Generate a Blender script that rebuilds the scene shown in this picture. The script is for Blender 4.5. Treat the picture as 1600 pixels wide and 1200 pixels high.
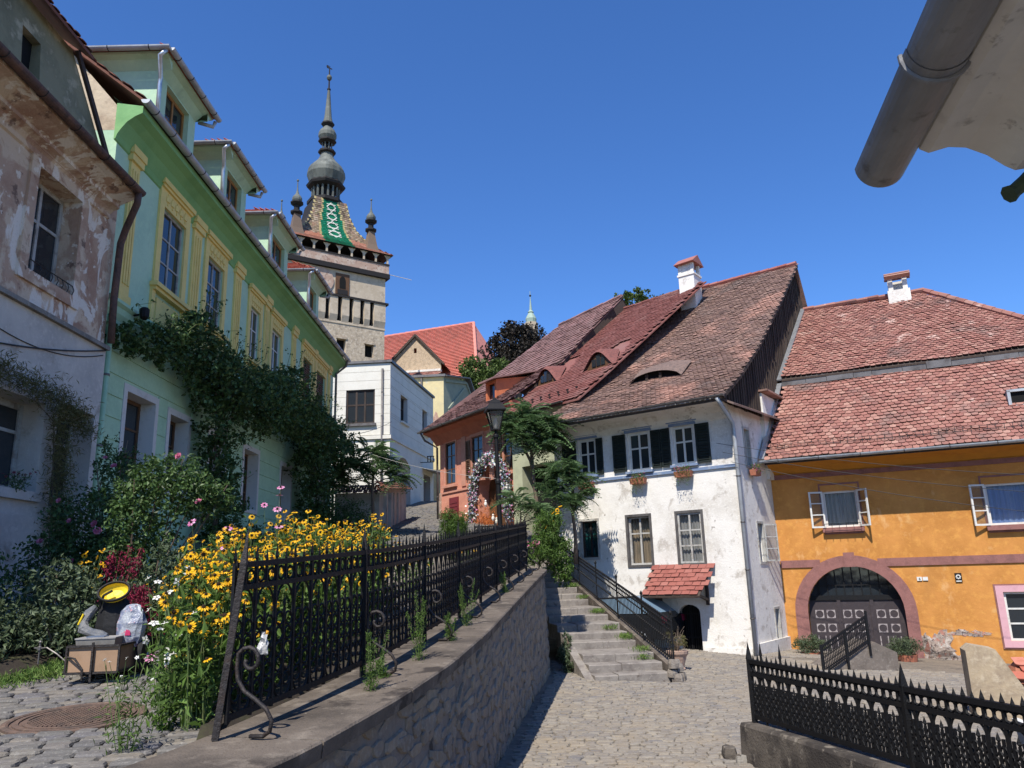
import bpy, math, random
import numpy as np
from mathutils import Vector, Matrix
from mathutils.geometry import tessellate_polygon

for _o in list(bpy.data.objects):
    bpy.data.objects.remove(_o)
S = bpy.context.scene
COL = S.collection
R = math.radians
rnd = random.Random(7)
rng = np.random.default_rng(7)

# ------------------------------------------------------------------ camera, sky, sun, exposure
FPX, PITCH, ROLL = 1200.0, math.atan(295 / 1200.0), 0.03
cd = bpy.data.cameras.new('camera')
cd.sensor_width = 36.0
cd.lens = 36.0 * FPX / 1600.0
cd.clip_start, cd.clip_end = 0.1, 3000
cam = bpy.data.objects.new('camera', cd)
COL.objects.link(cam)
cam.matrix_world = (Matrix.Rotation(R(90) + PITCH, 4, 'X') @ Matrix.Rotation(-ROLL, 4, 'Z'))
S.camera = cam
SUN = Vector((-0.25, -0.68, 1.0)).normalized()
w = bpy.data.worlds.new('World')
S.world = w
w.use_nodes = True
_n = w.node_tree
_sky = _n.nodes.new('ShaderNodeTexSky')
_sky.sky_type = 'NISHITA'
_sky.sun_disc = False
_sky.sun_elevation = math.asin(SUN.z)
_sky.sun_rotation = math.atan2(SUN.x, SUN.y)
_sky.altitude = 300
_sky.air_density = 1.0
_sky.dust_density = 0.0
_sky.ozone_density = 10.0
_bg = _n.nodes['Background']
_bg.inputs['Strength'].default_value = 0.135
_hs = _n.nodes.new('ShaderNodeHueSaturation')      # the whole sky a little more saturated, as the camera saw it
_hs.inputs['Hue'].default_value = 0.506
_hs.inputs['Saturation'].default_value = 1.1
_n.links.new(_sky.outputs[0], _hs.inputs['Color'])
_n.links.new(_hs.outputs[0], _bg.inputs[0])
sl = bpy.data.lights.new('sun', 'SUN')
sl.energy, sl.angle, sl.color = 4.6, R(0.53), (1.0, 0.945, 0.85)
sun = bpy.data.objects.new('sun', sl)
COL.objects.link(sun)
sun.rotation_euler = SUN.to_track_quat('Z', 'Y').to_euler()
V = S.view_settings
V.view_transform, V.look, V.exposure, V.gamma = 'Standard', 'None', 0.55, 1.0
V.use_curve_mapping = False
S.cycles.max_bounces = 6
S.cycles.transparent_max_bounces = 8
S.cycles.use_denoising = True


# ------------------------------------------------------------------ mesh helpers
class MB:
    """collects faces; build() links them as one mesh object"""
    def __init__(s):
        s.v, s.f, s.m, s.cur = [], [], [], 0

    def add(s, vs, fs):
        b = len(s.v)
        s.v += [tuple(p) for p in vs]
        for q in fs:
            s.f.append([i + b for i in q])
            s.m.append(s.cur)
        return s

    def poly(s, *ps):
        return s.add(ps, [range(len(ps))])

    def box(s, x0, x1, y0, y1, z0, z1):
        return s.add([(x0, y0, z0), (x1, y0, z0), (x1, y1, z0), (x0, y1, z0), (x0, y0, z1), (x1, y0, z1), (x1, y1, z1), (x0, y1, z1)],
                     [(3, 2, 1, 0), (4, 5, 6, 7), (0, 1, 5, 4), (1, 2, 6, 5), (2, 3, 7, 6), (3, 0, 4, 7)])

    def bar(s, a, b, wd, h, up=(0, 0, 1)):
        a, b = Vector(a), Vector(b)
        d = (b - a).normalized()
        x = d.cross(Vector(up))
        if x.length < 1e-4:
            x = d.cross(Vector((1, 0, 0)))
        x.normalize()
        y = x.cross(d)
        x, y = x * (wd / 2), y * (h / 2)
        return s.add([a - x - y, a + x - y, a + x + y, a - x + y, b - x - y, b + x - y, b + x + y, b - x + y],
                     [(3, 2, 1, 0), (4, 5, 6, 7), (0, 1, 5, 4), (1, 2, 6, 5), (2, 3, 7, 6), (3, 0, 4, 7)])

    def tube(s, path, r, n=6, cap=True, half=False, closed=False):
        P = [Vector(p) for p in path]
        rr = r if isinstance(r, (list, tuple)) else [r] * len(P)
        vs, fs = [], []
        up = None
        k = n + 1 if half else n
        for i, p in enumerate(P):
            if closed:
                t = P[(i + 1) % len(P)] - P[i - 1]
            else:
                t = P[min(i + 1, len(P) - 1)] - P[max(i - 1, 0)]
            t.normalize()
            if up is None:
                up = Vector((0, 0, 1)) if abs(t.z) < .9 else Vector((1, 0, 0))
            x = t.cross(up).normalized()
            up = x.cross(t).normalized()
            for j in range(k):
                a = (math.pi + math.pi * j / n) if half else 2 * math.pi * j / n
                vs.append(p + x * (math.cos(a) * rr[i]) + up * (math.sin(a) * rr[i]))
        m = len(P)
        for i in range(m if closed else m - 1):
            for j in range(n):
                a, b = i * k + j, i * k + (j + 1) % k
                c, d = ((i + 1) % m) * k + (j + 1) % k, ((i + 1) % m) * k + j
                fs.append((a, b, c, d))
        if cap and not closed:
            fs.append(list(range(k))[::-1])
            fs.append([(m - 1) * k + j for j in range(k)])
        return s.add(vs, fs)

    def lathe(s, prof, n=12, c=(0, 0, 0), rot=0.0, sx=1, sy=1):
        vs, fs = [], []
        for r, z in prof:
            for j in range(n):
                a = 2 * math.pi * j / n + rot
                vs.append((c[0] + r * math.cos(a) * sx, c[1] + r * math.sin(a) * sy, c[2] + z))
        for i in range(len(prof) - 1):
            for j in range(n):
                fs.append((i * n + j, i * n + (j + 1) % n, (i + 1) * n + (j + 1) % n, (i + 1) * n + j))
        if prof[0][0] > 1e-4:
            fs.append(list(range(n))[::-1])
        if prof[-1][0] > 1e-4:
            fs.append([(len(prof) - 1) * n + j for j in range(n)])
        return s.add(vs, fs)

    def sheet(s, outer, holes=(), y=0.0, depth=0.0, fn=None, thick=0.0):
        """upright sheet in the local u,z plane with real openings and their reveals"""
        fn = fn or (lambda u, d, z: (u, d, z))
        loops = [outer] + list(holes)
        flat = [p for l in loops for p in l]
        tris = tessellate_polygon([[Vector((p[0], p[1], 0)) for p in l] for l in loops])
        s.add([fn(p[0], y, p[1]) for p in flat], tris)
        for l in holes:
            m = len(l)
            s.add([fn(p[0], y, p[1]) for p in l] + [fn(p[0], y + depth, p[1]) for p in l],
                  [(i, (i + 1) % m, m + (i + 1) % m, m + i) for i in range(m)])
        if thick:
            m = len(outer)
            s.add([fn(p[0], y, p[1]) for p in outer] + [fn(p[0], y + thick, p[1]) for p in outer],
                  [(i, (i + 1) % m, m + (i + 1) % m, m + i) for i in range(m)])
        return s

    def build(s, name, mat=None, parent=None, smooth=False):
        return link(name, s.mesh(name, mat, smooth), parent)

    def mesh(s, name, mat=None, smooth=False):
        me = bpy.data.meshes.new(name)
        me.from_pydata(s.v, [], s.f)
        for m_ in (mat if isinstance(mat, (list, tuple)) else [mat]):
            me.materials.append(m_)
        if isinstance(mat, (list, tuple)):
            me.polygons.foreach_set('material_index', s.m)
        if smooth:
            me.polygons.foreach_set('use_smooth', [True] * len(me.polygons))
        me.update()
        return me


def rect(a, b, c, d):
    return [(a, c), (b, c), (b, d), (a, d)]


def arch(a, b, c, spring, top, n=12):
    pts = [(a, c), (b, c)]
    m, h = (a + b) / 2, (b - a) / 2
    for i in range(n + 1):
        t = math.pi * i / n
        pts.append((m + h * math.cos(t), spring + (top - spring) * math.sin(t)))
    return pts


def link(name, me, parent=None, mtx=None):
    o = bpy.data.objects.new(name, me)
    COL.objects.link(o)
    if parent is not None:
        o.parent = parent
    if mtx is not None:
        o.matrix_basis = mtx
    return o


def tag(o, label=None, cat=None, group=None, kind=None):
    for k, v_ in (('label', label), ('category', cat), ('group', group), ('kind', kind)):
        if v_:
            o[k] = v_
    return o


def thing(name, label, cat, loc=(0, 0, 0), deg=0.0, group=None):
    o = bpy.data.objects.new(name, None)
    o.empty_display_size = .2
    COL.objects.link(o)
    o.location = loc
    o.rotation_euler = (0, 0, R(deg))
    return tag(o, label, cat, group)


def fast(name, Vv, loops, sizes, mat, parent=None, midx=None, smooth=False):
    me = bpy.data.meshes.new(name)
    Vv = np.asarray(Vv, np.float32)
    me.vertices.add(len(Vv))
    me.vertices.foreach_set('co', Vv.ravel())
    me.loops.add(len(loops))
    me.loops.foreach_set('vertex_index', np.asarray(loops, np.int32))
    sizes = np.asarray(sizes, np.int32)
    me.polygons.add(len(sizes))
    st = np.zeros(len(sizes), np.int32)
    st[1:] = np.cumsum(sizes)[:-1]
    me.polygons.foreach_set('loop_start', st)
    me.polygons.foreach_set('loop_total', sizes)
    for m_ in (mat if isinstance(mat, (list, tuple)) else [mat]):
        me.materials.append(m_)
    if midx is not None:
        me.polygons.foreach_set('material_index', np.asarray(midx, np.int32))
    me.polygons.foreach_set('use_smooth', np.full(len(sizes), smooth))
    me.update(calc_edges=True)
    return link(name, me, parent)


def scatter(name, mb, mats, parent, mat, smooth=False):
    """join many transformed copies (4x4 arrays) of one template into a single mesh"""
    if len(mats) == 0:
        return None
    A = np.asarray(mats, np.float32)
    T = np.c_[np.asarray(mb.v, np.float32), np.ones(len(mb.v), np.float32)]
    Vv = np.einsum('nij,kj->nki', A[:, :3, :], T).reshape(-1, 3)
    lp = np.array([i for q in mb.f for i in q], np.int32)
    N, k = len(A), len(mb.v)
    loops = (lp[None, :] + (np.arange(N, dtype=np.int32) * k)[:, None]).ravel()
    sizes = np.tile(np.array([len(q) for q in mb.f], np.int32), N)
    return fast(name, Vv, loops, sizes, mat, parent, np.tile(np.array(mb.m, np.int32), N), smooth)


def pieces(name, mb, mats, parent, mat, limit=300, rest=None, smooth=False):
    """the first `limit` copies are objects of their own sharing one mesh, the others one joined part"""
    me = mb.mesh(name, mat, smooth)
    for a in mats[:limit]:
        link(name, me, parent, Matrix(a))
    if len(mats) > limit:
        o = scatter(rest or name + '_field', mb, mats[limit:], parent, mat, smooth)
        tag(o, kind='stuff')


def mtx(p, x, y, z):
    m = np.eye(4)
    m[:3, 0], m[:3, 1], m[:3, 2], m[:3, 3] = x, y, z, p
    return m


def yawm(p, a, sc=1.0):
    c_, s_ = math.cos(a) * sc, math.sin(a) * sc
    return np.array([[c_, -s_, 0, p[0]], [s_, c_, 0, p[1]], [0, 0, sc, p[2]], [0, 0, 0, 1.0]])


def copy_tree(o, parent=None):
    c = o.copy()
    COL.objects.link(c)
    c.parent = parent
    for ch in list(o.children):
        copy_tree(ch, c)
    return c


def text_mesh(name, curve, parent, m):
    t = bpy.data.objects.new(name, curve)
    COL.objects.link(t)
    me = bpy.data.meshes.new_from_object(t.evaluated_get(bpy.context.evaluated_depsgraph_get()))
    bpy.data.objects.remove(t)
    return link(name, me, parent, m)


# ------------------------------------------------------------------ materials
def lin(h):
    c = [int(h[i:i + 2], 16) / 255 for i in (0, 2, 4)]
    return tuple(x / 12.92 if x <= .04045 else ((x + .055) / 1.055) ** 2.4 for x in c) + (1,)


def C(c):
    return lin(c) if isinstance(c, str) else (tuple(c) + (1,))[:4]


def mat(name, col, rough=.85, layers=(), bump=(), ramp=None, metal=0.0, spec=.3, transl=0.0, gray=None):
    """base colour (or a ramp picked at random per piece) + noise layers of another colour + noise bumps"""
    m = bpy.data.materials.new(name)
    m.use_nodes = True
    nt = m.node_tree
    N, K = nt.nodes, nt.links
    b = N['Principled BSDF']
    b.inputs['Roughness'].default_value = rough
    b.inputs['Metallic'].default_value = metal
    b.inputs['Specular IOR Level'].default_value = spec
    tc = N.new('ShaderNodeTexCoord')
    src = N.new('ShaderNodeNewGeometry').outputs['Position'] if ramp else tc.outputs['Object']

    def noise(scale, detail=4, stretch=None, rough_=.6, dist=0.0):
        nz = N.new('ShaderNodeTexNoise')
        nz.inputs['Scale'].default_value = scale
        nz.inputs['Detail'].default_value = detail
        nz.inputs['Roughness'].default_value = rough_
        nz.inputs['Distortion'].default_value = dist
        if stretch:
            mp = N.new('ShaderNodeMapping')
            mp.inputs['Scale'].default_value = stretch
            K.new(src, mp.inputs[0])
            K.new(mp.outputs[0], nz.inputs['Vector'])
        else:
            K.new(src, nz.inputs['Vector'])
        return nz

    if ramp:
        oi, ge = N.new('ShaderNodeObjectInfo'), N.new('ShaderNodeNewGeometry')
        ad = N.new('ShaderNodeMath')
        ad.operation = 'ADD'
        K.new(oi.outputs['Random'], ad.inputs[0])
        K.new(ge.outputs['Random Per Island'], ad.inputs[1])
        fr = N.new('ShaderNodeMath')
        fr.operation = 'FRACT'
        K.new(ad.outputs[0], fr.inputs[0])
        cr = N.new('ShaderNodeValToRGB')
        e = cr.color_ramp.elements
        for i, c_ in enumerate(ramp):
            q = i / max(1, len(ramp) - 1)
            if i < 2:
                e[i].position = q
            else:
                e.new(q)
            e[i].color = C(c_)
        for i, c_ in enumerate(ramp):
            e[i].position = i / max(1, len(ramp) - 1)
            e[i].color = C(c_)
        K.new(fr.outputs[0], cr.inputs[0])
        cur = cr.outputs[0]
    else:
        rgb = N.new('ShaderNodeRGB')
        rgb.outputs[0].default_value = C(col)
        cur = rgb.outputs[0]
    for L in layers:
        sc, c2, lo, hi = L[:4]
        nz = noise(sc, L[4] if len(L) > 4 else 5, L[5] if len(L) > 5 else None, .62, L[6] if len(L) > 6 else 0)
        mr = N.new('ShaderNodeMapRange')
        mr.inputs['From Min'].default_value, mr.inputs['From Max'].default_value = lo, hi
        K.new(nz.outputs['Fac'], mr.inputs['Value'])
        mx = N.new('ShaderNodeMix')
        mx.data_type = 'RGBA'
        K.new(mr.outputs[0], mx.inputs['Factor'])
        K.new(cur, mx.inputs['A'])
        mx.inputs['B'].default_value = C(c2)
        cur = mx.outputs['Result']
    K.new(cur, b.inputs['Base Color'])
    prev = None
    for B in bump:
        nz = noise(B[0], B[2] if len(B) > 2 else 4, B[3] if len(B) > 3 else None)
        bp = N.new('ShaderNodeBump')
        bp.inputs['Strength'].default_value = B[1]
        bp.inputs['Distance'].default_value = .02
        K.new(nz.outputs['Fac'], bp.inputs['Height'])
        if prev:
            K.new(prev, bp.inputs['Normal'])
        prev = bp.outputs[0]
    if prev:
        K.new(prev, b.inputs['Normal'])
    if transl:
        tr = N.new('ShaderNodeBsdfTranslucent')
        K.new(cur, tr.inputs['Color'])
        ms = N.new('ShaderNodeMixShader')
        ms.inputs[0].default_value = transl
        K.new(b.outputs[0], ms.inputs[1])
        K.new(tr.outputs[0], ms.inputs[2])
        K.new(ms.outputs[0], N['Material Output'].inputs['Surface'])
    return m


def glassmat(name, tint, tr):
    m = bpy.data.materials.new(name)
    m.use_nodes = True
    nt = m.node_tree
    N, K = nt.nodes, nt.links
    b = N['Principled BSDF']
    b.inputs['Base Color'].default_value = C(tint)
    b.inputs['Roughness'].default_value = .06
    b.inputs['Specular IOR Level'].default_value = .6
    tc, nz, bp = N.new('ShaderNodeTexCoord'), N.new('ShaderNodeTexNoise'), N.new('ShaderNodeBump')
    nz.inputs['Scale'].default_value = 1.7
    bp.inputs['Strength'].default_value = .12
    bp.inputs['Distance'].default_value = .05
    K.new(tc.outputs['Object'], nz.inputs['Vector'])
    K.new(nz.outputs['Fac'], bp.inputs['Height'])
    K.new(bp.outputs[0], b.inputs['Normal'])
    if tr:
        t, ms = N.new('ShaderNodeBsdfTransparent'), N.new('ShaderNodeMixShader')
        ms.inputs[0].default_value = tr
        K.new(b.outputs[0], ms.inputs[1])
        K.new(t.outputs[0], ms.inputs[2])
        K.new(ms.outputs[0], N['Material Output'].inputs['Surface'])
    return m


X = {}
X['glass'] = glassmat('window glass', (.02, .025, .03), 0)
X['glass_clear'] = glassmat('clear window glass', (.03, .035, .04), .78)
X['white_paint'] = mat('white paint', (.62, .61, .57), .55, [(6, (.42, .40, .35), .55, .8)], [(30, .2)])
X['old_paint'] = mat('weathered white paint', (.42, .41, .38), .7, [(5, (.2, .17, .14), .5, .7), (30, (.28, .25, .22), .5, .8)], [(40, .4)])
X['iron'] = mat('black wrought iron', (.006, .006, .007), .6, [(9, (.014, .011, .009), .55, .8)], [(60, .3)], spec=.25)
X['iron_rust'] = mat('weathered brown iron', (.022, .018, .017), .6, [(14, (.045, .029, .022), .5, .75)], [(50, .5)], spec=.4)
X['zinc'] = mat('grey zinc', (.40, .42, .44), .5, [(3, (.29, .30, .31), .45, .7)], [(20, .1)], metal=.2, spec=.4)
X['zinc_dark'] = mat('dark weathered zinc', (.16, .15, .145), .5, [(3, (.09, .08, .075), .45, .7)], [(20, .15)], metal=.5)
X['pipe_steel'] = mat('bright galvanised pipe', (.55, .57, .6), .35, [(5, (.38, .4, .42), .45, .7)], [], metal=.8, spec=.5)
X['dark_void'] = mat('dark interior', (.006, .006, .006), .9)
X['wood_dark'] = mat('dark weathered boards', (.035, .025, .02), .85, [(3, (.075, .06, .05), .45, .75, 6, (12, 12, .6))], [(8, .5, 6, (14, 14, .6))], ramp=['2f2723', '3b302b', '4a3f38', '352a25'])
X['wood_brown'] = mat('brown wood', (.13, .065, .03), .6, [(4, (.07, .035, .018), .45, .7, 5, (6, 6, .6))], [(10, .2)])
X['wood_ochre'] = mat('varnished ochre wood', (.36, .17, .045), .5, [(4, (.24, .11, .03), .45, .7, 5, (6, 6, .6))], [(10, .2)])
X['stone'] = mat('grey stone', (.25, .23, .20), .9, [(3, (.15, .14, .125), .45, .7), (14, (.34, .31, .27), .55, .75)], [(10, .6, 6), (50, .4)])
X['concrete'] = mat('weathered capping stone', (.135, .11, .088), .92, [(1.6, (.068, .056, .046), .42, .62, 8), (5, (.20, .168, .135), .53, .68, 8), (2.7, (.045, .036, .03), .57, .65, 9), (60, (.05, .042, .035), .58, .75), (22, (.22, .19, .15), .66, .72, 8)], [(14, .5, 8), (70, .5)])
X['soil'] = mat('dark garden soil', (.035, .027, .02), .95, [(4, (.05, .055, .02), .5, .7)], [(12, .8)])
X['stem'] = mat('green stems', (.07, .11, .03), .7, [(8, (.11, .10, .04), .5, .7)])
X['bark'] = mat('grey brown bark', (.16, .12, .09), .9, [(9, (.09, .065, .05), .45, .7, 5, (3, 3, .6))], [(14, .7, 5, (3, 3, .6))])
X['terracotta'] = mat('terracotta', (.36, .13, .075), .8, [(7, (.26, .11, .07), .45, .7)], [(30, .3)])
X['leaf_dark'] = mat('dark vine leaves', (.03, .05, .02), .55, ramp=['2a3b1c', '364c25', '456030', '5c7742', '314522', '718a55'], transl=.32, spec=.4)
X['leaf_rose'] = mat('rose leaves', (.03, .05, .02), .5, ramp=['2c3d1c', '3a5226', '4a6533', '627d45', '334620'], transl=.3, spec=.4)
X['leaf_shrub'] = mat('grey green shrub leaves', (.05, .07, .04), .6, ramp=['37432c', '465538', '5a6849', '6f7b60', '3c4930'], transl=.25)
X['leaf_flower'] = mat('flower bed leaves', (.05, .08, .02), .6, ramp=['39501f', '4b6426', '5e7a33', '415824', '73904a'], transl=.3)
X['leaf_sumac'] = mat('pinnate tree leaves', (.05, .08, .03), .5, ramp=['3f5532', '4d663e', '5c774c', '748e62', '455b38'], transl=.4, spec=.4)
X['leaf_tree'] = mat('far tree leaves', (.05, .07, .02), .6, ramp=['38471f', '4b5c2a', '5e7035', '42522a'], transl=.2)
X['leaf_purple'] = mat('dark purple tree leaves', (.02, .012, .015), .6, ramp=['24221c', '2d2822', '372f28', '282420'], transl=.1)
X['leaf_dry'] = mat('dry asparagus fern', (.06, .055, .03), .7, ramp=['77724a', '68663c', '868054', '5a5a36'], transl=.35)
X['grass'] = mat('grass', (.06, .09, .02), .7, ramp=['3e5a20', '557330', '6f8a44', '7d8a4e'], transl=.25)
X['petal_yellow'] = mat('yellow petals', (.75, .42, .015), .6, ramp=['e9b112', 'f2bf1c', 'dc9d0c', 'f5c92e'], transl=.25)
X['petal_heart'] = mat('dark flower centre', (.03, .016, .008), .9)
X['petal_pink'] = mat('pink petals', (.6, .2, .35), .6, ramp=['d98fb4', 'c9659b', 'e3b4cf', 'd878a8'], transl=.3)
X['petal_rose'] = mat('rose petals', (.6, .2, .3), .6, ramp=['b85f80', 'c47890', 'aa5070', 'cc8fa2'], transl=.2)
X['petal_white'] = mat('white petals', (.75, .75, .7), .6, ramp=['e8e6dd', 'f2f0ea', 'dcd8c8'], transl=.25)
X['petal_red'] = mat('dark red amaranth', (.22, .02, .06), .7, ramp=['5c1028', '7a1836', '8c2440', '4a0e20'], transl=.15)
X['cable'] = mat('grey cable', (.05, .05, .05), .7)
X['curtain_grey'] = mat('grey curtain', (.45, .45, .43), .9, [(3, (.3, .3, .3), .45, .65, 3, (6, 1, .4))])
X['curtain_tan'] = mat('tan curtain', (.42, .33, .22), .9, [(3, (.2, .17, .13), .45, .6, 3, (3, 1, .3))])
X['curtain_teal'] = mat('teal cloth', (.02, .16, .15), .9, [(3, (.01, .06, .06), .45, .65)])
X['curtain_blue'] = mat('blue curtain', (.22, .36, .72), .9, [(3, (.34, .48, .82), .45, .65, 3, (9, 1, .2))])
X['glass_thin'] = glassmat('thin casement glass', (.03, .035, .04), .85)
X['lamp_glass'] = glassmat('lantern glass', (.12, .12, .11), .45)
X['petal_blue'] = mat('pale blue petals', (.4, .5, .62), .6, ramp=['a9bccb', '8fa9c2', 'c3ced6'], transl=.2)
X['straw'] = mat('orange straw', (.5, .2, .05), .8, ramp=['b5602c', 'c9773a', '9a4c22'])
X['zinc_near'] = mat('dull grey zinc', (.27, .27, .28), .5, [(2.5, (.17, .17, .175), .42, .6, 6, (1, .25, 1)), (9, (.12, .115, .115), .56, .68, 8), (24, (.2, .195, .19), .56, .75)], [(14, .25, 6, (1, .3, 1))], metal=.15)


# ================================================================== THE SETTING
def interp(tab, y):
    for (a, p), (b, q) in zip(tab, tab[1:]):
        if y <= b:
            return p + (q - p) * max(0.0, min(1.0, (y - a) / (b - a)))
    return tab[-1][1]


ZS = [(-6, -1.25), (4, -.93), (6, -.85), (12, -.5), (17, -.1), (20, .18), (25, .75), (28, 1.3), (31, 1.85), (35, 2.4), (40, 3.25), (50, 5.0), (70, 8)]
EDGE = [(-3, -2.7), (1, -2.05), (3, -1.6), (4, -1.24), (4.41, -1.12), (5.5, -.83), (6.76, -.58), (8.5, -.33), (11, -.06), (14, .27), (17.0, .62)]   # outer cap edge: Y -> X
WTOP = [(-3, -1.1), (4.4, -.86), (6.76, -.71), (11, -.40), (17.0, .05), (20, .2)]


def zs(y):
    return interp(ZS, y)


def ex(y):
    return interp(EDGE, y)


def wt(y):
    return interp(WTOP, y)


def pz(x, y):
    """lower square: falls gently to the right"""
    near = max(0.0, min(1.0, (9 - y) / 9))
    return -2.04 - .055 * x + .35 * near * near


m_ground = mat('dry ground', (.16, .13, .09), .95, [(.3, (.1, .11, .05), .45, .6)], [(3, .4)])
m_bed = mat('street bedding sand', (.17, .145, .115), .95, [(2, (.11, .095, .08), .45, .65), (14, (.24, .2, .15), .5, .7)], [(20, .6, 6)])
m_cob = mat('grey cobble', (.2, .19, .18), .8, [(11, (.12, .11, .105), .45, .75), (40, (.3, .28, .25), .55, .8)], [(25, .5, 6)],
            ramp=['605e5b', '6a6660', '736e66', '5b5a5f', '7c7467', '64615c', '575657'])
m_cob2 = mat('square cobble', (.22, .2, .18), .85, [(9, (.17, .14, .11), .45, .75), (1.1, (.25, .205, .15), .52, .68, 6), (45, (.33, .3, .26), .55, .8)], [(22, .6, 6)],
             ramp=['7b746b', '847c71', '8c857a', '736e68', '918879', '7f786f', '6d6a69'])

g = MB()
g.poly((-500, -300, -3.6), (500, -300, -3.6), (500, 900, -3.6), (-500, 900, -3.6))
tag(g.build('ground', m_ground), 'dry ground spreading under and beyond the old town', 'ground', kind='structure')
g = MB()
n1, n2 = 26, 30
for i in range(n1):
    for j in range(n2):
        x, y = -150 + 300 * i / (n1 - 1), 44 + 200 * j / (n2 - 1)
        g.v.append((x, y, min(14, 2.5 + .17 * (y - 44)) + 1.2 * math.sin(x * .05) - .00045 * x * x - (3.2 if y < 46 else 0)))
for i in range(n1 - 1):
    for j in range(n2 - 1):
        a = i * n2 + j
        g.f.append((a, a + n2, a + n2 + 1, a + 1))
g.m = [0] * len(g.f)
tag(g.build('hill', m_ground), 'grassy citadel hill rising behind the houses', 'hill', kind='structure')

# ---- lower square
g = MB()
xs, ys = np.linspace(-4, 26, 61), np.linspace(-4, 30, 69)
for x in xs:
    for y in ys:
        g.v.append((max(x, ex(min(y, 17)) - .25) if y < 18 else x, y, pz(x, y)))
for i in range(len(xs) - 1):
    for j in range(len(ys) - 1):
        a = i * len(ys) + j
        g.f.append((a, a + len(ys), a + len(ys) + 1, a + 1))
g.m = [0] * len(g.f)
plaza = tag(g.build('lower_square', m_bed), 'cobbled lower square between the retaining wall and the houses', 'pavement', kind='structure')


def stone_mb(seed, hx=.5, hy=.5, h=1.0, n=7, dome=.25):
    """irregular cobble / rubble stone of unit size: rounded outline, bevelled crown"""
    r_ = random.Random(seed)
    m = MB()
    out = []
    for i in range(n):
        a = 2 * math.pi * (i + r_.uniform(-.18, .18)) / n
        k = max(abs(math.cos(a)), abs(math.sin(a))) ** .72
        q = r_.uniform(.9, 1.04) / k
        out.append((math.cos(a) * hx * q, math.sin(a) * hy * q))
    vs = [(x, y, -h * .5) for x, y in out] + [(x * .97, y * .97, h * (.5 - dome)) for x, y in out]
    vs += [(x * .76, y * .76, h * (.5 + r_.uniform(-.08, .08))) for x, y in out]
    fs = []
    for l in (0, 1):
        for i in range(n):
            j = (i + 1) % n
            fs.append((l * n + i, l * n + j, (l + 1) * n + j, (l + 1) * n + i))
    fs.append([2 * n + i for i in range(n)])
    return m.add(vs, fs)


def rubble_mb(seed):
    """angular, flat faced rubble stone"""
    r_ = random.Random(seed)
    n = r_.choice((6, 7, 8))
    o_ = []
    for i in range(n):
        a = 2 * math.pi * (i + r_.uniform(-.3, .3)) / n
        k = max(abs(math.cos(a)), abs(math.sin(a))) ** .5
        q = r_.uniform(.42, .56) / k
        o_.append((math.cos(a) * q, math.sin(a) * q))
    tx, ty = r_.uniform(-.35, .35), r_.uniform(-.35, .35)
    vs = [(x, y, -.7) for x, y in o_] + [(x * .98, y * .98, .1) for x, y in o_] + [(x * .85, y * .82, .5 + tx * x + ty * y) for x, y in o_]
    fs = [(l * n + i, l * n + (i + 1) % n, (l + 1) * n + (i + 1) % n, (l + 1) * n + i) for l in (0, 1) for i in range(n)]
    fs.append([2 * n + i for i in range(n)])
    return MB().add(vs, fs)


def sett_mb(seed):
    """worn rectangular sett: chamfered corners, nearly flat crown"""
    r_ = random.Random(seed)
    m = MB()
    o_ = []
    for sx_, sy_ in ((1, 1), (-1, 1), (-1, -1), (1, -1)):
        cx_, cy_ = .5 * sx_ * r_.uniform(.9, 1.0), .5 * sy_ * r_.uniform(.88, 1.0)
        k1, k2 = r_.uniform(.06, .16), r_.uniform(.1, .25)
        a, b = (cx_, cy_ - sy_ * k2), (cx_ - sx_ * k1, cy_)
        o_ += [a, b] if sx_ * sy_ > 0 else [b, a]
    n = 8
    vs = [(x, y, -.5) for x, y in o_] + [(x, y, .30) for x, y in o_] + [(x * .9, y * .84, .5 + r_.uniform(-.05, .05)) for x, y in o_]
    fs = [(l * n + i, l * n + (i + 1) % n, (l + 1) * n + (i + 1) % n, (l + 1) * n + i) for l in (0, 1) for i in range(n)]
    fs.append([2 * n + i for i in range(n)])
    return m.add(vs, fs)


def in_view(p, mg=30):
    a = p[1]
    if a <= .5:
        return False
    c_, s_ = math.cos(PITCH), math.sin(PITCH)
    zc = p[1] * c_ + p[2] * s_
    yc = -p[1] * s_ + p[2] * c_
    x, y = FPX * p[0] / zc, FPX * yc / zc
    x, y = x * math.cos(ROLL) - y * math.sin(ROLL), x * math.sin(ROLL) + y * math.cos(ROLL)
    return -800 - mg < x < 800 + mg and -600 - mg < y < 600 + mg


def cobbles(name, parent, m_, cells, limit, variants=5):
    """cells: list of (x,y,z,yaw,sx,sy,sz)"""
    cells.sort(key=lambda c: (not in_view(c[:3]), math.hypot(c[0], c[1])))
    per = [[] for _ in range(variants)]
    for i, c in enumerate(cells):
        a = yawm(c[:3], c[3])
        a[:3, 0] *= c[4]
        a[:3, 1] *= c[5]
        a[:3, 2] *= c[6]
        a[2, 0] += rnd.uniform(-.05, .05) * c[4]
        a[2, 1] += rnd.uniform(-.05, .05) * c[5]
        per[i % variants].append(a)
    for k in range(variants):
        # individuals may not carry shear, so the tilt is dropped for them
        for a in per[k][:limit // variants]:
            a[2, 0] = a[2, 1] = 0
        pieces(name, sett_mb(k + 3), per[k], parent, m_, limit // variants)


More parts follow.
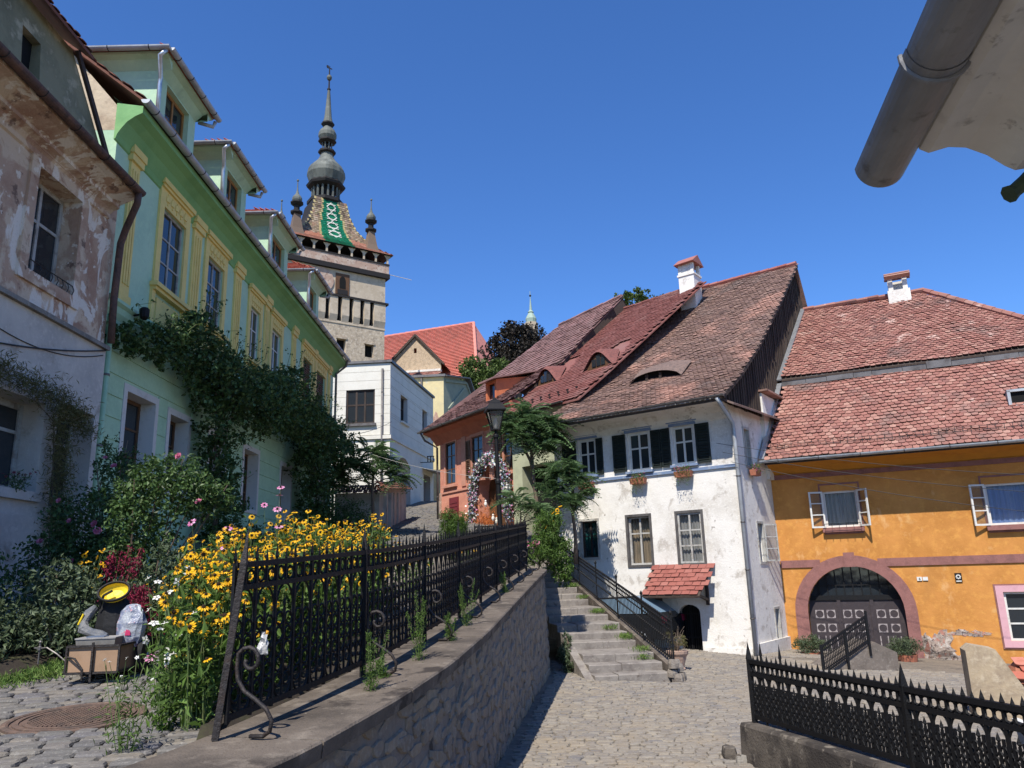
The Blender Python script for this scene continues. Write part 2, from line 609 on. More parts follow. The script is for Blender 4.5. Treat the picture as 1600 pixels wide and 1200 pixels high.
cells = []
y = 8.6
row = 0
while y < 27.5:
    d = .070 + .0016 * y
    x = ex(min(y, 17)) + .06 + rnd.uniform(0, .1)
    xr = min(.80 * y + .6, 6.3 + (22.1 - y) * 1.25 if y < 22.1 else 9)
    while x < xr:
        l = rnd.uniform(.12, .24)
        yy = y + rnd.uniform(-.012, .012) + .10 * math.sin(x * .7) + .06 * math.sin(x * 1.9 + y)
        inst = (16.1 < yy < 27 and 1.3 - (yy - 16.1) * .174 < x < 3.05 - (yy - 16.2) * .174)
        if not inst and rnd.random() > .03:
            cells.append((x + l / 2, yy, pz(x, yy) - .006 + rnd.uniform(-.006, .006), rnd.gauss(0, .07) - .10, l * .97, d * rnd.uniform(.9, 1.02), .05))
        x += l
    y += d
cobbles('cobble', plaza, m_cob2, cells, 300)

# ---- upper street
g = MB()
ys = np.linspace(-5, 46, 103)
xs = np.linspace(0, 1, 25)
for t in xs:
    for y in ys:
        lo = -7.6
        hi = (ex(y) - .12) if y < 18 else (interp([(18, .6), (20, .8), (27, 1.1), (29.5, .4), (34, -2.6), (46, -3.2)], y))
        g.v.append((lo + (hi - lo) * t, y, zs(y)))
for i in range(len(xs) - 1):
    for j in range(len(ys) - 1):
        a = i * len(ys) + j
        g.f.append((a, a + len(ys), a + len(ys) + 1, a + 1))
g.m = [0] * len(g.f)
street = tag(g.build('upper_street', m_bed), 'cobbled upper street climbing between the green house and the fence', 'street', kind='structure')
cells = []
v_ = 2.6
while v_ < 15:
    d = rnd.uniform(.10, .14)
    x = -5.6
    while x < -1.4:
        l = rnd.uniform(.13, .25)
        yy = v_ + .16 * (x + 3) + rnd.uniform(-.01, .01)
        if x + l < ex(yy) - .74 and not ((x + l / 2 + 2.98) ** 2 + (yy - 5.5) ** 2 < .46 ** 2):
            cells.append((x + l / 2, yy, zs(yy) - .004 + rnd.uniform(-.005, .005), .16 + rnd.gauss(0, .035), l * .975, d * .965, .06))
        x += l
    v_ += d
cobbles('cobble', street, m_cob, cells, 300)
cells = []
v_ = 24.0
while v_ < 42:
    x = -6.4 if v_ < 38 else -6.2
    hi = interp([(20, .8), (27, 1.0), (29.5, .3), (34, -2.7), (46, -3.3)], v_)
    while x < hi:
        l = rnd.uniform(.2, .34)
        cells.append((x, v_, zs(v_) + .01 + rnd.uniform(-.008, .01), rnd.gauss(0, .08), l * .93, .2, .07))
        x += l
    v_ += .21
scatter('cobble_field', sett_mb(5), [yawm(c[:3], c[3]) @ np.diag([c[4], c[5], c[6], 1]) for c in cells], street, m_cob)['kind'] = 'stuff'

# ---- garden soil strips
g = MB()
ys = np.linspace(5.2, 31, 60)
for y in ys:
    r_ = interp([(5.2, -5.2), (7, -4.2), (10, -4.4), (16, -4.9), (22, -5.4), (31, -6.4)], y)
    for t in (0, .5, .9, 1):
        g.v.append((-7.4 + (r_ + 7.4) * t, y, zs(y) + (.14 if t < 1 else -.02)))
for j in range(len(ys) - 1):
    for k in range(3):
        a = j * 4 + k
        g.f.append((a, a + 1, a + 5, a + 4))
g.m = [0] * len(g.f)
tag(g.build('garden_bed', X['soil']), 'dark planted soil along the foot of the old facades', 'garden bed', kind='structure')
g = MB()
ys = np.linspace(4.75, 17.5, 40)
for y in ys:
    a, b = ex(y) - .72, ex(y) - interp([(4.75, .85), (5.2, 1.2), (6, 1.75)], y) + .2 * math.sin(y * 1.3) * min(1, (y - 4.75))
    for x, z in ((a, .02), (a - .1, .1), (b + .12, .08), (b, -.02)):
        g.v.append((x, y, zs(y) + z))
for j in range(len(ys) - 1):
    for k in range(3):
        a = j * 4 + k
        g.f.append((a, a + 1, a + 5, a + 4))
for i in range(4):
    x, y, z = g.v[i]
    g.v.append((x + (.02 if i == 3 else 0), y - .12, zs(y) - .05))
a = len(g.v) - 4
g.f += [(0, 1, a + 1, a), (1, 2, a + 2, a + 1), (2, 3, a + 3, a + 2)]
g.m = [0] * len(g.f)
tag(g.build('flower_bed', X['soil']), 'narrow planted strip of soil behind the iron fence', 'flower bed', kind='structure')

# ================================================================== RETAINING WALL
rw = thing('retaining_wall', 'curved grey rubble retaining wall with stone capping under the left fence', 'wall', (-.5, 8, -2.1))
OX = Vector((-.5, 8, -2.1))
m_mortar = mat('wall mortar', (.20, .165, .135), .95, [(2, (.12, .098, .08), .45, .65), (12, (.24, .2, .165), .5, .75), (4, (.05, .04, .034), .62, .66, 8)], [(5, 1.0, 8), (16, 1.0, 7)])
m_rub = mat('rubble stone', (.2, .19, .17), .9, [(5, (.17, .145, .12), .45, .7), (1.2, (.20, .17, .14), .45, .65, 7), (22, (.30, .265, .225), .5, .75)], [(5, 1.0, 8), (16, 1.0, 7)],
            ramp=['857662', '8c7d6a', '928471', '7c6e5d', '877760', '988b78'])
path = [(ex(y), y) for y in np.linspace(-2.5, 17.0, 66)]
cx, cy = .62, 17.0
# the far end turns left in a tight curve
for k in range(1, 9):
    a = k / 8 * R(105)
    path.append((.62 - .55 + .55 * math.cos(a) + .02, 17.0 + .9 * math.sin(a)))
PW = [Vector((x, y, 0)) for x, y in path]
PN, PS = [], [0.0]
for i, p in enumerate(PW):
    t = (PW[min(i + 1, len(PW) - 1)] - PW[max(i - 1, 0)]).normalized()
    PN.append(Vector((t.y, -t.x, 0)))
    if i:
        PS.append(PS[-1] + (p - PW[i - 1]).length)


def wall_at(s):
    for i in range(len(PS) - 1):
        if s <= PS[i + 1]:
            t = (s - PS[i]) / (PS[i + 1] - PS[i])
            return PW[i].lerp(PW[i + 1], t), PN[i].lerp(PN[i + 1], t).normalized()
    return PW[-1], PN[-1]


g = MB()
for p, n in zip(PW, PN):
    q = p - n * .07
    zt = wt(p.y)
    zb = pz(p.x, p.y) - .2
    for h in (0, .33, .66, 1):
        z = zb + (zt - .1 - zb) * h
        b = n * (.06 * (1 - h))
        g.v.append((q.x + b.x, q.y + b.y, z))
    g.v.append((q.x - n.x * .55, q.y - n.y * .55, zt - .1))
    g.v.append((q.x - n.x * .55, q.y - n.y * .55, zb + .3))
for i in range(len(PW) - 1):
    for k in range(5):
        a = i * 6 + k
        g.f.append((a, a + 6, a + 7, a + 1))
g.v = [tuple(Vector(v) - OX) for v in g.v]
g.m = [0] * len(g.f)
g.build('mortar_core', m_mortar, rw)
# rubble stones
st = []
s_ = 6.0
z_rows = 11
for r_ in range(z_rows):
    s = 5.5 + rnd.uniform(0, .3)
    while s < PS[-1] - .05:
        l = rnd.uniform(.14, .42)
        p, n = wall_at(min(s + l / 2, PS[-1]))
        zb, zt = pz(p.x, p.y) - .02, wt(p.y) - .13
        hh = (zt - zb) / z_rows
        h = hh * rnd.uniform(.7, 1.2)
        z = zb + hh * (r_ + .5) + rnd.uniform(-.05, .05)
        out = -.07 + .06 * (1 - (r_ + .5) / z_rows)
        t = Vector((-n.y, n.x, 0))
        c = p + n * (out - .003 + rnd.uniform(-.008, .006))
        roll = rnd.gauss(0, .2)
        ux = t * math.cos(roll) + Vector((0, 0, 1)) * math.sin(roll)
        uy = n.cross(ux)
        c.z = z
        m_ = mtx(c - OX, ux * (l * 1.12), uy * (h * 1.16), n * .03)
        st.append((p.y < 6.5, p.y, m_))
        s += l * .98
st.sort(key=lambda q: q[:2])
for k in range(6):
    sub = [q[2] for q in st[k::6]]
    pieces('stone', rubble_mb(20 + k), sub, rw, m_rub, 50)
# capping slabs
s = .4
while s < PS[-1] - .1:
    l = min(rnd.uniform(.95, 1.35), PS[-1] - s)
    g = MB()
    nn = 4
    for k in range(nn + 1):
        p, n = wall_at(s + .008 + (l - .016) * k / nn)
        zt = wt(p.y)
        for o_, z in ((.0, zt - .095), (.012, zt - .012), (.0, zt), (-.72, zt + .004), (-.73, zt - .1)):
            q = p + n * o_
            g.v.append(tuple(Vector((q.x, q.y, z)) - OX))
    for k in range(nn):
        for j in range(4):
            a = k * 5 + j
            g.f.append((a, a + 5, a + 6, a + 1))
    g.f.append((0, 1, 2, 3, 4))
    g.f.append([nn * 5 + j for j in range(5)])
    g.m = [0] * len(g.f)
    g.build('capping_slab', X['concrete'], rw)
    s += l

# ================================================================== STONE STEPS
m_step = mat('worn step stone', (.235, .21, .185), .9, [(3, (.15, .13, .115), .45, .66, 7), (18, (.31, .28, .245), .55, .75), (7, (.12, .10, .085), .6, .7, 8)], [(12, .5, 6), (60, .3)])
A0, A1 = Vector((1.46, 16.1, 0)), Vector((2.98, 16.27, 0))
SD = Vector((-1.62, 9.3, 0)).normalized()
SW = (A1 - A0)
sq = tag(thing('stone_steps', 'long flight of worn grey stone steps climbing beside the white house', 'steps', (2.1, 16.2, -2.1)), kind='structure')
SO = Vector((2.1, 16.2, -2.1))
tread = [.42, .48, 1.15, .62, .55, .95, .60, 1.25, .60, .62, .90, 1.0] + [.34] * 6
rise = .155
d0 = 0.0
zc = pz(2.1, 16.2) - .02
STEPS = []
for k, t in enumerate(tread):
    z = zc + rise * (k + 1)
    a = A0 + SD * d0
    STEPS.append((d0, z))
    # each step is two or three butted blocks
    cuts = [0, rnd.uniform(.3, .65), 1] if rnd.random() < .75 else [0, 1]
    for c0, c1 in zip(cuts, cuts[1:]):
        g = MB()
        off = rnd.uniform(-.012, .012)
        p = a + SW * (c0 + .003) + SD * off
        q = a + SW * (c1 - .003) + SD * off
        dz = rnd.uniform(-.008, .008)
        e = .018
        prof = [(0, z - .34), (0, z - e), (e, z), (t + .1, z), (t + .1, z - .34)]
        for b_ in (p, q):
            for dd, zz in prof:
                v3 = b_ + SD * dd
                g.v.append((v3.x - SO.x, v3.y - SO.y, zz + dz - SO.z))
        g.f = [(i, (i + 1) % 5, 5 + (i + 1) % 5, 5 + i) for i in range(5)] + [(0, 1, 2, 3, 4), (5, 6, 7, 8, 9)]
        g.m = [0] * 7
        g.build('step', m_step, sq)
    if 2.2 < d0 < 9:
        pass
    d0 += t
STEPLEN, STEPRISE = sum(tread[:12]), rise * 12


def stair_z(d):
    return pz(2.1, 16.2) + .05 + STEPRISE * d / STEPLEN


# left cheek slab lying down the slope, and the right kerb that carries the stair fence
def cheek(name, p0, p1, z0, z1, wd, th, parent, m_, n=6):
    d = (p1 - p0)
    for k in range(n):
        g = MB()
        a, b = p0 + d * (k / n + .002), p0 + d * ((k + 1) / n - .002)
        za, zb = z0 + (z1 - z0) * k / n, z0 + (z1 - z0) * (k + 1) / n
        pp = Vector((-d.y, d.x, 0)).normalized() * (wd / 2)
        for q, zz in ((a, za), (b, zb)):
            for s1, s2 in ((-1, 0), (-1, -.03), (1, -.03), (1, 0)):
                g.v.append((0, 0, 0))
                g.v.pop()
            g.v += [tuple(q - pp + Vector((0, 0, zz - th)) - SO), tuple(q - pp + Vector((0, 0, zz)) - SO), tuple(q + pp + Vector((0, 0, zz)) - SO), tuple(q + pp + Vector((0, 0, zz - th)) - SO)]
        g.f = [(0, 1, 2, 3), (4, 5, 6, 7), (0, 1, 5, 4), (1, 2, 6, 5), (2, 3, 7, 6), (3, 0, 4, 7)]
        g.m = [0] * 6
        g.build(name, m_, parent)


K0 = A1 + SD * -.1 + SW.normalized() * .16
K1 = A1 + SD * (STEPLEN + .1) + SW.normalized() * .16
cheek('kerb_stone', K0 + SD * .25, K1, stair_z(0) + .17, stair_z(STEPLEN) + .17, .2, 1.2, sq, X['concrete'], 8)
L0 = A0 - SW.normalized() * .08
cheek('cheek_slab', L0 - SD * .12, L0 + SD * 1.6, stair_z(0) - .06, stair_z(0) + .5, .17, .5, sq, m_step, 2)
g = MB()
bm_ = stone_mb(41, n=8, dome=.4)
for k in range(9):
    p = K0 + SD * rnd.uniform(-.08, .35) + SW.normalized() * rnd.uniform(-.12, .14)
    m_ = yawm(p - SO + Vector((0, 0, pz(3, 16) + .08 + .09 * (k % 4))), rnd.uniform(0, 3))
    sc = rnd.uniform(.16, .26)
    vv = [tuple(Vector((m_ @ np.array([v[0] * sc, v[1] * sc, v[2] * sc * .7, 1]))[:3])) for v in bm_.v]
    g.add(vv, bm_.f)
g.build('rubble_end', mat('broken rubble end', (.22, .19, .16), .95, [(6, (.12, .1, .085), .45, .65), (20, (.32, .29, .25), .55, .75)], [(14, .9, 7)]), sq)


# ================================================================== shared house parts
def tile_mb(rounded=True, rows_over=1.35):
    """plain clay tile: x across (-.5...5), y up the slope from its lower lip, z outwards"""
    m = MB()
    if rounded:
        lip = [(-.48, .28), (-.40, .10), (-.22, .015), (0, 0), (.22, .015), (.40, .10), (.48, .28)]
    else:
        lip = [(-.48, .0), (.48, .0)]
    top = [(.48, rows_over), (-.48, rows_over)]
    out = lip + top
    n = len(lip)
    up = [(x, y, 1.0 - .9 * y / rows_over) for x, y in out]
    vs = up + [(x, y, up[i][2] - .45) for i, (x, y) in enumerate(lip)]
    fs = [list(range(len(out)))]
    b = len(out)
    for i in range(n - 1):
        fs.append((b + i, b + i + 1, i + 1, i))
    fs.append((0, len(out) - 1, b))
    fs.append((n - 1, b + n - 1, n))
    return m.add(vs, fs)


TILE_R, TILE_S = tile_mb(True), tile_mb(False)


def tile_cells(prof, uL, uR, wd, e, th=.035, jit=.012, skip=None, sag=None):
    """tiles laid in courses up a profile of (y,z) points; returns 4x4 local matrices, lowest course first"""
    seg = []
    tot = 0
    for a, b in zip(prof, prof[1:]):
        l = math.hypot(b[0] - a[0], b[1] - a[1])
        seg.append((tot, l, a, b))
        tot += l
    out = []
    n = int(tot / e)
    for r_ in range(n + 1):
        s = r_ * e
        if s > tot - .3 * e:
            break
        for t0, l, a, b in seg:
            if s <= t0 + l + 1e-6:
                break
        k = (s - t0) / l
        ty, tz = (b[0] - a[0]) / l, (b[1] - a[1]) / l
        y, z = a[0] + (b[0] - a[0]) * k, a[1] + (b[1] - a[1]) * k
        u, ue = uL(s / tot), uR(s / tot)
        u += (wd / 2 if r_ % 2 else 0)
        while u < ue - wd * .3:
            if not (skip and skip(u + wd / 2, y, z)):
                q = rnd.gauss(0, .018)
                zz = z + (sag(u, y) if sag else 0)
                w_ = wd * rnd.uniform(.95, 1.0)
                m = np.eye(4)
                x3 = np.array([math.cos(q), ty * math.sin(q), tz * math.sin(q)])
                y3 = np.array([-math.sin(q), ty * math.cos(q), tz * math.cos(q)])
                z3 = np.cross(x3, y3)
                m[:3, 0], m[:3, 1], m[:3, 2] = x3 * w_, y3 * e, z3 * th * rnd.uniform(.8, 1.35)
                m[:3, 3] = (u + wd / 2, y + rnd.uniform(-jit, jit) * ty, zz + rnd.uniform(-jit, jit) * tz)
                out.append(m)
            u += wd
    return out


def deck(prof, uL, uR, name, parent, m_, drop=.02, th=.06):
    g = MB()
    tot = sum(math.hypot(b[0] - a[0], b[1] - a[1]) for a, b in zip(prof, prof[1:]))
    s = 0
    rows = []
    for i, p in enumerate(prof):
        if i:
            s += math.hypot(p[0] - prof[i - 1][0], p[1] - prof[i - 1][1])
        t = s / tot
        rows.append([(uL(t), p[0], p[1] - drop), (uR(t), p[0], p[1] - drop), (uL(t), p[0], p[1] - drop - th), (uR(t), p[0], p[1] - drop - th)])
    for a, b in zip(rows, rows[1:]):
        g.poly(a[0], a[1], b[1], b[0])
        g.poly(a[2], a[3], b[3], b[2])
        g.poly(a[0], b[0], b[2], a[2])
        g.poly(a[1], b[1], b[3], a[3])
    for r_ in (rows[0], rows[-1]):
        g.poly(r_[0], r_[1], r_[3], r_[2])
    return g.build(name, m_, parent)


def ridge_row(name, a, b, parent, m_, r=.11, step=.33):
    a, b = Vector(a), Vector(b)
    d = b - a
    n = max(1, int(d.length / step))
    g = MB()
    g.tube([(0, 0, 0), (1, 0, 0)], [.92, 1.08], 7, cap=True)
    ms = []
    x = d.normalized()
    y = Vector((0, 0, 1)).cross(x).normalized()
    z = x.cross(y)
    for k in range(n):
        p = a + d * (k / n) + Vector((0, 0, rnd.uniform(-.012, .012)))
        ms.append(mtx(p, x * (d.length / n * 1.04), y * r, z * r * .85))
    pieces(name, g, ms, parent, m_, 40)


def window(parent, u0, u1, z0, z1, y=.1, cols=2, rows=2, m_='white_paint', glass='glass', fw=.06, mw=.035, split=None, name='window', dep=.06, curtain=None):
    """frame with its mullions (a part) and each pane a sub-part"""
    g = MB()
    g.box(u0, u0 + fw, y - dep / 2, y + dep / 2, z0, z1)
    g.box(u1 - fw, u1, y - dep / 2, y + dep / 2, z0, z1)
    g.box(u0 + fw, u1 - fw, y - dep / 2, y + dep / 2, z0, z0 + fw)
    g.box(u0 + fw, u1 - fw, y - dep / 2, y + dep / 2, z1 - fw, z1)
    zsplit = sorted(split) if split else [i / rows for i in range(1, rows)]
    us = [u0 + fw] + [u0 + fw + (u1 - u0 - 2 * fw) * i / cols for i in range(1, cols)] + [u1 - fw]
    zz = [z0 + fw] + [z0 + fw + (z1 - z0 - 2 * fw) * q for q in zsplit] + [z1 - fw]
    for a in us[1:-1]:
        g.box(a - mw / 2 - .006, a + mw / 2 + .006, y - dep / 2 + .004, y + dep / 2 - .004, z0 + fw, z1 - fw)
    for b in zz[1:-1]:
        g.box(u0 + fw, u1 - fw, y - dep / 2 + .008, y + dep / 2 - .008, b - mw / 2, b + mw / 2)
    f = g.build(name, X[m_], parent)
    for a, b in zip(us, us[1:]):
        for c, d in zip(zz, zz[1:]):
            k = mw / 2 - .004
            p = MB()
            p.box(a + k if a != us[0] else a - .004, b - k if b != us[-1] else b + .004, y - .004, y + .004, c + k if c != zz[0] else c - .004, d - k if d != zz[-1] else d + .004)
            p.build('pane', X[glass], f)
    if curtain:
        p = MB()
        n = 26
        for i in range(n + 1):
            q = u0 + (u1 - u0) * i / n
            yy = y + .12 + .018 * math.sin(i * 1.9) + rnd.uniform(-.006, .006)
            p.v += [(q, yy, z0), (q, yy, z1)]
        p.f = [(2 * i, 2 * i + 2, 2 * i + 3, 2 * i + 1) for i in range(n)]
        p.m = [0] * n
        p.build('curtain', X[curtain], f)
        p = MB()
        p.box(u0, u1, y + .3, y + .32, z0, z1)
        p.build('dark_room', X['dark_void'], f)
    return f


def gutter(parent, a, b, r=.075, m_='zinc', step=.75, name='gutter'):
    g = MB()
    g.tube([a, b], r, 8, cap=True, half=True)
    o = g.build(name, X[m_], parent, smooth=False)
    a, b = Vector(a), Vector(b)
    n = max(2, int((b - a).length / step))
    x = (b - a).normalized()
    g = MB()
    g.tube([(0, 0, 0)] * 0 or [(-.012, 0, 0), (.012, 0, 0)], 1.0, 8, cap=False, half=True)
    me = MB()
    t = Vector((0, 0, 1)).cross(x).normalized()
    pts = []
    for k in range(9):
        an = math.pi + math.pi * k / 8
        pts.append(t * (math.cos(an) * r * 1.06) + Vector((0, 0, math.sin(an) * r * 1.06)))
    me.tube(pts, .009, 4)
    mm = me.mesh('bracket', X['iron_rust'])
    for k in range(n):
        p = a.lerp(b, (k + .5) / n)
        link('bracket', mm, o, Matrix.Translation(p))
    return o


def downpipe(parent, pts, r=.05, m_='zinc', name='downpipe'):
    g = MB()
    g.tube(pts, r, 8)
    o = g.build(name, X[m_], parent, smooth=True)
    rings = MB()
    for a, b in zip(pts, pts[1:]):
        a, b = Vector(a), Vector(b)
        if (b - a).length > 1.6:
            for k in range(1, int((b - a).length / 1.4) + 1):
                p = a.lerp(b, k / (int((b - a).length / 1.4) + 1))
                rings.lathe([(r * 1.2, -.02), (r * 1.25, 0), (r * 1.2, .02)], 8, p)
    if rings.v:
        rings.build('collar', X['zinc_dark'], o)
    return o


# ================================================================== GREEN HOUSE (shaded long facade on the left)
m_green = mat('pale green render', (.45, .63, .45), .9, [(1.2, (.38, .56, .40), .42, .66, 6), (9, (.48, .67, .46), .5, .75), (2.3, (.31, .45, .31), .60, .76, 7, (1, 1, .35)), (3.5, (.54, .64, .47), .66, .72, 8)], [(14, .25, 6), (60, .2)])
m_green2 = mat('pale green band', (.41, .60, .40), .9, [(1.7, (.34, .52, .345), .45, .68, 6), (12, (.45, .64, .44), .5, .75), (2.5, (.28, .40, .28), .62, .75, 7, (1, 1, .4))], [(20, .25, 6)])
m_cove = mat('deep green cornice', (.22, .42, .17), .85, [(1.4, (.17, .35, .14), .45, .66), (1.9, (.5, .47, .38), .70, .715, 7)], [(18, .25)])
m_yel = mat('yellow stucco trim', (.78, .61, .22), .9, [(3, (.68, .53, .19), .45, .7), (24, (.82, .66, .28), .5, .75)], [(25, .3)])
m_btile = mat('bright clay tile', (.5, .16, .09), .75, [(8, (.36, .12, .07), .5, .75)], [(20, .3)], ramp=['b06855', 'a45c4a', 'bd7762', '9c5544', 'c2826e'])
m_beige = mat('crumbling beige plaster', (.52, .42, .30), .95, [(2.5, (.40, .31, .22), .45, .65, 6), (5, (.28, .2, .15), .6, .7, 7)], [(9, .8, 7)])
gh = thing('green_house', 'long pale green house with yellow window trim and four dormers', 'house', (-7.3, 12.6, 0), 90.25)
U0, U1 = .3, 18.1
up = [(2.3, 3.4, 6.02, 7.78), (4.75, 5.78, 6.02, 7.72), (7.88, 8.7, 6.02, 7.56), (9.85, 10.8, 6.05, 7.54), (13.4, 14.65, 5.98, 7.64), (15.3, 16.65, 6.02, 7.64)]
gf = [(1.5, 2.68, 1.9, 3.56), (3.38, 4.34, 1.9, 3.5), (5.6, 6.6, 1.9, 3.5), (8.02, 9.18, 1.9, 3.5), (11.4, 12.5, 1.9, 3.5), (15.7, 17.1, 1.7, 3.5)]
g = MB()
g.sheet(rect(U0, U1, -1.0, 8.8), [rect(*q) for q in up + gf], 0, .32)
g.poly((U0, 0, -1), (U0, 11, -1), (U0, 11, 8.5), (U0, 0, 8.5))
g.poly((U1, 0, -1), (U1, 11, -1), (U1, 11, 8.5), (U1, 0, 8.5))
g.poly((U0, 11, -1), (U1, 11, -1), (U1, 11, 8.5), (U0, 11, 8.5))
g.build('wall', m_green, gh)
# rusticated bands of the ground floor (grooves between them)
zz = .95
while zz < 4.55:
    h = .40
    spans = [(U0, U1)]
    for a, b, c, d in gf:
        if zz < d + .13 and zz + h > c - .13:
            ns = []
            for p, q in spans:
                ns += [(p, min(q, a - .14)), (max(p, b + .14), q)]
            spans = [s for s in ns if s[1] - s[0] > .05]
    for p, q in spans:
        k = MB()
        k.box(p, q, -.022, 0.0, zz + .012, zz + h - .012)
        k.build('plaster_band', m_green2, gh)
    zz += h
# belt cornice and eaves cornice
for nm, prof, m_ in (('belt_cornice', [(0, 4.58), (-.05, 4.62), (-.05, 4.74), (-.12, 4.84), (-.14, 4.95), (-.2, 5.0), (-.2, 5.06), (0, 5.12)], m_green2),
                     ('eaves_cornice', [(0, 8.08), (-.03, 8.1), (-.06, 8.2), (-.12, 8.3), (-.22, 8.44), (-.36, 8.55), (-.46, 8.6), (-.5, 8.62), (-.5, 8.76), (0, 8.84)], m_cove)):
    g = MB()
    for u in (U0 - (.12 if nm[0] == 'e' else 0), U1 + (.2 if nm[0] == 'e' else 0)):
        g.v += [(u, a, b) for a, b in prof]
    k = len(prof)
    g.f = [(i, i + 1, k + i + 1, k + i) for i in range(k - 1)] + [list(range(k)), list(range(k, 2 * k))]
    g.m = [0] * len(g.f)
    g.build(nm, m_, gh)
gutter(gh, (U0 - .25, -.6, 8.82), (U1 + .2, -.6, 8.80), .085, 'zinc', .75)
downpipe(gh, [(U1 - .1, -.6, 8.75), (U1 + .1, -.5, 8.55), (U1 + .02, -.12, 8.2), (U1 + .02, -.1, 1.2)], .05, 'zinc_dark')
downpipe(gh, [(.55, -.1, 4.9), (.55, -.1, -.2)], .055, 'zinc', 'lower_downpipe').data.materials[0] = m_green2
# pilasters
for a, b in ((.75, 1.22), (3.78, 4.36), (6.5, 7.1), (9.05, 9.55), (11.95, 12.5), (14.82, 15.12), (17.1, 17.5)):
    g = MB()
    g.box(a + .06, b - .06, -.05, 0, 5.3, 8.0)
    for k in range(3):
        q = a + .1 + (b - a - .2) * (k + .5) / 3
        g.box(q - .028, q + .028, -.075, -.05, 5.5, 7.85)
    g.box(a, b, -.10, 0, 8.0, 8.14)
    g.box(a - .03, b + .03, -.13, 0, 8.14, 8.3)
    g.box(a + .01, b - .01, -.08, 0, 5.14, 5.3)
    g.build('pilaster', m_yel, gh)
# upper windows with yellow surrounds
for i, (a, b, c, d) in enumerate(up):
    s = MB()
    s.sheet(rect(a - .2, b + .2, c - .02, d + .52), [rect(a, b, c - .02, d)], -.05, .05, thick=.05)
    s.box(a - .26, b + .26, -.14, -.05, d + .44, d + .56)
    s.box(a - .2, b + .2, -.10, -.05, d + .38, d + .44)
    su = s.build('window_surround', m_yel, gh)
    o = MB()
    n = 5
    for k in range(n):
        q = a + (b - a) * (k + .5) / n
        o.lathe([(.07, -.06), (.075, 0), (.07, .06)], 8, (q, -.06, d + .2), sy=.35)
        o.box(q - .012, q + .012, -.07, -.05, d + .06, d + .34)
    o.build('frieze_ornament', m_yel, su)
    s = MB()
    s.box(a - .28, b + .28, -.17, 0, c - .12, c - .03)
    s.box(a - .24, b + .24, -.12, 0, c - .19, c - .12)
    s.box(a - .24, a - .1, -.06, 0, c - .86, c - .19)
    s.box(b + .1, b + .24, -.06, 0, c - .86, c - .19)
    s.box(a + .02, b - .02, -.035, 0, c - .8, c - .28)
    s.build('window_sill', m_yel, gh)
    if i < 4:
        window(gh, a, b, c, d, .07, 2, 3, 'old_paint' if i < 2 else 'white_paint', 'glass', .055, .035, [.33, .66] if i < 2 else [.62])
    else:
        sh = MB()
        sh.box(a, b, .06, .1, c, d)
        so = sh.build('shutter', X['wood_brown'], gh)
        l = MB()
        l.box(a + .05, (a + b) / 2 - .03, -.02, .02, -.012, .012)
        l.box((a + b) / 2 + .03, b - .05, -.02, .02, -.012, .012)
        lm = l.mesh('louvre', X['wood_brown'])
        nn = int((d - c) / .09)
        for k in range(nn):
            link('louvre', lm, so, Matrix.Translation((0, .05, c + .05 + (d - c - .08) * k / nn)) @ Matrix.Rotation(R(0), 4, 'X'))
# ground floor windows with white painted reveals
for i, (a, b, c, d) in enumerate(gf):
    s = MB()
    s.sheet(rect(a - .13, b + .13, c - .1, d + .13), [rect(a + .005, b - .005, c + .005, d - .005)], -.035, .36, thick=.035)
    s.build('window_surround', X['white_paint'], gh)
    window(gh, a + .01, b - .01, c + .01, d - .01, .3, 2, 3, 'wood_brown', 'glass', .07, .04, [.3, .66])
# roof, gable end and dormers
m_roofold = mat('brown old tile', (.2, .09, .06), .85, [(6, (.12, .06, .045), .45, .7)], [(20, .5)], ramp=['6d4436', '7d4c3c', '5e3c32', '8a5646'])
pr = [(-.52, 8.9), (1.0, 10.15), (5.2, 13.6)]
uu = (lambda t: U0 - .18), (lambda t: U1 + .1)
deck(pr, *uu, 'roof_deck', gh, m_roofold)
deck([(10.9, 8.8), (5.2, 13.6)], *uu, 'rear_roof', gh, m_roofold)
g = MB()
g.sheet([(0, 8.35), (.0, 8.8), (1.0, 10.0), (5.2, 13.4), (10.8, 8.8), (10.8, 8.35)], (), 0, fn=lambda u, d, z: (U0 - .002, u, z))
g.build('gable_wall', m_beige, gh)
g = MB()
g.sheet([(0, 8.35), (.0, 8.8), (1.0, 10.0), (5.2, 13.4), (10.8, 8.8), (10.8, 8.35)], (), 0, fn=lambda u, d, z: (U1 + .002, u, z))
g.build('gable_wall', m_beige, gh)
tl = tile_cells(pr, lambda t: U0 - .22, lambda t: U0 + 1.0, .19, .17)
tag(scatter('verge_tiles', TILE_R, tl, gh, m_roofold), kind='stuff')
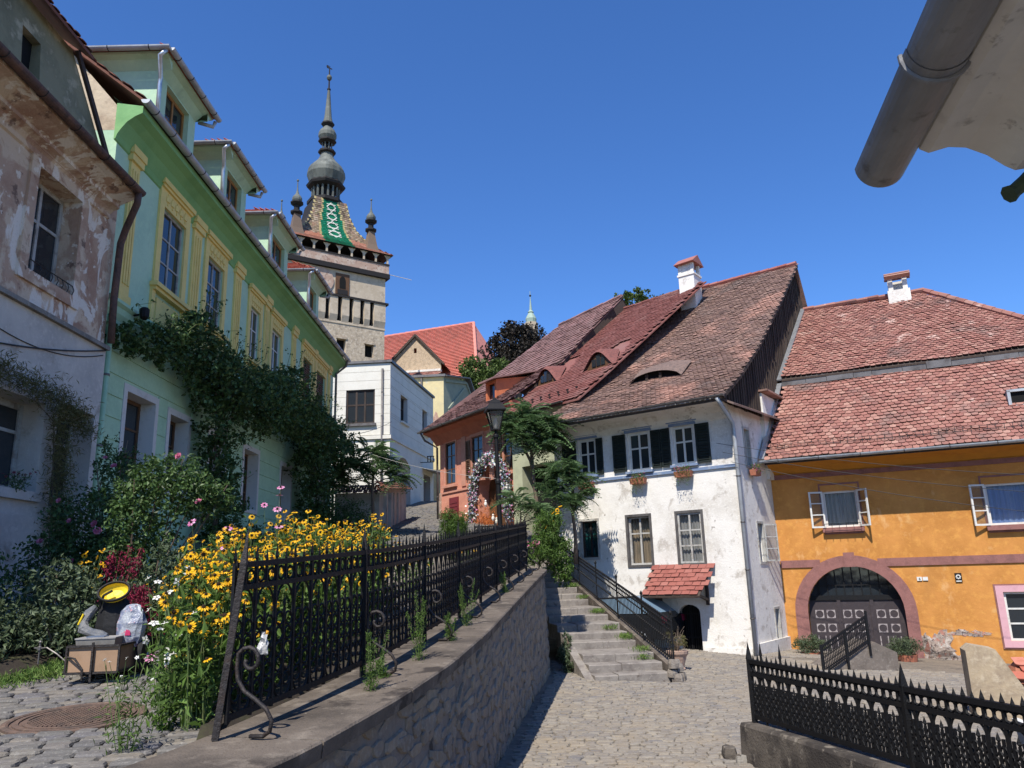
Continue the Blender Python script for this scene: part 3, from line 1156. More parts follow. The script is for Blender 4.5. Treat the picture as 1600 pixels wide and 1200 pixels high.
for i, (a, b) in enumerate(((1.58, 3.5), (5.2, 7.05), (9.1, 11.15), (13.6, 15.3))):
    ZT = 10.78
    dm = MB()
    wa, wb = a + .42, b - .36
    dm.sheet(rect(a, b, 8.9, ZT), [rect(wa, wb, 9.25, 10.52)], -.02, .2)
    for u in (a, b):
        dm.sheet([(-.02, 8.9), (-.02, ZT), (3.2, ZT), (3.2, 11.6), (1.0, 10.1)], (), 0, fn=lambda p, d, z, u=u: (u, p, z))
    do = dm.build('dormer', m_green, gh)
    window(gh, wa, wb, 9.25, 10.52, .12, 2, 2, 'wood_ochre', 'glass', .07, .045, name='dormer_window')
    # coved dormer eaves
    e = MB()
    cv = [(0, ZT - .22), (-.06, ZT - .16), (-.16, ZT - .06), (-.28, ZT - .01), (-.3, ZT + .03), (0, ZT + .06)]
    e.add([(a - .0, y - .02, z) for y, z in cv] + [(b + .0, y - .02, z) for y, z in cv], [(k, k + 1, 7 + k, 6 + k) for k in range(5)] + [range(6), range(6, 12)])
    for u, sg in ((a, -1), (b, 1)):
        e.add([(u + sg * -y, -.3, z) for y, z in cv] + [(u + sg * -y, 3.4, z) for y, z in cv], [(k, k + 1, 7 + k, 6 + k) for k in range(5)] + [range(6), range(6, 12)])
    e.build('dormer_eaves', m_green, do)
    zr = 11.62
    m_ = (a + b) / 2
    A = [(a - .34, -.36, ZT + .06), (b + .34, -.36, ZT + .06), (b + .34, 3.6, ZT + .06), (a - .34, 3.6, ZT + .06), (m_, .75, zr), (m_, 3.9, zr)]
    d_ = MB()
    d_.add(A, [(0, 1, 4), (1, 2, 5, 4), (3, 0, 4, 5), (0, 1, 2, 3)])
    d_.build('dormer_roof', m_btile, do)
    ms = []
    # clay tiles on the front and the two side slopes of the dormer roof
    for side in range(3):
        if side == 0:
            o_, ax, ay = Vector(A[0]), Vector((1, 0, 0)), (Vector(A[4]) - (Vector(A[0]) + Vector(A[1])) / 2)
            wl = b - a + .68
        elif side == 1:
            o_, ax, ay = Vector(A[3]), Vector((0, -1, 0)), Vector((m_ - (a - .34), 0, zr - ZT - .06))
            wl = 3.96
        else:
            o_, ax, ay = Vector(A[1]), Vector((0, 1, 0)), Vector((m_ - (b + .34), 0, zr - ZT - .06))
            wl = 3.96
        ln = ay.length
        ay = ay.normalized()
        nz = ax.cross(ay)
        for r_ in range(int(ln / .19)):
            t = r_ * .19 / ln
            lo, hi = (t * wl / 2, wl - t * wl / 2) if side == 0 else ((0, wl - t * 1.1) if side == 1 else (t * 1.1, wl))
            q = lo + (.11 if r_ % 2 else 0)
            while q < hi - .1:
                ms.append(mtx(o_ + ax * (q + .11) + ay * (r_ * .19), ax * .215, ay * .2, nz * .05))
                q += .22
    if i < 3:
        pieces('roof_tile', TILE_R, ms[:60], gh, m_btile, 60)
        tag(scatter('dormer_tiles', TILE_R, ms[60:], gh, m_btile), kind='stuff')
    else:
        tag(scatter('dormer_tiles', TILE_R, ms, gh, m_btile), kind='stuff')
    gutter(gh, (a - .36, -.42, ZT + .06), (b + .38, -.42, ZT + .06), .07, 'zinc', .6, 'dormer_gutter')
    gutter(gh, (a - .41, -.42, ZT + .055), (a - .41, 3.0, ZT + .07), .07, 'zinc', .7, 'dormer_gutter')
    downpipe(gh, [(a - .38, -.34, ZT), (a - .37, -.2, ZT - .12), (a - .1, -.12, ZT - .45), (a - .07, -.1, ZT - .6), (a - .07, -.1, 9.0)], .045, 'pipe_steel')
    downpipe(gh, [(b + .36, -.34, ZT), (b + .34, -.3, ZT - .14), (b + .1, -.05, ZT - .17)], .045, 'zinc', 'spout')
tag(gh, kind='thing')
wl_ = MB()
wl_.tube([(0, 0, 0), (0, -.18, .03)], .02, 6)
wl_.lathe([(.05, -.1), (.085, -.06), (.09, .1), (.06, .13)], 10, (0, -.2, .02))
o = wl_.build('wall_spotlight', X['iron'])
o.location = (-7.3 + .16, 12.6 + 1.2, 4.95)
o.rotation_euler = (0, 0, R(90))
tag(o, 'small black spotlight on the green house wall by the downpipe', 'light')

# ================================================================== BROWN PEELING HOUSE (left edge)
m_brown = mat('peeling brown plaster', (.47, .325, .23), .95,
              [(1.1, (.36, .215, .145), .45, .58, 8), (1.7, (.60, .47, .34), .50, .56, 9, None, .5), (2.6, (.19, .12, .09), .58, .63, 9), (1.4, (.72, .65, .56), .54, .565, 10, (1.3, 1, .7), .9), (4.5, (.70, .61, .50), .60, .63, 10), (30, (.52, .39, .28), .55, .8)], [(5, .7, 8), (26, .5, 6)])
m_greyw = mat('grey limewash', (.55, .51, .45), .95, [(1.1, (.44, .41, .37), .42, .62, 7), (3, (.34, .30, .25), .58, .70, 8), (14, (.60, .56, .50), .52, .75)], [(7, .4, 7), (40, .25)])
m_mans = mat('mossy grey plaster', (.24, .225, .14), .95, [(1.5, (.14, .135, .085), .45, .62, 7), (3, (.38, .34, .23), .55, .65, 8)], [(8, .7, 7)])
m_rustg = mat('rusty brown gutter', (.10, .06, .05), .7, [(5, (.16, .085, .06), .5, .7), (12, (.05, .035, .035), .5, .7)], [(25, .5)])
bh = thing('brown_house', 'peeling brown plaster house with a rusty gutter at the left edge', 'house', (-7.1, 12.6, 0), 90.25)
B0, B1 = -9.5, .2
hup, hlo = [(-5.2, -4.1, 4.55, 6.2), (-2.12, -.95, 4.55, 6.2)], [(-5.6, -4.2, 1.35, 2.7), (-2.9, -1.32, 1.35, 2.68), (-.98, .05, 1.15, 2.78)]
g = MB()
g.sheet(rect(B0, B1, 4.02, 6.95), [rect(*q) for q in hup], 0, .36)
g.poly((B1, 0, -1), (B1, 8, -1), (B1, 8, 6.9), (B1, 0, 6.9))
g.poly((B0, 0, -1), (B0, 8, -1), (B0, 8, 6.9), (B0, 0, 6.9))
g.build('upper_wall', m_brown, bh)
g = MB()
g.sheet([(B0, -1.2), (B1, -1.2), (B1, 4.0), (B0, 4.0)], [rect(*q) for q in hlo], -.05, .42, thick=.05)
g.build('lower_wall', m_greyw, bh)
g = MB()
g.box(B0, B1, -.10, -.05, -1.2, 1.0)
g.build('plinth', m_greyw, bh)
g = MB()
g.box(B0, B1 + .01, -.12, 0, 3.96, 4.03)
g.build('string_course', X['stone'], bh)
for a, b, c, d in hup:
    s = MB()
    s.sheet(rect(a - .2, b + .2, c - .18, d + .24), [rect(a, b, c, d)], -.045, .04, thick=.045)
    s.box(a - .28, b + .28, -.09, 0, d + .24, d + .32)
    s.build('window_surround', m_brown, bh)
    window(bh, a + .01, b - .01, c, d, .3, 2, 2, 'old_paint', 'glass', .07, .05, [.62])
    rr = MB()
    for k in range(9):
        q = a + (b - a) * k / 8
        rr.tube([(q, -.03, c), (q, -.06, c + .08), (q, -.03, c + .16)], .008, 4)
    rr.tube([(a, -.03, c + .16), (b, -.03, c + .16)], .01, 4)
    rr.build('sill_rail', X['iron_rust'], bh)
for k, (a, b, c, d) in enumerate(hlo):
    window(bh, a + .01, b - .01, c, d - .02, .3, 2, 2, 'old_paint', 'glass', .09, .05, [.7])
    s = MB()
    s.box(a - .06, b + .06, -.12, .02, c - .14, c - .005)
    s.build('window_sill', m_greyw, bh)
# eaves with mouldings, rusty gutter, mansard
g = MB()
cv = [(0, 6.3), (-.04, 6.32), (-.04, 6.4), (-.1, 6.46), (-.2, 6.5), (-.2, 6.56), (-.42, 6.66), (-.52, 6.68), (-.52, 6.76), (0, 6.95)]
g.add([(B0, y, z) for y, z in cv] + [(B1 - .3, y, z) for y, z in cv], [(k, k + 1, 11 + k, 10 + k) for k in range(9)] + [range(10), range(10, 20)])
g.build('eaves_moulding', m_brown, bh)
gutter(bh, (B0, -.6, 6.80), (B1 - .36, -.6, 6.77), .085, 'zinc_dark', .8).data.materials[0] = m_rustg
downpipe(bh, [(B1 - .46, -.6, 6.72), (B1 - .44, -.58, 6.52), (B1 - .1, -.24, 6.2), (B1 - .04, -.14, 5.95), (B1 - .04, -.12, 4.9), (B1 + .0, -.12, 4.1)], .06, 'zinc_dark').data.materials[0] = m_rustg
g = MB()
g.sheet([(B0, 6.9), (B1 - .3, 6.9), (B1 - .8, 7.6), (B1 - 1.65, 8.75), (B0, 8.75)], [rect(-2.75, -2.3, 7.55, 8.2)], -.02, .2, fn=lambda u, d, z: (u, d + (z - 6.9) * .08, z))
g.poly((B1 - .3, 0, 6.9), (B1 - 1.65, .15, 8.75), (B1 - 1.65, 6, 8.75), (B1 - .3, 6, 6.9))
g.build('mansard_wall', m_mans, bh)
g = MB()
g.box(-2.75, -2.3, .22, .24, 7.5, 8.25)
g.build('attic_opening', X['dark_void'], bh)
g = MB()
for q in ([(B1 - .26, 6.92), (B1 - .76, 7.62), (B1 - 1.6, 8.78)],):
    for p_, r_ in zip(q, q[1:]):
        g.bar((p_[0], -.08 + (p_[1] - 6.9) * .08, p_[1]), (r_[0], -.08 + (r_[1] - 6.9) * .08, r_[1]), .1, .05, up=(0, 1, 0))
g.build('verge_board', X['wood_dark'], bh)
pr = [(-.16, 8.74), (4.2, 11.6)]
deck(pr, lambda t: B0, lambda t: B1 - 1.5 - 1.5 * t, 'upper_roof', bh, m_roofold)
tag(scatter('roof_tiles', TILE_R, tile_cells(pr[:1] + [(1.0, 9.5)], lambda t: B0, lambda t: B1 - 1.5, .19, .17), bh, m_roofold), kind='stuff')
for t0 in (0,):
    ms = tile_cells([(0, 0), (.001, 2.2)], lambda t: 0, lambda t: .18, .18, .17)
g = MB()
g.box(B0, B1 - .3, .2, 6, 6.8, 6.9)
g.build('attic_floor', X['wood_dark'], bh)
tag(bh, kind='thing')


# ================================================================== WHITE HOUSE (centre right)
m_white = mat('white limewash', (.72, .69, .64), .95, [(.9, (.60, .565, .51), .46, .60, 9), (2.2, (.47, .43, .38), .56, .64, 8, (1, 1, .8), .5), (4.5, (.34, .305, .265), .63, .68, 8), (16, (.76, .74, .70), .5, .75), (1.6, (.60, .55, .45), .62, .75, 6, (1, 1, .3))], [(4, .5, 7), (24, .35, 6)])
m_wtile = mat('mossy brown tile', (.3, .17, .12), .88, [(9, (.22, .14, .11), .5, .75), (.55, (.38, .215, .165), .50, .62, 4), (.5, (.17, .13, .115), .58, .72, 5), (30, (.42, .33, .27), .62, .8)], [(30, .5)],
              ramp=['7b6258', '735a51', '846a5f', '6b554d', '8a7064', '78605a', '705a53', '8e7569'])
m_blue = mat('blue window trim and shadow line', (.16, .22, .34), .7, [(8, (.28, .32, .38), .5, .7)], [(30, .3)])
m_shut = mat('black green shutter', (.012, .018, .016), .6, [(9, (.03, .035, .03), .55, .75)], [(30, .3)])
WL = 6.26
wh = thing('white_house', 'tall whitewashed house with black shutters and steep mossy roof', 'house', (1.36, 25.87, -2.4), -37)
wlo = [(2.64, 3.40, 2.52, 3.98), (4.32, 5.08, 2.52, 3.98), (.92, 1.54, 2.80, 3.95)]
wup = [(.98, 1.62, 5.42, 6.60), (2.84, 3.58, 5.38, 6.58), (4.38, 5.06, 5.42, 6.58)]
door = arch(4.12, 4.80, -.3, 1.15, 1.36, 8)
sidew = [(1.25, 1.70, 2.5, 3.62), (.9, 1.32, 5.3, 6.42), (1.98, 2.34, .3, 1.14)]
g = MB()
g.sheet([(0, -.6), (WL, -.6), (WL, 7.2), (0, 7.2)], [rect(*q) for q in wlo + wup] + [door], 0, .28)
g.sheet([(0, -.6), (10, -.6), (10, 7.2), (0, 7.2)], [rect(*q) for q in sidew], 0, .28, fn=lambda u, d, z: (WL - d, u, z))
g.poly((0, 0, -.6), (0, 10, -.6), (0, 10, 7.2), (0, 0, 7.2))
g.poly((0, 10, -.6), (WL, 10, -.6), (WL, 10, 7.2), (0, 10, 7.2))
g.build('wall', m_white, wh)
g = MB()
g.box(-.5, 4.04, -.07, -.002, -.6, .18)
g.box(4.88, WL + .04, -.07, -.002, -.6, .2)
g.box(WL + .002, WL + .07, -.07, 3, -.6, .3)
g.build('plinth', m_white, wh)
for i, (a, b, c, d) in enumerate(wlo):
    s = MB()
    s.sheet(rect(a - .07, b + .07, c - .07, d + .07), [rect(a + .004, b - .004, c + .004, d - .004)], -.03, .1, thick=.03)
    s.build('window_surround', X['zinc_dark'] if i < 2 else X['old_paint'], wh)
    if i == 1:
        window(wh, a, b, c, d, .04, 2, 3, 'old_paint', 'glass_clear', .06, .04, curtain='curtain_grey')
    elif i == 0:
        f = window(wh, a, b, c, d, .12, 2, 2, 'old_paint', 'glass_clear', .06, .045, [.66], curtain='curtain_tan')
    else:
        window(wh, a, b, c, d, .12, 2, 2, 'wood_dark', 'glass_clear', .05, .03, [.6], curtain='curtain_teal')
for a, b, c, d in wup:
    s = MB()
    s.box(a - .1, b + .1, -.05, -.005, d + .02, d + .12)
    s.box(a - .16, b + .16, -.08, -.005, d + .12, d + .17)
    s.build('window_lintel', m_blue, wh)
    window(wh, a, b, c, d, .08, 2, 2, 'white_paint', 'glass', .07, .05, [.6])
    s = MB()
    s.box(a - .1, b + .1, -.12, 0, c - .08, c - .005)
    s.build('window_sill', m_blue, wh)
# louvred shutters folded back against the wall
def shutter(parent, u0, u1, z0, z1, m_, y=-.05):
    f = MB()
    for q in ((u0, u0 + .05), (u1 - .05, u1)):
        f.box(q[0], q[1], y - .02, y + .02, z0, z1)
    for q in (z0, (z0 + z1) / 2 - .03, z1 - .06):
        f.box(u0 + .05, u1 - .05, y - .018, y + .018, q, q + .06)
    f.box(u0 + .05, u1 - .05, y + .012, y + .018, z0 + .06, z1 - .06)
    o = f.build('shutter', m_, parent)
    l = MB()
    l.bar((u0 + .05, y, 0), (u1 - .05, y, 0), .035, .012, up=(0, .6, 1))
    me = l.mesh('louvre', m_)
    n = int((z1 - z0 - .2) / .075)
    for k in range(n):
        z = z0 + .09 + (z1 - z0 - .2) * k / (n - 1)
        if abs(z - (z0 + z1) / 2) > .035:
            link('louvre', me, o, Matrix.Translation((0, 0, z)))
    return o
for a, b in ((.36, .90), (1.68, 1.92), (2.30, 2.76), (3.66, 3.98), (4.0, 4.30), (5.14, 5.58)):
    shutter(wh, a, b, 5.40, 6.58, m_shut)
g = MB()
g.box(-.02, WL + .02, -.055, 0, 5.18, 5.27)
g.build('string_course', m_blue, wh)  # blue strip painted in for the shadow line below the upper windows
# cellar door: iron grille in front of darkness
g = MB()
g.sheet(arch(4.12, 4.80, -.3, 1.15, 1.36, 8), (), .26)
g.build('door', X['dark_void'], wh)
for k in range(10):
    u = 4.15 + .62 * k / 9
    b_ = MB()
    b_.bar((u, .1, -.28), (u, .1, 1.14 + .2 * math.sin(math.pi * (k + .4) / 9.8)), .016, .016)
    b_.build('door_bar', X['iron'], wh)
b_ = MB()
for z in (-.2, .45, 1.1):
    b_.box(4.12, 4.8, .085, .095, z - .02, z + .02)
b_.box(4.43, 4.47, .08, .09, -.28, 1.3)
b_.build('door_rail', X['iron'], wh)
g = MB()
g.box(3.95, 5.0, -.5, -.08, -.6, -.2)
g.box(5.0, 6.6, -.45, -.08, -.6, -.14)
g.build('door_step', m_step, wh)
# tiled door canopy
m_ctile = mat('red concrete tile', (.36, .13, .1), .8, [(6, (.27, .1, .08), .48, .7), (30, (.44, .2, .16), .6, .8)], [(30, .4)], ramp=['8a5249', '92594f', '814a42', '9a655b'])
cp = [(-.85, 1.66), (-.04, 2.46)]
deck(cp, lambda t: 3.42, lambda t: 5.2 + .06 * t, 'canopy_deck', wh, X['wood_dark'], .03, .05)
pieces('canopy_tile', TILE_S, tile_cells(cp, lambda t: 3.40, lambda t: 5.22 + .06 * t, .25, .165, .032), wh, m_ctile, 300)
for u in (3.6, 5.08):
    g = MB()
    g.bar((u, -.03, 1.35), (u, -.03, 2.3), .09, .08)
    g.bar((u, -.06, 1.5), (u, -.7, 1.66), .07, .07)
    g.bar((u, -.06, 2.25), (u, -.76, 1.68), .06, .06)
    g.build('canopy_bracket', X['wood_dark'], wh)
# coved eaves
g = MB()
cv = [(0, 6.62), (-.03, 6.66), (-.14, 6.82), (-.34, 6.96), (-.62, 7.02), (-.9, 7.04), (-.9, 7.1), (0, 7.3)]
g.add([(-.02, y, z) for y, z in cv] + [(WL + .04, y, z) for y, z in cv], [(k, k + 1, 9 + k, 8 + k) for k in range(7)] + [range(8), range(8, 16)])
g.build('eaves_cove', m_white, wh)
WP = [(-1.0, 7.12), (.6, 8.05), (2.5, 9.36), (5.44, 11.72), (8.02, 13.88)]
wsag = lambda u, y: -.05 * math.sin(max(0, min(1, u / 6.3)) * math.pi) * math.sin(max(0, (y + 1) / 9) * math.pi) + .02 * math.sin(u * 2.1 + y * 1.3)
wL = lambda t: -.12 + 2.5 * max(0, t) ** 1.05
wR = lambda t: WL + .22
slit = lambda u, y, z: 2.45 < u < 4.2 and 1.35 < y < 2.0 and abs(u - 3.3) < .9 - (y - 1.35) * .5
deck(WP, wL, wR, 'roof_deck', wh, X['wood_dark'], .11, .06)
tl = tile_cells(WP, wL, wR, .155, .125, .03, .016, slit, wsag)
tl.sort(key=lambda m: m[1, 3])
pieces('roof_tile', TILE_R, tl, wh, m_wtile, 300, 'roof_tiles')
g = MB()
# eyebrow slit: a lifted lip of tiles over a dark opening
rows = []
for k in range(13):
    q = k / 12
    u = 2.35 + 1.95 * q
    h = .30 * math.sin(math.pi * q) ** .55
    rows.append([(u, 1.2, 8.50 + h), (u, 1.24, 8.53 + h), (u, 2.15 + .3 * math.sin(math.pi * q), 9.19 + .2 * math.sin(math.pi * q))])
for a, b in zip(rows, rows[1:]):
    g.poly(a[0], b[0], b[1], a[1])
    g.poly(a[1], b[1], b[2], a[2])
g.build('eyebrow_roof', mat('mossy eyebrow tile', (.17, .115, .095), .9, [(9, (.10, .075, .065), .45, .65), (24, (.26, .19, .16), .52, .7)], [(14, .9, 6, (3, 1, 1))]), wh)
g = MB()
for a, b in zip(rows, rows[1:]):
    g.poly((a[0][0], 1.42, 8.46), (b[0][0], 1.42, 8.46), (b[0][0], 1.42, b[0][2] + .05), (a[0][0], 1.42, a[0][2] + .05))
g.build('eyebrow_opening', X['dark_void'], wh)
for u in (2.95, 3.45):
    g = MB()
    g.box(u, u + .09, 1.3, 1.38, 8.4, 8.76)
    g.build('eyebrow_post', X['wood_dark'], wh)
deck([(10.6, 7.2), (9.0, 12.0), (8.02, 13.9)], wL, wR, 'rear_roof', wh, m_wtile, .02)
ridge_row('ridge_tile', (2.5, 8.02, 13.92), (WL + .2, 8.02, 13.92), wh, m_ctile, .12, .35)
# boarded gable
top = lambda y: interp([(p[0], p[1] - .14) for p in WP] + [(9.0, 12.0), (10.6, 7.2)], y)
y = -.72
k = 0
while y < 10.2:
    w_ = rnd.uniform(.17, .24)
    b_ = MB()
    d_ = rnd.uniform(0, .018)
    z0 = 7.0 + rnd.uniform(-.04, .02)
    za, zb = top(y + .005), top(y + w_ - .005)
    if min(za, zb) > z0 + .05:
        pts = [(y + .005, z0), (y + w_ - .005, z0)] + ([(y + w_ - .005, zb), (8.02, 13.75), (y + .005, za)] if y < 8.02 < y + w_ else [(y + w_ - .005, zb), (y + .005, za)])
        b_.sheet(pts, (), WL + .05 + d_, fn=lambda u, d, z: (d, u, z), thick=.025)
        b_.build('gable_board', X['wood_dark'], wh)
    y += w_
g = MB()
g.sheet([(-.8, 7.0)] + [(p[0], p[1] - .15) for p in WP] + [(9.0, 12.0), (10.4, 7.0)], (), WL + .03, fn=lambda u, d, z: (d, u, z))
g.build('gable_backing', X['wood_dark'], wh)
g = MB()
for a, b in zip(WP, WP[1:]):
    g.bar((WL + .24, a[0], a[1] - .06), (WL + .24, b[0], b[1] - .06), .03, .12, up=(0, -1, 1))
g.build('verge_board', X['wood_dark'], wh)
# pent strip of tiles along the foot of the gable
ps = MB()
ps.add([(WL + .02, -.75, 7.12), (WL + .02, 3.3, 7.2), (WL + .42, 3.3, 6.98), (WL + .42, -.75, 6.9), (WL + .02, -.75, 7.05), (WL + .02, 3.3, 7.13), (WL + .42, 3.3, 6.92), (WL + .42, -.75, 6.84)], [(0, 1, 2, 3), (4, 5, 6, 7), (3, 2, 6, 7), (0, 3, 7, 4), (1, 2, 6, 5)])
ps.build('pent_roof', m_wtile, wh)
ps = MB()
ps.sheet([(2.55, 5.0), (4.7, 5.0), (5.0, 7.7), (2.55, 7.78)], (), WL + .12, fn=lambda u, d, z: (d, u, z), thick=-.12)
ps.build('stub_wall', m_white, wh)
ps = MB()
ps.bar((WL + .1, 2.45, 7.84), (WL + .1, 5.1, 7.78), .5, .06)
ps.build('stub_coping', m_wtile, wh)
gutter(wh, (-.2, -1.08, 7.10), (WL + .28, -1.08, 7.12), .065, 'zinc_dark', .9)
downpipe(wh, [(WL + .06, -1.06, 7.05), (WL + .1, -.95, 6.9), (WL + .1, -.14, 6.45), (WL + .1, -.1, 6.2), (WL + .1, -.1, -.3)], .06, 'zinc')
for k, (a, b, c, d) in enumerate(sidew):
    s = MB()
    rt = [(a, c), (b, c), (b, d), (a, d)]
    fnS = lambda u, d, z: (WL - d, u, z)
    s.sheet(rect(a - .06, b + .06, c - .06, d + .06), [rect(a + .004, b - .004, c + .004, d - .004)], -.025, .1, fn=fnS, thick=.025)
    so = s.build('window_surround', X['old_paint'], wh)
    p = MB()
    p.sheet(rect(a, b, c, d), (), .16, fn=fnS)
    p.build('pane', X['glass'] if k < 2 else X['dark_void'], so)
    if k < 2:
        p = MB()
        m1 = (a + b) / 2
        for q in ((a, a + .05, c, d), (b - .05, b, c, d), (m1 - .025, m1 + .025, c, d), (a, b, (c + d) / 2 - .02, (c + d) / 2 + .02), (a, b, d - .05, d), (a, b, c, c + .05)):
            p.box(WL - .14, WL - .1, q[0], q[1], q[2], q[3])
        p.build('sash', X['old_paint'], so)
# open wooden casement on the side window
p = MB()
for q in ((0, .045, 0, 1.1), (.4, .445, 0, 1.1), (.045, .4, 0, .05), (.045, .4, 1.05, 1.1), (.045, .4, .36, .39), (.045, .4, .7, .73)):
    p.box(q[0], q[1], -.02, .02, q[2], q[3])
cas = p.build('casement', X['old_paint'], wh)
cas.matrix_basis = Matrix.Translation((WL + .03, 1.72, 2.51)) @ Matrix.Rotation(R(55), 4, 'Z')
p = MB()
p.box(.045, .4, -.004, .004, .05, 1.05)
p.build('pane', X['glass_thin'], cas)
# chimney
ch = MB()
ch.box(2.2, 2.86, 6.4, 7.1, 11.6, 14.1)
ch.box(2.16, 2.9, 6.36, 7.14, 13.98, 14.06)
for u in (2.2, 2.73):
    for y_ in (6.4, 6.97):
        ch.box(u, u + .13, y_, y_ + .13, 14.1, 14.5)
ch.box(2.33, 2.73, 6.42, 6.46, 14.1, 14.5)
cho = ch.build('chimney', m_white, wh)
ch = MB()
ch.add([(2.1, 6.2, 14.46), (2.96, 6.2, 14.5), (2.96, 7.3, 14.5), (2.1, 7.3, 14.46), (2.1, 6.75, 14.84), (2.96, 6.75, 14.88)], [(0, 1, 5, 4), (3, 2, 5, 4), (0, 3, 4), (1, 2, 5), (0, 1, 2, 3)])
ch.build('chimney_cap', m_ctile, cho)
tag(wh, kind='thing')


# ================================================================== MIDDLE HOUSE (red roof with two eyebrow dormers)
m_olive = mat('faded olive render', (.42, .43, .29), .9, [(2, (.34, .35, .24), .45, .65)], [(14, .3)])
m_rtile = mat('machine red tile', (.25, .085, .07), .8, [(7, (.19, .075, .06), .5, .75), (.8, (.22, .11, .095), .5, .66)], [(30, .25)], ramp=['74463f', '7c4c45', '6b403a', '835650'])
mh = thing('red_roof_house', 'olive house with dark red roof and two eyebrow dormers', 'house', (0, 29.5, -2.4), -50)
g = MB()
g.sheet(rect(-.1, 3.0, 2.5, 8.3), [rect(.45, 2.5, 2.7, 6.3)], 0, .6)
g.poly((-.1, 0, 2.5), (-.1, 9, 2.5), (-.1, 9, 8.2), (-.1, 0, 8.2))
g.poly((3.0, 0, 2.5), (3.0, 9, 2.5), (3.0, 9, 8.2), (3.0, 0, 8.2))
g.build('wall', m_olive, mh)
g = MB()
g.box(.4, 2.55, .58, .62, 2.6, 6.35)
g.build('door', X['dark_void'], mh)  # black panel, the shade inside the open doorway put into its colour
g = MB()
cv = [(0, 7.6), (-.1, 7.85), (-.3, 8.0), (-.62, 8.06), (-.62, 8.14), (0, 8.4)]
g.add([(-.1, y, z) for y, z in cv] + [(3.4, y, z) for y, z in cv], [(k, k + 1, 7 + k, 6 + k) for k in range(5)] + [range(6), range(6, 12)])
g.build('eaves_cove', m_olive, mh)
MP = [(-.72, 8.2), (.6, 9.25), (3.1, 11.3), (6.0, 13.72)]
mslope = lambda y: interp(MP, y)
brow = [(.82, .74), (3.7, .84)]
mskip = lambda u, y, z: any(abs(u - c) < .75 - abs(y - 1.5) * .35 and 1.0 < y < 2.6 for c, _ in brow)
deck(MP, lambda t: -.1, lambda t: 4.4 + .9 * t, 'roof_deck', mh, m_rtile, .06)
tag(scatter('roof_tiles', TILE_S, tile_cells(MP, lambda t: -.1, lambda t: 4.3 + .9 * t, .21, .17, .028, .005, mskip), mh, m_rtile), kind='stuff')
deck([(10, 8.5), (6.0, 13.7)], lambda t: -.1, lambda t: 4.6, 'rear_roof', mh, m_rtile)
ridge_row('ridge_tile', (-.1, 6.0, 13.78), (4.3, 6.0, 13.62), mh, m_rtile, .10, .38)
for c, y0 in brow:
    g = MB()
    rows = []
    n = 14
    W_ = y0
    for k in range(n + 1):
        q = -1 + 2 * k / n
        h = .66 * (math.cos(q * math.pi / 2) ** 1.3)
        u = c + q * W_
        zb = mslope(1.15)
        rows.append([(u, 1.0, zb - .13 + h), (u, 1.12, zb - .0 + h), (u, 1.15 + (h + .02) * 1.45, mslope(1.15 + (h + .02) * 1.45) + .035)])
    for a, b in zip(rows, rows[1:]):
        g.poly(a[0], b[0], b[1], a[1])
        g.poly(a[1], b[1], b[2], a[2])
    g.build('eyebrow_roof', mat('red eyebrow tile', (.19, .07, .058), .85, [(9, (.13, .055, .048), .45, .65), (20, (.25, .11, .095), .52, .7)], [(12, .8, 5, (4, 1, 1))]), mh)
    g = MB()
    for a, b in zip(rows, rows[1:]):
        g.poly((a[0][0], 1.1, mslope(1.1) - .1), (b[0][0], 1.1, mslope(1.1) - .1), (b[0][0], 1.1, b[0][2] - .06), (a[0][0], 1.1, a[0][2] - .06))
    f = g.build('eyebrow_window', X['wood_brown'], mh)
    for s_ in (-1, 0, 1):
        p = MB()
        p.box(c + s_ * .23 - .1, c + s_ * .23 + .1, 1.075, 1.09, mslope(1.1) + .06, mslope(1.1) + (.48 if s_ == 0 else .34))
        p.build('pane', X['glass'], f)
gutter(mh, (.15, -.78, 8.18), (3.6, -.78, 8.2), .06, 'zinc_dark', .9)
# snow guards
sg = MB()
sg.box(-.02, .02, -.05, .05, 0, .07)
me = sg.mesh('snow_guard', X['iron_rust'])
for k in range(16):
    u = .1 + k * .24
    y = -.3 + .2 * (k % 2)
    link('snow_guard', me, mh, Matrix.Translation((u, y, mslope(y) + .02)))
tag(mh, kind='thing')

# ================================================================== PINK HOUSE
m_pink = mat('salmon render', (.60, .255, .17), .9, [(1.3, (.50, .205, .14), .45, .63, 6), (6, (.66, .32, .22), .52, .72), (2, (.68, .40, .29), .60, .68, 7)], [(12, .35, 6)])
m_pink2 = mat('salmon pilaster', (.55, .27, .19), .9, [(3, (.48, .22, .15), .45, .65)], [(14, .3)])
m_brick = mat('worn brick edge', (.42, .27, .2), .9, [(9, (.55, .42, .34), .5, .65), (22, (.3, .16, .11), .5, .7)], [(14, .8)])
m_ptile = mat('dusky interlocking tile', (.22, .09, .08), .6, [(5, (.3, .16, .14), .5, .75), (1.0, (.30, .17, .155), .5, .62)], [(30, .25)], ramp=['7b5f59', '836660', '715651', '8c716b'])
ph = thing('pink_house', 'salmon pink house with arched doorway and dusky red roof', 'house', (-3.35, 35, -2.4), -56.75)
pa = arch(3.35, 5.6, 3.0, 5.75, 6.72, 12)
pw = [(.42, 1.38, 6.32, 8.2), (2.8, 3.75, 6.32, 8.1), (5.35, 6.3, 6.32, 8.05)]
g = MB()
g.sheet(rect(-.1, 6.55, 3.0, 9.0), [rect(*q) for q in pw] + [pa], 0, .55)
g.poly((-.1, 0, 3), (-.1, 9, 3), (-.1, 9, 8.8), (-.1, 0, 8.8))
g.poly((6.55, 0, 3), (6.55, 9, 3), (6.55, 9, 8.8), (6.55, 0, 8.8))
g.build('wall', m_pink, ph)
g = MB()
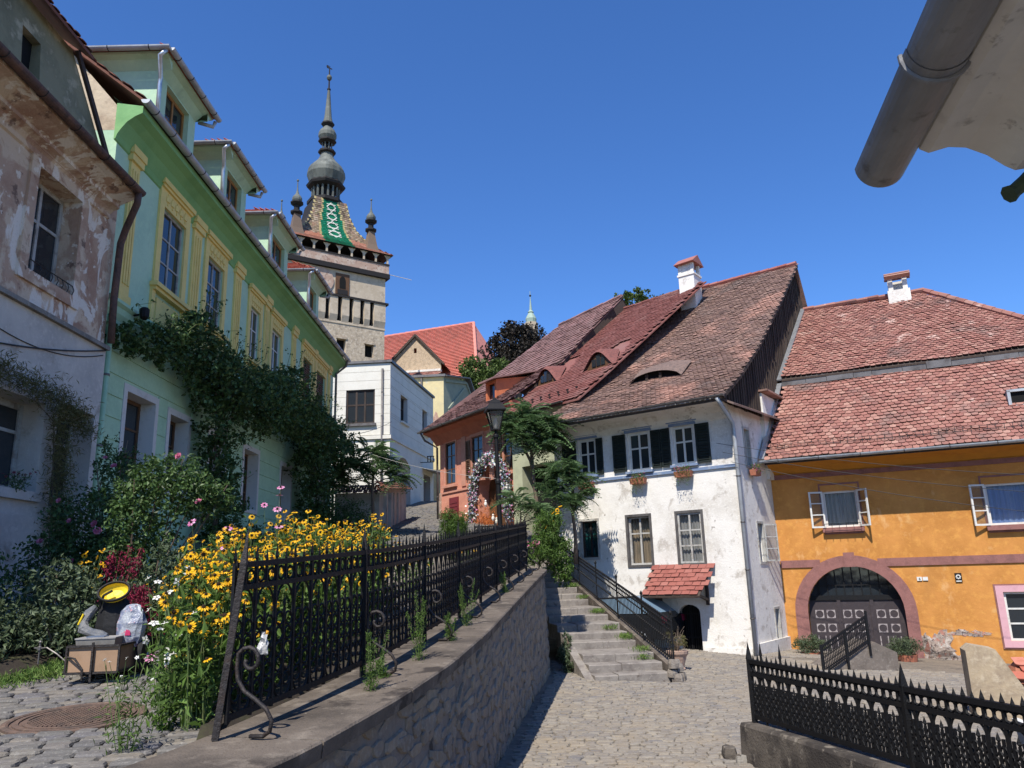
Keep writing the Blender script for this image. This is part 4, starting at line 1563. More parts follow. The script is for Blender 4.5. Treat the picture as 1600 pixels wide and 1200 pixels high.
g.box(-.14, .03, -.03, .1, 3.2, 6.0)
g.build('corner_stones', m_brick, ph)
g = MB()
for p, q in zip([(3.6, 4.3), (3.6, 5.8)], [(3.6, 5.8), (3.6, 5.8)]):
    pass
inner = arch(3.35, 5.6, 4.2, 5.75, 6.72, 12)[1:]
outer = arch(3.1, 5.85, 4.2, 5.75, 7.0, 12)[1:]
g.add([(a, -.06, b) for a, b in inner] + [(a, -.06, b) for a, b in outer] + [(a, 0, b) for a, b in outer], [(k, k + 1, len(inner) + k + 1, len(inner) + k) for k in range(len(inner) - 1)] + [(len(inner) + k, len(inner) + k + 1, 2 * len(inner) + k + 1, 2 * len(inner) + k) for k in range(len(inner) - 1)])
g.build('arch_surround', m_pink2, ph)
g = MB()
g.sheet(arch(3.35, 5.6, 3.0, 5.75, 6.72, 12), (), .5)
dr = g.build('door', X['wood_brown'], ph)
for k in range(6):
    p = MB()
    p.box(3.4 + k * .36, 3.74 + k * .36, .45, .49, 3.4, 5.75)
    p.build('door_plank', X['wood_brown'], dr)
for i, (a, b, c, d) in enumerate(pw):
    s = MB()
    s.sheet(rect(a - .1, b + .1, c - .1, d + .14), [rect(a, b, c, d)], -.03, .03, thick=.03)
    s.build('window_surround', m_pink2, ph)
    window(ph, a, b, c, d, .06, 2, 3, 'wood_brown', 'glass', .06, .04, [.34, .68])
    s = MB()
    s.box(a - .14, b + .14, -.14, 0, c - .16, c - .05)
    s.build('window_sill', m_pink2, ph)
    if i:
        shutter(ph, a - .42, a - .06, c, d - .1, X['wood_brown'])
for a in (1.95, 4.3):
    s = MB()
    s.box(a, a + .35, -.045, 0, 6.1, 8.35)
    s.build('pilaster', m_pink2, ph)
s = MB()
s.box(.1, 2.9, -.05, 0, 5.92, 6.0)
s.build('string_course', m_pink2, ph)
sm = mat('maroon shutter', (.17, .025, .03), .6, [(7, (.12, .02, .025), .5, .7)])
for a, b in ((.8, 1.62), (.05, .5)):
    s = MB()
    s.box(a, b, -.04, 0, 4.55, 5.7 if a > .5 else 5.1)
    o = s.build('cellar_shutter', sm, ph)
    for k in range(6):
        s = MB()
        s.box(a + .05, b - .05, -.055, -.04, 4.64 + k * .16, 4.74 + k * .16 if a > .5 or k < 3 else 4.66 + k * .16)
        if a > .5 or k < 3:
            s.build('slat', sm, o)
g = MB()
cv = [(0, 8.2), (-.12, 8.35), (-.35, 8.6), (-.7, 8.72), (-.7, 8.82), (0, 9.1)]
g.add([(-.45, y, z) for y, z in cv] + [(6.6, y, z) for y, z in cv], [(k, k + 1, 7 + k, 6 + k) for k in range(5)] + [range(6), range(6, 12)])
g.build('eaves_cove', mat('terracotta soffit', (.42, .14, .08), .9, [(3, (.34, .11, .07), .45, .65)]), ph)
PP = [(-.85, 8.84), (2.0, 10.7), (3.3, 12.0), (5.7, 14.3)]
pL = lambda t: -.5 + (2.4 * max(0, (t - .58) / .42))
pR = lambda t: 6.62
pskip = lambda u, y, z: 3.9 < u < 4.75 and .05 < y < 1.6
deck(PP, pL, pR, 'roof_deck', ph, m_ptile, .05)
tag(scatter('roof_tiles', TILE_S, tile_cells(PP, pL, pR, .25, .24, .045, .006, pskip), ph, m_ptile), kind='stuff')
g = MB()
g.poly((-.5, -.85, 8.82), (-.5, 3.3, 12.0), (-.5, 7, 8.8))
g.poly((-.5, 3.3, 12.0), (1.9, 5.7, 14.3), (-.5, 7.2, 10.2))
g.poly((1.9, 5.7, 14.3), (6.6, 5.7, 14.3), (6.6, 10, 9), (-.5, 10, 9))
g.build('hip_roof', m_ptile, ph)
g = MB()
g.poly((6.6, -.3, 8.7), (6.6, 5.7, 14.2), (6.6, 10, 9))
g.build('gable_wall', X['wood_dark'], ph)
ridge_row('ridge_tile', (1.9, 5.7, 14.33), (6.6, 5.7, 14.33), ph, m_ptile, .1, .4)
gutter(ph, (-.5, -.93, 8.80), (6.3, -.93, 8.8), .07, 'zinc_dark', .9)
downpipe(ph, [(-.3, -.93, 8.75), (-.25, -.7, 8.4), (-.16, -.12, 8.1), (-.16, -.1, 3.6)], .05, 'zinc_dark')
# box dormer with rust orange cheeks
g = MB()
m_or = mat('rust orange dormer', (.55, .17, .075), .9, [(4, (.45, .14, .07), .45, .65)])
g.sheet(rect(3.9, 4.75, 9.2, 10.28), [rect(4.02, 4.63, 9.45, 10.18)], .1, .2)
for u_ in (3.9, 4.75):
    g.sheet([(.1, 9.2), (.1, 10.28), (1.95, 10.62), (1.0, 9.9)], (), 0, fn=lambda u, d, z, u_=u_: (u_, u, z))
o = g.build('dormer', m_or, ph)
g = MB()
g.box(4.02, 4.63, .24, .28, 9.45, 10.18)
g.build('pane', X['glass'], o)
g = MB()
g.add([(3.7, -.15, 10.24), (4.95, -.15, 10.24), (4.95, 2.3, 10.86), (3.7, 2.3, 10.86), (3.7, -.15, 10.31), (4.95, -.15, 10.31), (4.95, 2.3, 10.93), (3.7, 2.3, 10.93)], [(0, 1, 2, 3), (4, 5, 6, 7), (0, 1, 5, 4), (1, 2, 6, 5), (3, 0, 4, 7)])
g.build('dormer_roof', m_ptile, o)
tag(ph, kind='thing')

# ================================================================== ORANGE HOUSE
m_org = mat('ochre orange render', (.53, .235, .06), .92, [(1.0, (.44, .19, .045), .42, .60, 7), (1.9, (.60, .33, .13), .60, .68, 9, (1, 1, .5)), (5, (.60, .29, .07), .5, .72, 6), (1.5, (.62, .37, .15), .60, .74, 7), (.8, (.42, .19, .05), .60, .72, 7, (1, 1, .35)), (9, (.36, .17, .05), .66, .74, 8)], [(12, .35, 6), (50, .2)])
m_band = mat('dusty mauve trim', (.25, .115, .10), .9, [(4, (.18, .085, .076), .45, .68, 7), (30, (.32, .16, .14), .55, .75)], [(16, .3)])
m_otile = mat('beaver tail tile', (.4, .17, .12), .82, [(10, (.28, .13, .10), .5, .75), (.75, (.17, .105, .09), .56, .68, 6), (1.3, (.52, .36, .30), .63, .69, 6), (30, (.5, .3, .24), .62, .8)], [(30, .4)],
              ramp=['8a5d53', '92645a', '80554c', '996d61', '865a50', 'a0776a', '76504a', '8e6156', 'a58072', '845850'])
m_grey_door = mat('grey violet door paint', (.042, .033, .036), .65, [(6, (.06, .048, .05), .5, .7)], [(20, .2)])
m_pinkp = mat('pale pink trim', (.58, .33, .36), .8, [(6, (.5, .28, .31), .5, .7)])
oh = thing('orange_house', 'orange house with mauve trim, arched gate and scalloped tile roof', 'house', (8.11, 24.42, -2.5), -25.5)
ow = [(1.46, 2.42, 3.55, 4.64), (5.74, 6.85, 3.40, 4.55), (9.6, 10.7, 3.4, 4.55)]
oww = (5.75, 6.9, .32, 1.60)
gate = arch(.66, 3.28, -.7, 1.1, 2.40, 16)
OE = 12.4
g = MB()
g.sheet(rect(0, OE, -.9, 6.2), [rect(*q) for q in ow] + [rect(*oww), gate], 0, .38)
g.poly((OE, 0, -.9), (OE, 9, -.9), (OE, 9, 6), (OE, 0, 6))
g.poly((0, 0, -.9), (0, 9, -.9), (0, 9, 6), (0, 0, 6))
g.build('wall', m_org, oh)
inner = arch(.66, 3.28, -.7, 1.1, 2.40, 20)[1:]
inner = [(3.28, -.7)] + inner[1:] + [(.66, -.7)]
outer = [(3.60, -.7)] + arch(.30, 3.60, -.7, 1.1, 2.72, 20)[2:] + [(.30, -.7)]
k0 = len(inner)
g = MB()
g.add([(a, -.05, b) for a, b in inner] + [(a, -.05, b) for a, b in outer] + [(a, 0, b) for a, b in outer] + [(a, .3, b) for a, b in inner],
      [(k, k + 1, k0 + k + 1, k0 + k) for k in range(k0 - 1)] + [(k0 + k, k0 + k + 1, 2 * k0 + k + 1, 2 * k0 + k) for k in range(k0 - 1)] + [(k, k + 1, 3 * k0 + k + 1, 3 * k0 + k) for k in range(k0 - 1)])
g.build('gate_surround', m_band, oh)
g = MB()
g.box(1.83, 2.13, -.075, -.05, 2.38, 2.8)
g.build('keystone', m_band, oh)
g = MB()
g.box(.02, 1.16, -.04, 0, 2.40, 2.62)
g.box(2.74, OE, -.04, 0, 2.37, 2.60)
g.build('string_course', m_band, oh)
g = MB()
g.box(.02, OE, -.04, 0, 5.10, 5.24)
g.build('upper_string_course', m_band, oh)
# gate: three leaves, fanlight with bars, painted roundels
g = MB()
g.box(.64, 3.3, .3, .36, -.7, 1.45)
gt = g.build('gate', m_grey_door, oh)
g = MB()
g.sheet(arch(.66, 3.28, 1.45, 1.46, 2.40, 16), (), .33)
g.build('fanlight_pane', X['glass'], gt)
g = MB()
g.box(.66, 3.28, .26, .3, 1.42, 1.56)
for k in range(11):
    u = .66 + 2.62 * (k + .5) / 11
    hh = 1.1 + 1.3 * math.sqrt(max(0, 1 - ((u - 1.97) / 1.31) ** 2))
    if hh > 1.6:
        g.bar((u, .29, 1.5), (u, .29, hh - .02), .03, .03)
g.box(.8, 3.14, .28, .3, 1.84, 1.87)
g.build('fanlight_bars', X['iron'], gt)
for u in (1.52, 2.42):
    g = MB()
    g.box(u - .05, u + .05, .26, .3, -.7, 1.42)
    g.build('gate_stile', m_grey_door, gt)
m_rw = mat('flaking white roundel', (.36, .32, .31), .8, [(14, (.16, .13, .14), .45, .62)])
for k in range(6):
    u = (.95, 1.27, 1.73, 2.06, 2.64, 2.98)[k]
    for z in (1.02, .62):
        g = MB()
        s_ = .12
        c8 = [(u + .105 * math.cos(2 * math.pi * j / 14), z + .105 * math.sin(2 * math.pi * j / 14)) for j in range(14)]
        g.sheet(rect(u - s_, u + s_, z - s_, z + s_), [c8], .29, .012, thick=.012)
        g.build('roundel', m_rw, gt)
    for q in (-.1, .1):
        g = MB()
        g.box(u + q - .014, u + q + .014, .285, .3, -.45, .4)
        g.build('door_strip', m_rw, gt)
nn = MB()
tx = bpy.data.curves.new('gate_number', 'FONT')
tx.body = '6'
tx.size = .16
tx.extrude = .003
tx.align_x = 'CENTER'
tx.materials.append(m_rw)
text_mesh('gate_number', tx, oh, Matrix.Translation((2.04, .25, .78)) @ Matrix.Rotation(R(90), 4, 'X'))
# windows with casements standing open
for i, (a, b, c, d) in enumerate(ow):
    window(oh, a, b, c, d, .1, 1 if i == 0 else 1, 1, 'white_paint', 'glass_clear', .06, .04, curtain='curtain_blue' if i else 'curtain_grey')
    s = MB()
    s.box(a - .1, b + .1, -.15, 0, c - .14, c - .03)
    s.box(a - .06, b + .06, -.04, 0, c - .2, c - .14)
    s.build('window_sill', m_band, oh)
    s = MB()
    s.sheet(rect(a - .1, b + .1, c - .03, d + .24), [rect(a - .055, b + .055, c + .001, d + .19)], -.02, .02, thick=.02)
    s.build('window_surround', m_band, oh)
    cw = .42
    hgt = d - c
    for sg, hin, an in ((-1, a, 118), (1, b, 62)):
        p = MB()
        for q in ((0, .05, 0, hgt), (cw - .05, cw, 0, hgt), (.05, cw - .05, 0, .05), (.05, cw - .05, hgt - .05, hgt), (.05, cw - .05, hgt * .345, hgt * .345 + .03), (.05, cw - .05, hgt * .66, hgt * .66 + .03)):
            p.box(q[0], q[1], -.02, .02, q[2], q[3])
        cs = p.build('casement', X['white_paint'], oh)
        ang = R(180 + 22) if sg < 0 else R(-48)
        cs.matrix_basis = Matrix.Translation((hin, -.05, c)) @ Matrix.Rotation(ang, 4, 'Z')
        for k in range(3):
            p = MB()
            p.box(.05, cw - .05, -.003, .003, (.05, hgt * .345 + .03, hgt * .66 + .03)[k], (hgt * .345, hgt * .66, hgt - .05)[k])
            p.build('pane', X['glass_thin'], cs)
    if i == 0:
        p = MB()
        for k in range(6):
            q = a - .02 + (b - a + .04) * k / 5
            p.tube([(q, -.16, c - .03), (q, -.3, c - .02), (q, -.3, c + .1)], .006, 4)
        p.tube([(a - .02, -.3, c + .1), (b + .02, -.3, c + .1)], .008, 4)
        p.build('sill_rack', X['iron'], oh)
a, b, c, d = oww
s = MB()
s.sheet(rect(a - .17, b + .17, c - .17, d + .17), [rect(a, b, c, d)], -.05, .05, thick=.05)
s.build('window_surround', m_pinkp, oh)
s = MB()
s.sheet(rect(a - .21, b + .21, c - .21, d + .21), [rect(a - .17, b + .17, c - .17, d + .17)], -.03, .03, thick=.03)
s.build('window_edging', m_band, oh)
window(oh, a, b, c, d, .08, 2, 3, 'white_paint', 'glass', .06, .045)
# broken plaster at the foot of the wall: patches of bare rubble sit proud of the render
m_bare = mat('bare crumbling masonry', (.34, .27, .22), .95, [(7, (.52, .46, .40), .5, .55, 8), (14, (.14, .10, .085), .52, .60, 8), (5, (.40, .19, .14), .54, .60, 7)], [(7, 1.0, 8), (30, .7)])
for (cu, cz, w_, h_) in ((4.0, .12, .42, .46), (4.35, -.25, .5, .3), (3.72, -.1, .2, .5), (4.6, .52, .25, .09), (5.05, .5, .22, .08)):
    p = MB()
    pts = []
    for k in range(36):
        an = 2 * math.pi * k / 36
        q = 1 + .25 * math.sin(3 * an + cu * 9) + rnd.uniform(-.3, .22)
        pts.append((cu + w_ * q * math.cos(an), cz + h_ * q * math.sin(an)))
    p.sheet(pts, (), -.008, thick=.008)
    p.build('bare_patch', m_bare, oh)
# roof
m_cov = mat('ochre soffit', (.50, .22, .03), .9, [(3, (.44, .19, .03), .45, .65)])
g = MB()
cv = [(0, 5.26), (-.06, 5.3), (-.3, 5.42), (-.7, 5.5), (-.98, 5.51), (-.98, 5.56), (0, 6.2)]
g.add([(0.02, y, z) for y, z in cv] + [(OE + .5, y, z) for y, z in cv], [(k, k + 1, 8 + k, 7 + k) for k in range(6)] + [range(7), range(7, 14)])
g.build('eaves_cove', m_cov, oh)
OP1 = [(-1.08, 5.62), (.2, 7.0), (1.55, 8.45)]
OP2 = [(1.45, 8.72), (5.2, 12.1)]
zl1 = lambda t: .0 + .55 * t
hipu = lambda y: 5.45 + (5.2 - y) * 1.03
vent = lambda u, y, z: 6.72 < u < 7.75 and -.05 < y < .38
deck(OP1, zl1, lambda t: hipu(-1.08 + 2.6 * t), 'lower_roof_deck', oh, X['wood_dark'], .09)
deck(OP2, lambda t: .5 + .72 * t, lambda t: hipu(1.45 + 3.75 * t), 'upper_roof_deck', oh, X['wood_dark'], .09)
osag = lambda u, y: .025 * math.sin(u * 1.7 + y) - .03 * math.sin(min(1, max(0, u / 9)) * math.pi)
t1 = tile_cells(OP1, zl1, lambda t: min(9.2, hipu(-1.08 + 2.6 * t)), .185, .15, .04, .012, vent, osag)
t2 = tile_cells(OP2, lambda t: .5 + .72 * t, lambda t: hipu(1.45 + 3.75 * t) - .1, .165, .135, .036, .012, None, osag)
t1.sort(key=lambda m: abs(m[1, 3] - .5) + max(0, m[0, 3] - 7.2) * 9)
pieces('roof_tile', TILE_R, t1, oh, m_otile, 300, 'lower_roof_tiles')
tag(scatter('upper_roof_tiles', TILE_R, t2, oh, m_otile), kind='stuff')
# hip slope on the right and the rear slope
g = MB()
g.poly((hipu(-1.08), -1.08, 5.5), (hipu(5.2), 5.2, 12.02), (OE + .6, 11.4, 5.5))
g.poly((1.2, 5.2, 12.05), (5.45, 5.2, 12.05), (OE, 11.4, 5.5), (0, 11.4, 5.5))
g.build('rear_roof', m_otile, oh)
ridge_row('ridge_tile', (1.25, 5.2, 12.16), (5.45, 5.2, 12.16), oh, m_otile, .12, .36)
ridge_row('hip_tile', (5.45, 5.2, 12.16), (hipu(1.5), 1.5, 8.75), oh, m_otile, .12, .36)
# step between the two slopes: a row of slabs
u = .5
while u < 9.3:
    l = min(rnd.uniform(.55, .95), 9.3 - u)
    p = MB()
    p.box(u + .006, u + l - .006, 1.46 + rnd.uniform(-.015, .015), 1.56, 8.40, 8.64 + rnd.uniform(-.02, .02))
    p.build('step_slab', mat_step_slab if rnd.random() < .85 else X['dark_void'], oh) if 'mat_step_slab' in globals() else p.build('step_slab', X['zinc_dark'], oh)
    u += l
# roof vent
p = MB()
p.box(6.7, 7.75, -.06, .4, 6.62, 6.72)
p.box(6.7, 6.78, -.06, .4, 6.72, 7.14)
p.box(6.7, 7.75, -.06, .42, 7.1, 7.17)
p.build('roof_vent', X['zinc'], oh)
p = MB()
p.box(6.78, 7.7, .02, .06, 6.72, 7.1)
p.build('vent_opening', X['dark_void'], oh)
# flashing against the white house, snow fence, gutter, chimney
p = MB()
for q, r_ in (((-.08, -1.05, 5.66), (.44, 1.45, 8.5)), ((.44, 1.42, 8.62), (1.24, 5.2, 12.2))):
    p.bar(q, r_, .16, .05)
p.build('flashing', X['pipe_steel'], oh)
p = MB()
for z in (.06, .16):
    p.bar((.15, -.78, 5.95 + z), (9.2, -.78, 5.95 + z), .012, .012)
p.build('snow_fence_rail', X['iron_rust'], oh)
sg = MB()
sg.bar((0, -.78, 5.9), (0, -.78, 6.14), .014, .014)
me = sg.mesh('snow_fence_post', X['iron_rust'])
for k in range(44):
    link('snow_fence_post', me, oh, Matrix.Translation((.2 + k * .2, 0, 0)))
gutter(oh, (-.15, -1.16, 5.6), (OE, -1.16, 5.58), .08, 'zinc', 1.05)
ch = MB()
for u in (4.3, 4.78):
    for y_ in (4.9, 5.3):
        ch.box(u, u + .16, y_, y_ + .14, 11.9, 12.75)
ch.box(4.25, 5.0, 4.85, 5.5, 11.7, 12.25)
ch.box(4.46, 4.78, 5.3, 5.36, 12.2, 12.7)
co = ch.build('chimney', m_white, oh)
for k in range(4):
    p = MB()
    p.bar((4.2, 4.72 + .12 * k, 12.72 + .05 * (k if k < 2 else 3 - k) * 2), (5.06, 4.72 + .12 * k + .02, 12.74 + .05 * (k if k < 2 else 3 - k) * 2), .2, .05, up=(0, .5 if k < 2 else -.5, 1))
    p.build('cap_tile', m_otile, co)
# plates
p = MB()
p.box(3.70, 3.83, -.03, -.004, 1.94, 2.05)
p.box(3.85, 3.98, -.03, -.004, 1.945, 2.045)
o = p.build('number_plate', X['white_paint'], oh)
tx = bpy.data.curves.new('plate_number', 'FONT')
tx.body = '6'
tx.size = .1
tx.extrude = .002
tx.align_x = 'CENTER'
tx.materials.append(X['iron'])
text_mesh('plate_number', tx, oh, Matrix.Translation((3.77, -.034, 1.96)) @ Matrix.Rotation(R(90), 4, 'X'))
p = MB()
p.box(4.66, 4.83, -.03, -.004, 1.88, 2.13)
o = p.build('emblem_plate', X['iron'], oh)
p = MB()
for k in range(8):
    an = 2 * math.pi * k / 8
    p.bar((4.745 + .03 * math.cos(an), -.034, 2.03 + .03 * math.sin(an)), (4.745 + .065 * math.cos(an), -.034, 2.03 + .065 * math.sin(an)), .03, .006, up=(0, 1, 0))
p.box(4.68, 4.81, -.034, -.03, 1.895, 1.925)
p.build('emblem_star', X['white_paint'], o)
tag(oh, kind='thing')


# ================================================================== WHITE CUBE HOUSE at the bend
m_cream = mat('cream painted render', (.66, .63, .55), .85, [(1.2, (.60, .57, .49), .45, .65), (9, (.70, .67, .60), .5, .75)], [(14, .2)])
m_joint = mat('siding joint', (.52, .49, .43), .9)
ch_ = thing('white_corner_house', 'flat roofed cream white house with wide brown window at the bend', 'house', (-6.53, 40, -2.4), -4.75)
fs_ = lambda u, d, z: (u * .065 - d, u * .998, z)
g = MB()
g.sheet(rect(-5.5, 0, 3.5, 13.65), [rect(-2.42, -.84, 10.35, 12.2)], .03, .2)
sa = arch(1.25, 3.9, 4.5, 8.0, 8.8, 10)
g.sheet(rect(0, 9.1, 3.5, 13.65), [rect(1.95, 3.3, 10.8, 12.3), rect(6.5, 7.65, 10.9, 12.4), sa, rect(6.7, 8.3, 5.5, 8.4)], .03, .5, fn=fs_)
g.poly((-5.5, 0, 13.65), (0, 0, 13.65), (.6, 9.1, 13.65), (-5.5, 9.1, 13.65))
g.poly((.59, 9.08, 3.5), (-5.5, 9.1, 3.5), (-5.5, 9.1, 13.65), (.59, 9.08, 13.65))
g.build('wall', m_joint, ch_)
def siding(z0, z1, step, spans_fn, fn, name, breaks=()):
    z = z0
    while z < z1 - .05:
        zt = min([z + step, z1] + [b_ for b_ in breaks if z + .04 < b_ < z + step])
        for p, q in spans_fn(z, zt):
            if q - p > .03:
                k = MB()
                k.sheet(rect(p, q, z + .008, zt - .008), (), .012, fn=fn, thick=.018)
                k.build(name, m_cream, ch_)
        z = zt
def cutspans(a, b, holes):
    def f(z0, z1):
        sp = [(a, b)]
        for (p, q, c, d) in holes:
            if z0 < d - .01 and z1 > c + .01:
                sp = [s for t in sp for s in ((t[0], min(t[1], p)), (max(t[0], q), t[1]))]
        return sp
    return f
siding(3.6, 9.45, 1.46, cutspans(-5.5, 0, []), None, 'wall_board')
siding(9.7, 13.6, .49, cutspans(-5.5, 0, [(-2.42, -.84, 10.35, 12.2)]), None, 'wall_board', (10.35, 12.2))
siding(9.7, 13.6, .49, cutspans(.0, 9.1, [(1.95, 3.3, 10.8, 12.3), (6.5, 7.65, 10.9, 12.4)]), fs_, 'wall_board', (10.8, 10.9, 12.3, 12.4))
g = MB()
g.sheet(rect(0, 9.1, 3.6, 9.5), [arch(1.25, 3.9, 4.5, 8.0, 8.8, 10), rect(6.7, 8.3, 5.5, 8.4)], 0, .06, fn=fs_, thick=.03)
g.build('lower_side_wall', m_cream, ch_)
g = MB()
g.box(-5.5, .08, -.09, 0.02, 9.47, 9.66)
g.add([fs_(-.05, -.09, 9.47), fs_(9.1, -.09, 9.47), fs_(9.1, -.09, 9.66), fs_(-.05, -.09, 9.66), fs_(-.05, .02, 9.47), fs_(9.1, .02, 9.47), fs_(9.1, .02, 9.66), fs_(-.05, .02, 9.66)], [(0, 1, 2, 3), (0, 1, 5, 4), (3, 2, 6, 7)])
g.build('string_course', m_cream, ch_)
g = MB()
g.box(-5.6, .1, -.1, .1, 13.65, 13.78)
g.add([fs_(-.1, -.1, 13.65), fs_(9.2, -.1, 13.65), fs_(9.2, -.1, 13.78), fs_(-.1, -.1, 13.78), fs_(-.1, .3, 13.65), fs_(9.2, .3, 13.65), fs_(9.2, .3, 13.78), fs_(-.1, .3, 13.78)], [(0, 1, 2, 3), (0, 1, 5, 4), (3, 2, 6, 7), (4, 5, 6, 7)])
g.build('parapet_cap', X['zinc_dark'], ch_)
window(ch_, -2.42, -.84, 10.35, 12.2, .12, 3, 2, 'wood_dark', 'glass', .09, .09, [.56])
g = MB()
g.box(-2.55, -.75, -.14, .0, 10.2, 10.34)
g.build('window_sill', X['zinc_dark'], ch_)
for a, b, c, d in ((1.95, 3.3, 10.8, 12.3), (6.5, 7.65, 10.9, 12.4)):
    s = MB()
    for q in ((a, a + .1, c, d), (b - .1, b, c, d), (a, b, c, c + .1), (a, b, d - .1, d), ((a + b) / 2 - .05, (a + b) / 2 + .05, c, d), (a, b, c + (d - c) * .55, c + (d - c) * .55 + .08)):
        s.sheet(rect(*q), (), .25, fn=fs_, thick=.06)
    so = s.build('window', X['wood_dark'], ch_)
    s = MB()
    s.sheet(rect(a, b, c, d), (), .3, fn=fs_)
    s.build('pane', X['glass'], so)
    s = MB()
    s.sheet(rect(a - .1, b + .1, c - .12, c - .02), (), -.14, fn=fs_, thick=.16)
    s.build('window_sill', m_cream, ch_)
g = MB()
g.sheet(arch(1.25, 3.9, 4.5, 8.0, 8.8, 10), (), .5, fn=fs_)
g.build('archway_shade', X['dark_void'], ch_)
g = MB()
g.sheet(arch(2.35, 3.9, 4.5, 8.0, 8.5, 10), (), .46, fn=fs_)
g.build('archway_wall', m_cream, ch_)
g = MB()
g.sheet(rect(6.7, 8.3, 5.5, 8.4), (), .4, fn=fs_)
g.build('shop_door', X['wood_dark'], ch_)
g = MB()
g.add([fs_(6.4, 0, 8.75), fs_(9.0, 0, 8.75), fs_(9.0, -1.0, 8.5), fs_(6.4, -1.0, 8.5), fs_(6.4, 0, 8.7), fs_(9.0, 0, 8.7), fs_(9.0, -1.0, 8.45), fs_(6.4, -1.0, 8.45)], [(0, 1, 2, 3), (4, 5, 6, 7), (2, 3, 7, 6), (1, 2, 6, 5), (0, 3, 7, 4)])
g.build('shop_canopy', X['old_paint'], ch_)
g = MB()
p0, p1 = fs_(6.0, 0, 9.0), fs_(6.0, -.8, 9.0)
g.bar(p0, p1, .04, .04)
for q in (.45, .62, .79):
    g.bar(fs_(6.0, -q, 8.98), fs_(6.0, -q, 9.35), .05, .05)
g.bar(fs_(6.0, -.4, 9.35), fs_(6.0, -.84, 9.35), .05, .05)
g.build('hanging_sign', X['iron'], ch_)
downpipe(ch_, [(-.42, -.06, 13.3), (-.42, -.06, 4.2)], .06, 'zinc_dark')
tag(ch_, kind='thing')

# yard wall with tile coping in front of it
m_yard = mat('grey yard wall', (.42, .39, .35), .95, [(1.5, (.3, .27, .24), .45, .65, 7), (4, (.2, .17, .15), .6, .7, 7, (2, 2, .4))], [(8, .6)])
yw = thing('yard_wall', 'low grey yard wall with old tile coping below the white corner house', 'wall', (-6.9, 29.5, 1.2))
g = MB()
g.sheet(rect(0, 1.7, -.5, 1.95), [], 0, thick=.3)
g.sheet(rect(0, 6.0, -.5, 2.1), [], 0, fn=lambda u, d, z: (1.7 + u * .03, u, z + u * .1), thick=-.3)
g.build('wall', m_yard, yw)
tag(scatter('coping_tiles', TILE_R, tile_cells([(-.22, 1.9), (.2, 2.25)], lambda t: -.1, lambda t: 1.9, .2, .17, .05), yw, m_roofold), kind='stuff')
ms = [m for m in tile_cells([(-.2, 2.05), (.25, 2.35)], lambda t: 0, lambda t: 5.8, .22, .18, .05)]
RZ = np.array(Matrix.Translation((1.75, 0, 0)) @ Matrix.Rotation(R(88), 4, 'Z') @ Matrix(((1, 0, 0, 0), (0, 1, 0, 0), (.1, 0, 1, 0), (0, 0, 0, 1))))
tag(scatter('coping_tiles', TILE_R, [RZ @ m for m in ms], yw, m_roofold), kind='stuff')
for k in range(5):
    g = MB()
    g.box(1.72, 1.86 + .03 * (k % 2), .8 + k * .95, 1.1 + k * .95, -.5, 1.9 + .1 * (1 + k * .95))
    g.build('buttress_post', m_yard, yw)
tag(yw, kind='thing')

# ================================================================== YELLOW HOUSE behind the bend
m_yell = mat('pale yellow render', (.62, .52, .28), .9, [(1.5, (.55, .46, .26), .45, .62, 6), (2.2, (.5, .48, .38), .62, .70, 7)], [(8, .5, 6)])
m_sage = mat('grey sage render', (.27, .29, .22), .9, [(2, (.22, .24, .19), .45, .65)], [(10, .3)])
yh = thing('yellow_house', 'narrow pale yellow house with a sage grey gable side', 'house', (-4.77, 52, 1.0), -4)
g = MB()
g.sheet(rect(-8, 0, 0, 12.5), [], 0)
g.build('front_wall', m_yell, yh)
fy = lambda u, d, z: (u * .42 - d, u * .9, z)
g = MB()
g.sheet([(0, 0), (5.5, 0), (5.5, 8.7), (4.6, 10.5), (2.9, 12.75), (0, 12.4)], [rect(.9, 1.7, 8.3, 9.7)], 0, .2, fn=fy)
g.poly(fy(5.5, 0, 0), (-8, 6, 0), (-8, 6, 8.5), fy(5.5, 0, 8.5))
g.build('gable_wall', m_sage, yh)
g = MB()
for a, b in (((.2, 12.2), (2.9, 12.55)), ((2.9, 12.55), (4.4, 10.4)), ((.5, 10.2), (4.3, 10.2)), ((.5, 10.2), (2.6, 12.1))):
    g.bar(fy(a[0], -.05, a[1]), fy(b[0], -.05, b[1]), .12, .16)
g.build('gable_moulding', m_sage, yh)
g = MB()
g.box(-8, .15, -.2, .1, 12.45, 12.62)
for a, b in (((-.1, 12.5), (2.9, 12.9)), ((2.9, 12.9), (5.6, 8.9))):
    g.bar(fy(a[0], -.12, a[1]), fy(b[0], -.12, b[1]), .5, .08)
g.poly((-8, 0, 12.6), fy(0, 0, 12.5), fy(2.9, 0, 12.9), (-7, 4, 13.0))
g.build('roof_edge', X['zinc_dark'], yh)
g = MB()
pts = [(-.55 + .28 * math.cos(a) * (1 + .2 * math.sin(5 * a)), 9.1 + .8 * math.sin(a) * (1 + .15 * math.cos(4 * a))) for a in np.linspace(0, 2 * math.pi, 16)[:-1]]
g.sheet(pts, (), -.02, thick=.02)
g.build('bare_patch', m_brick, yh)
downpipe(yh, [(-1.55, -.1, 12.4), (-1.55, -.1, 3)], .07, 'zinc_dark')
g = MB()
g.box(-1.3, .4, -1.2, -.02, 2, 3.6)
g.build('base_block', m_yard, yh)
tag(yh, kind='thing')

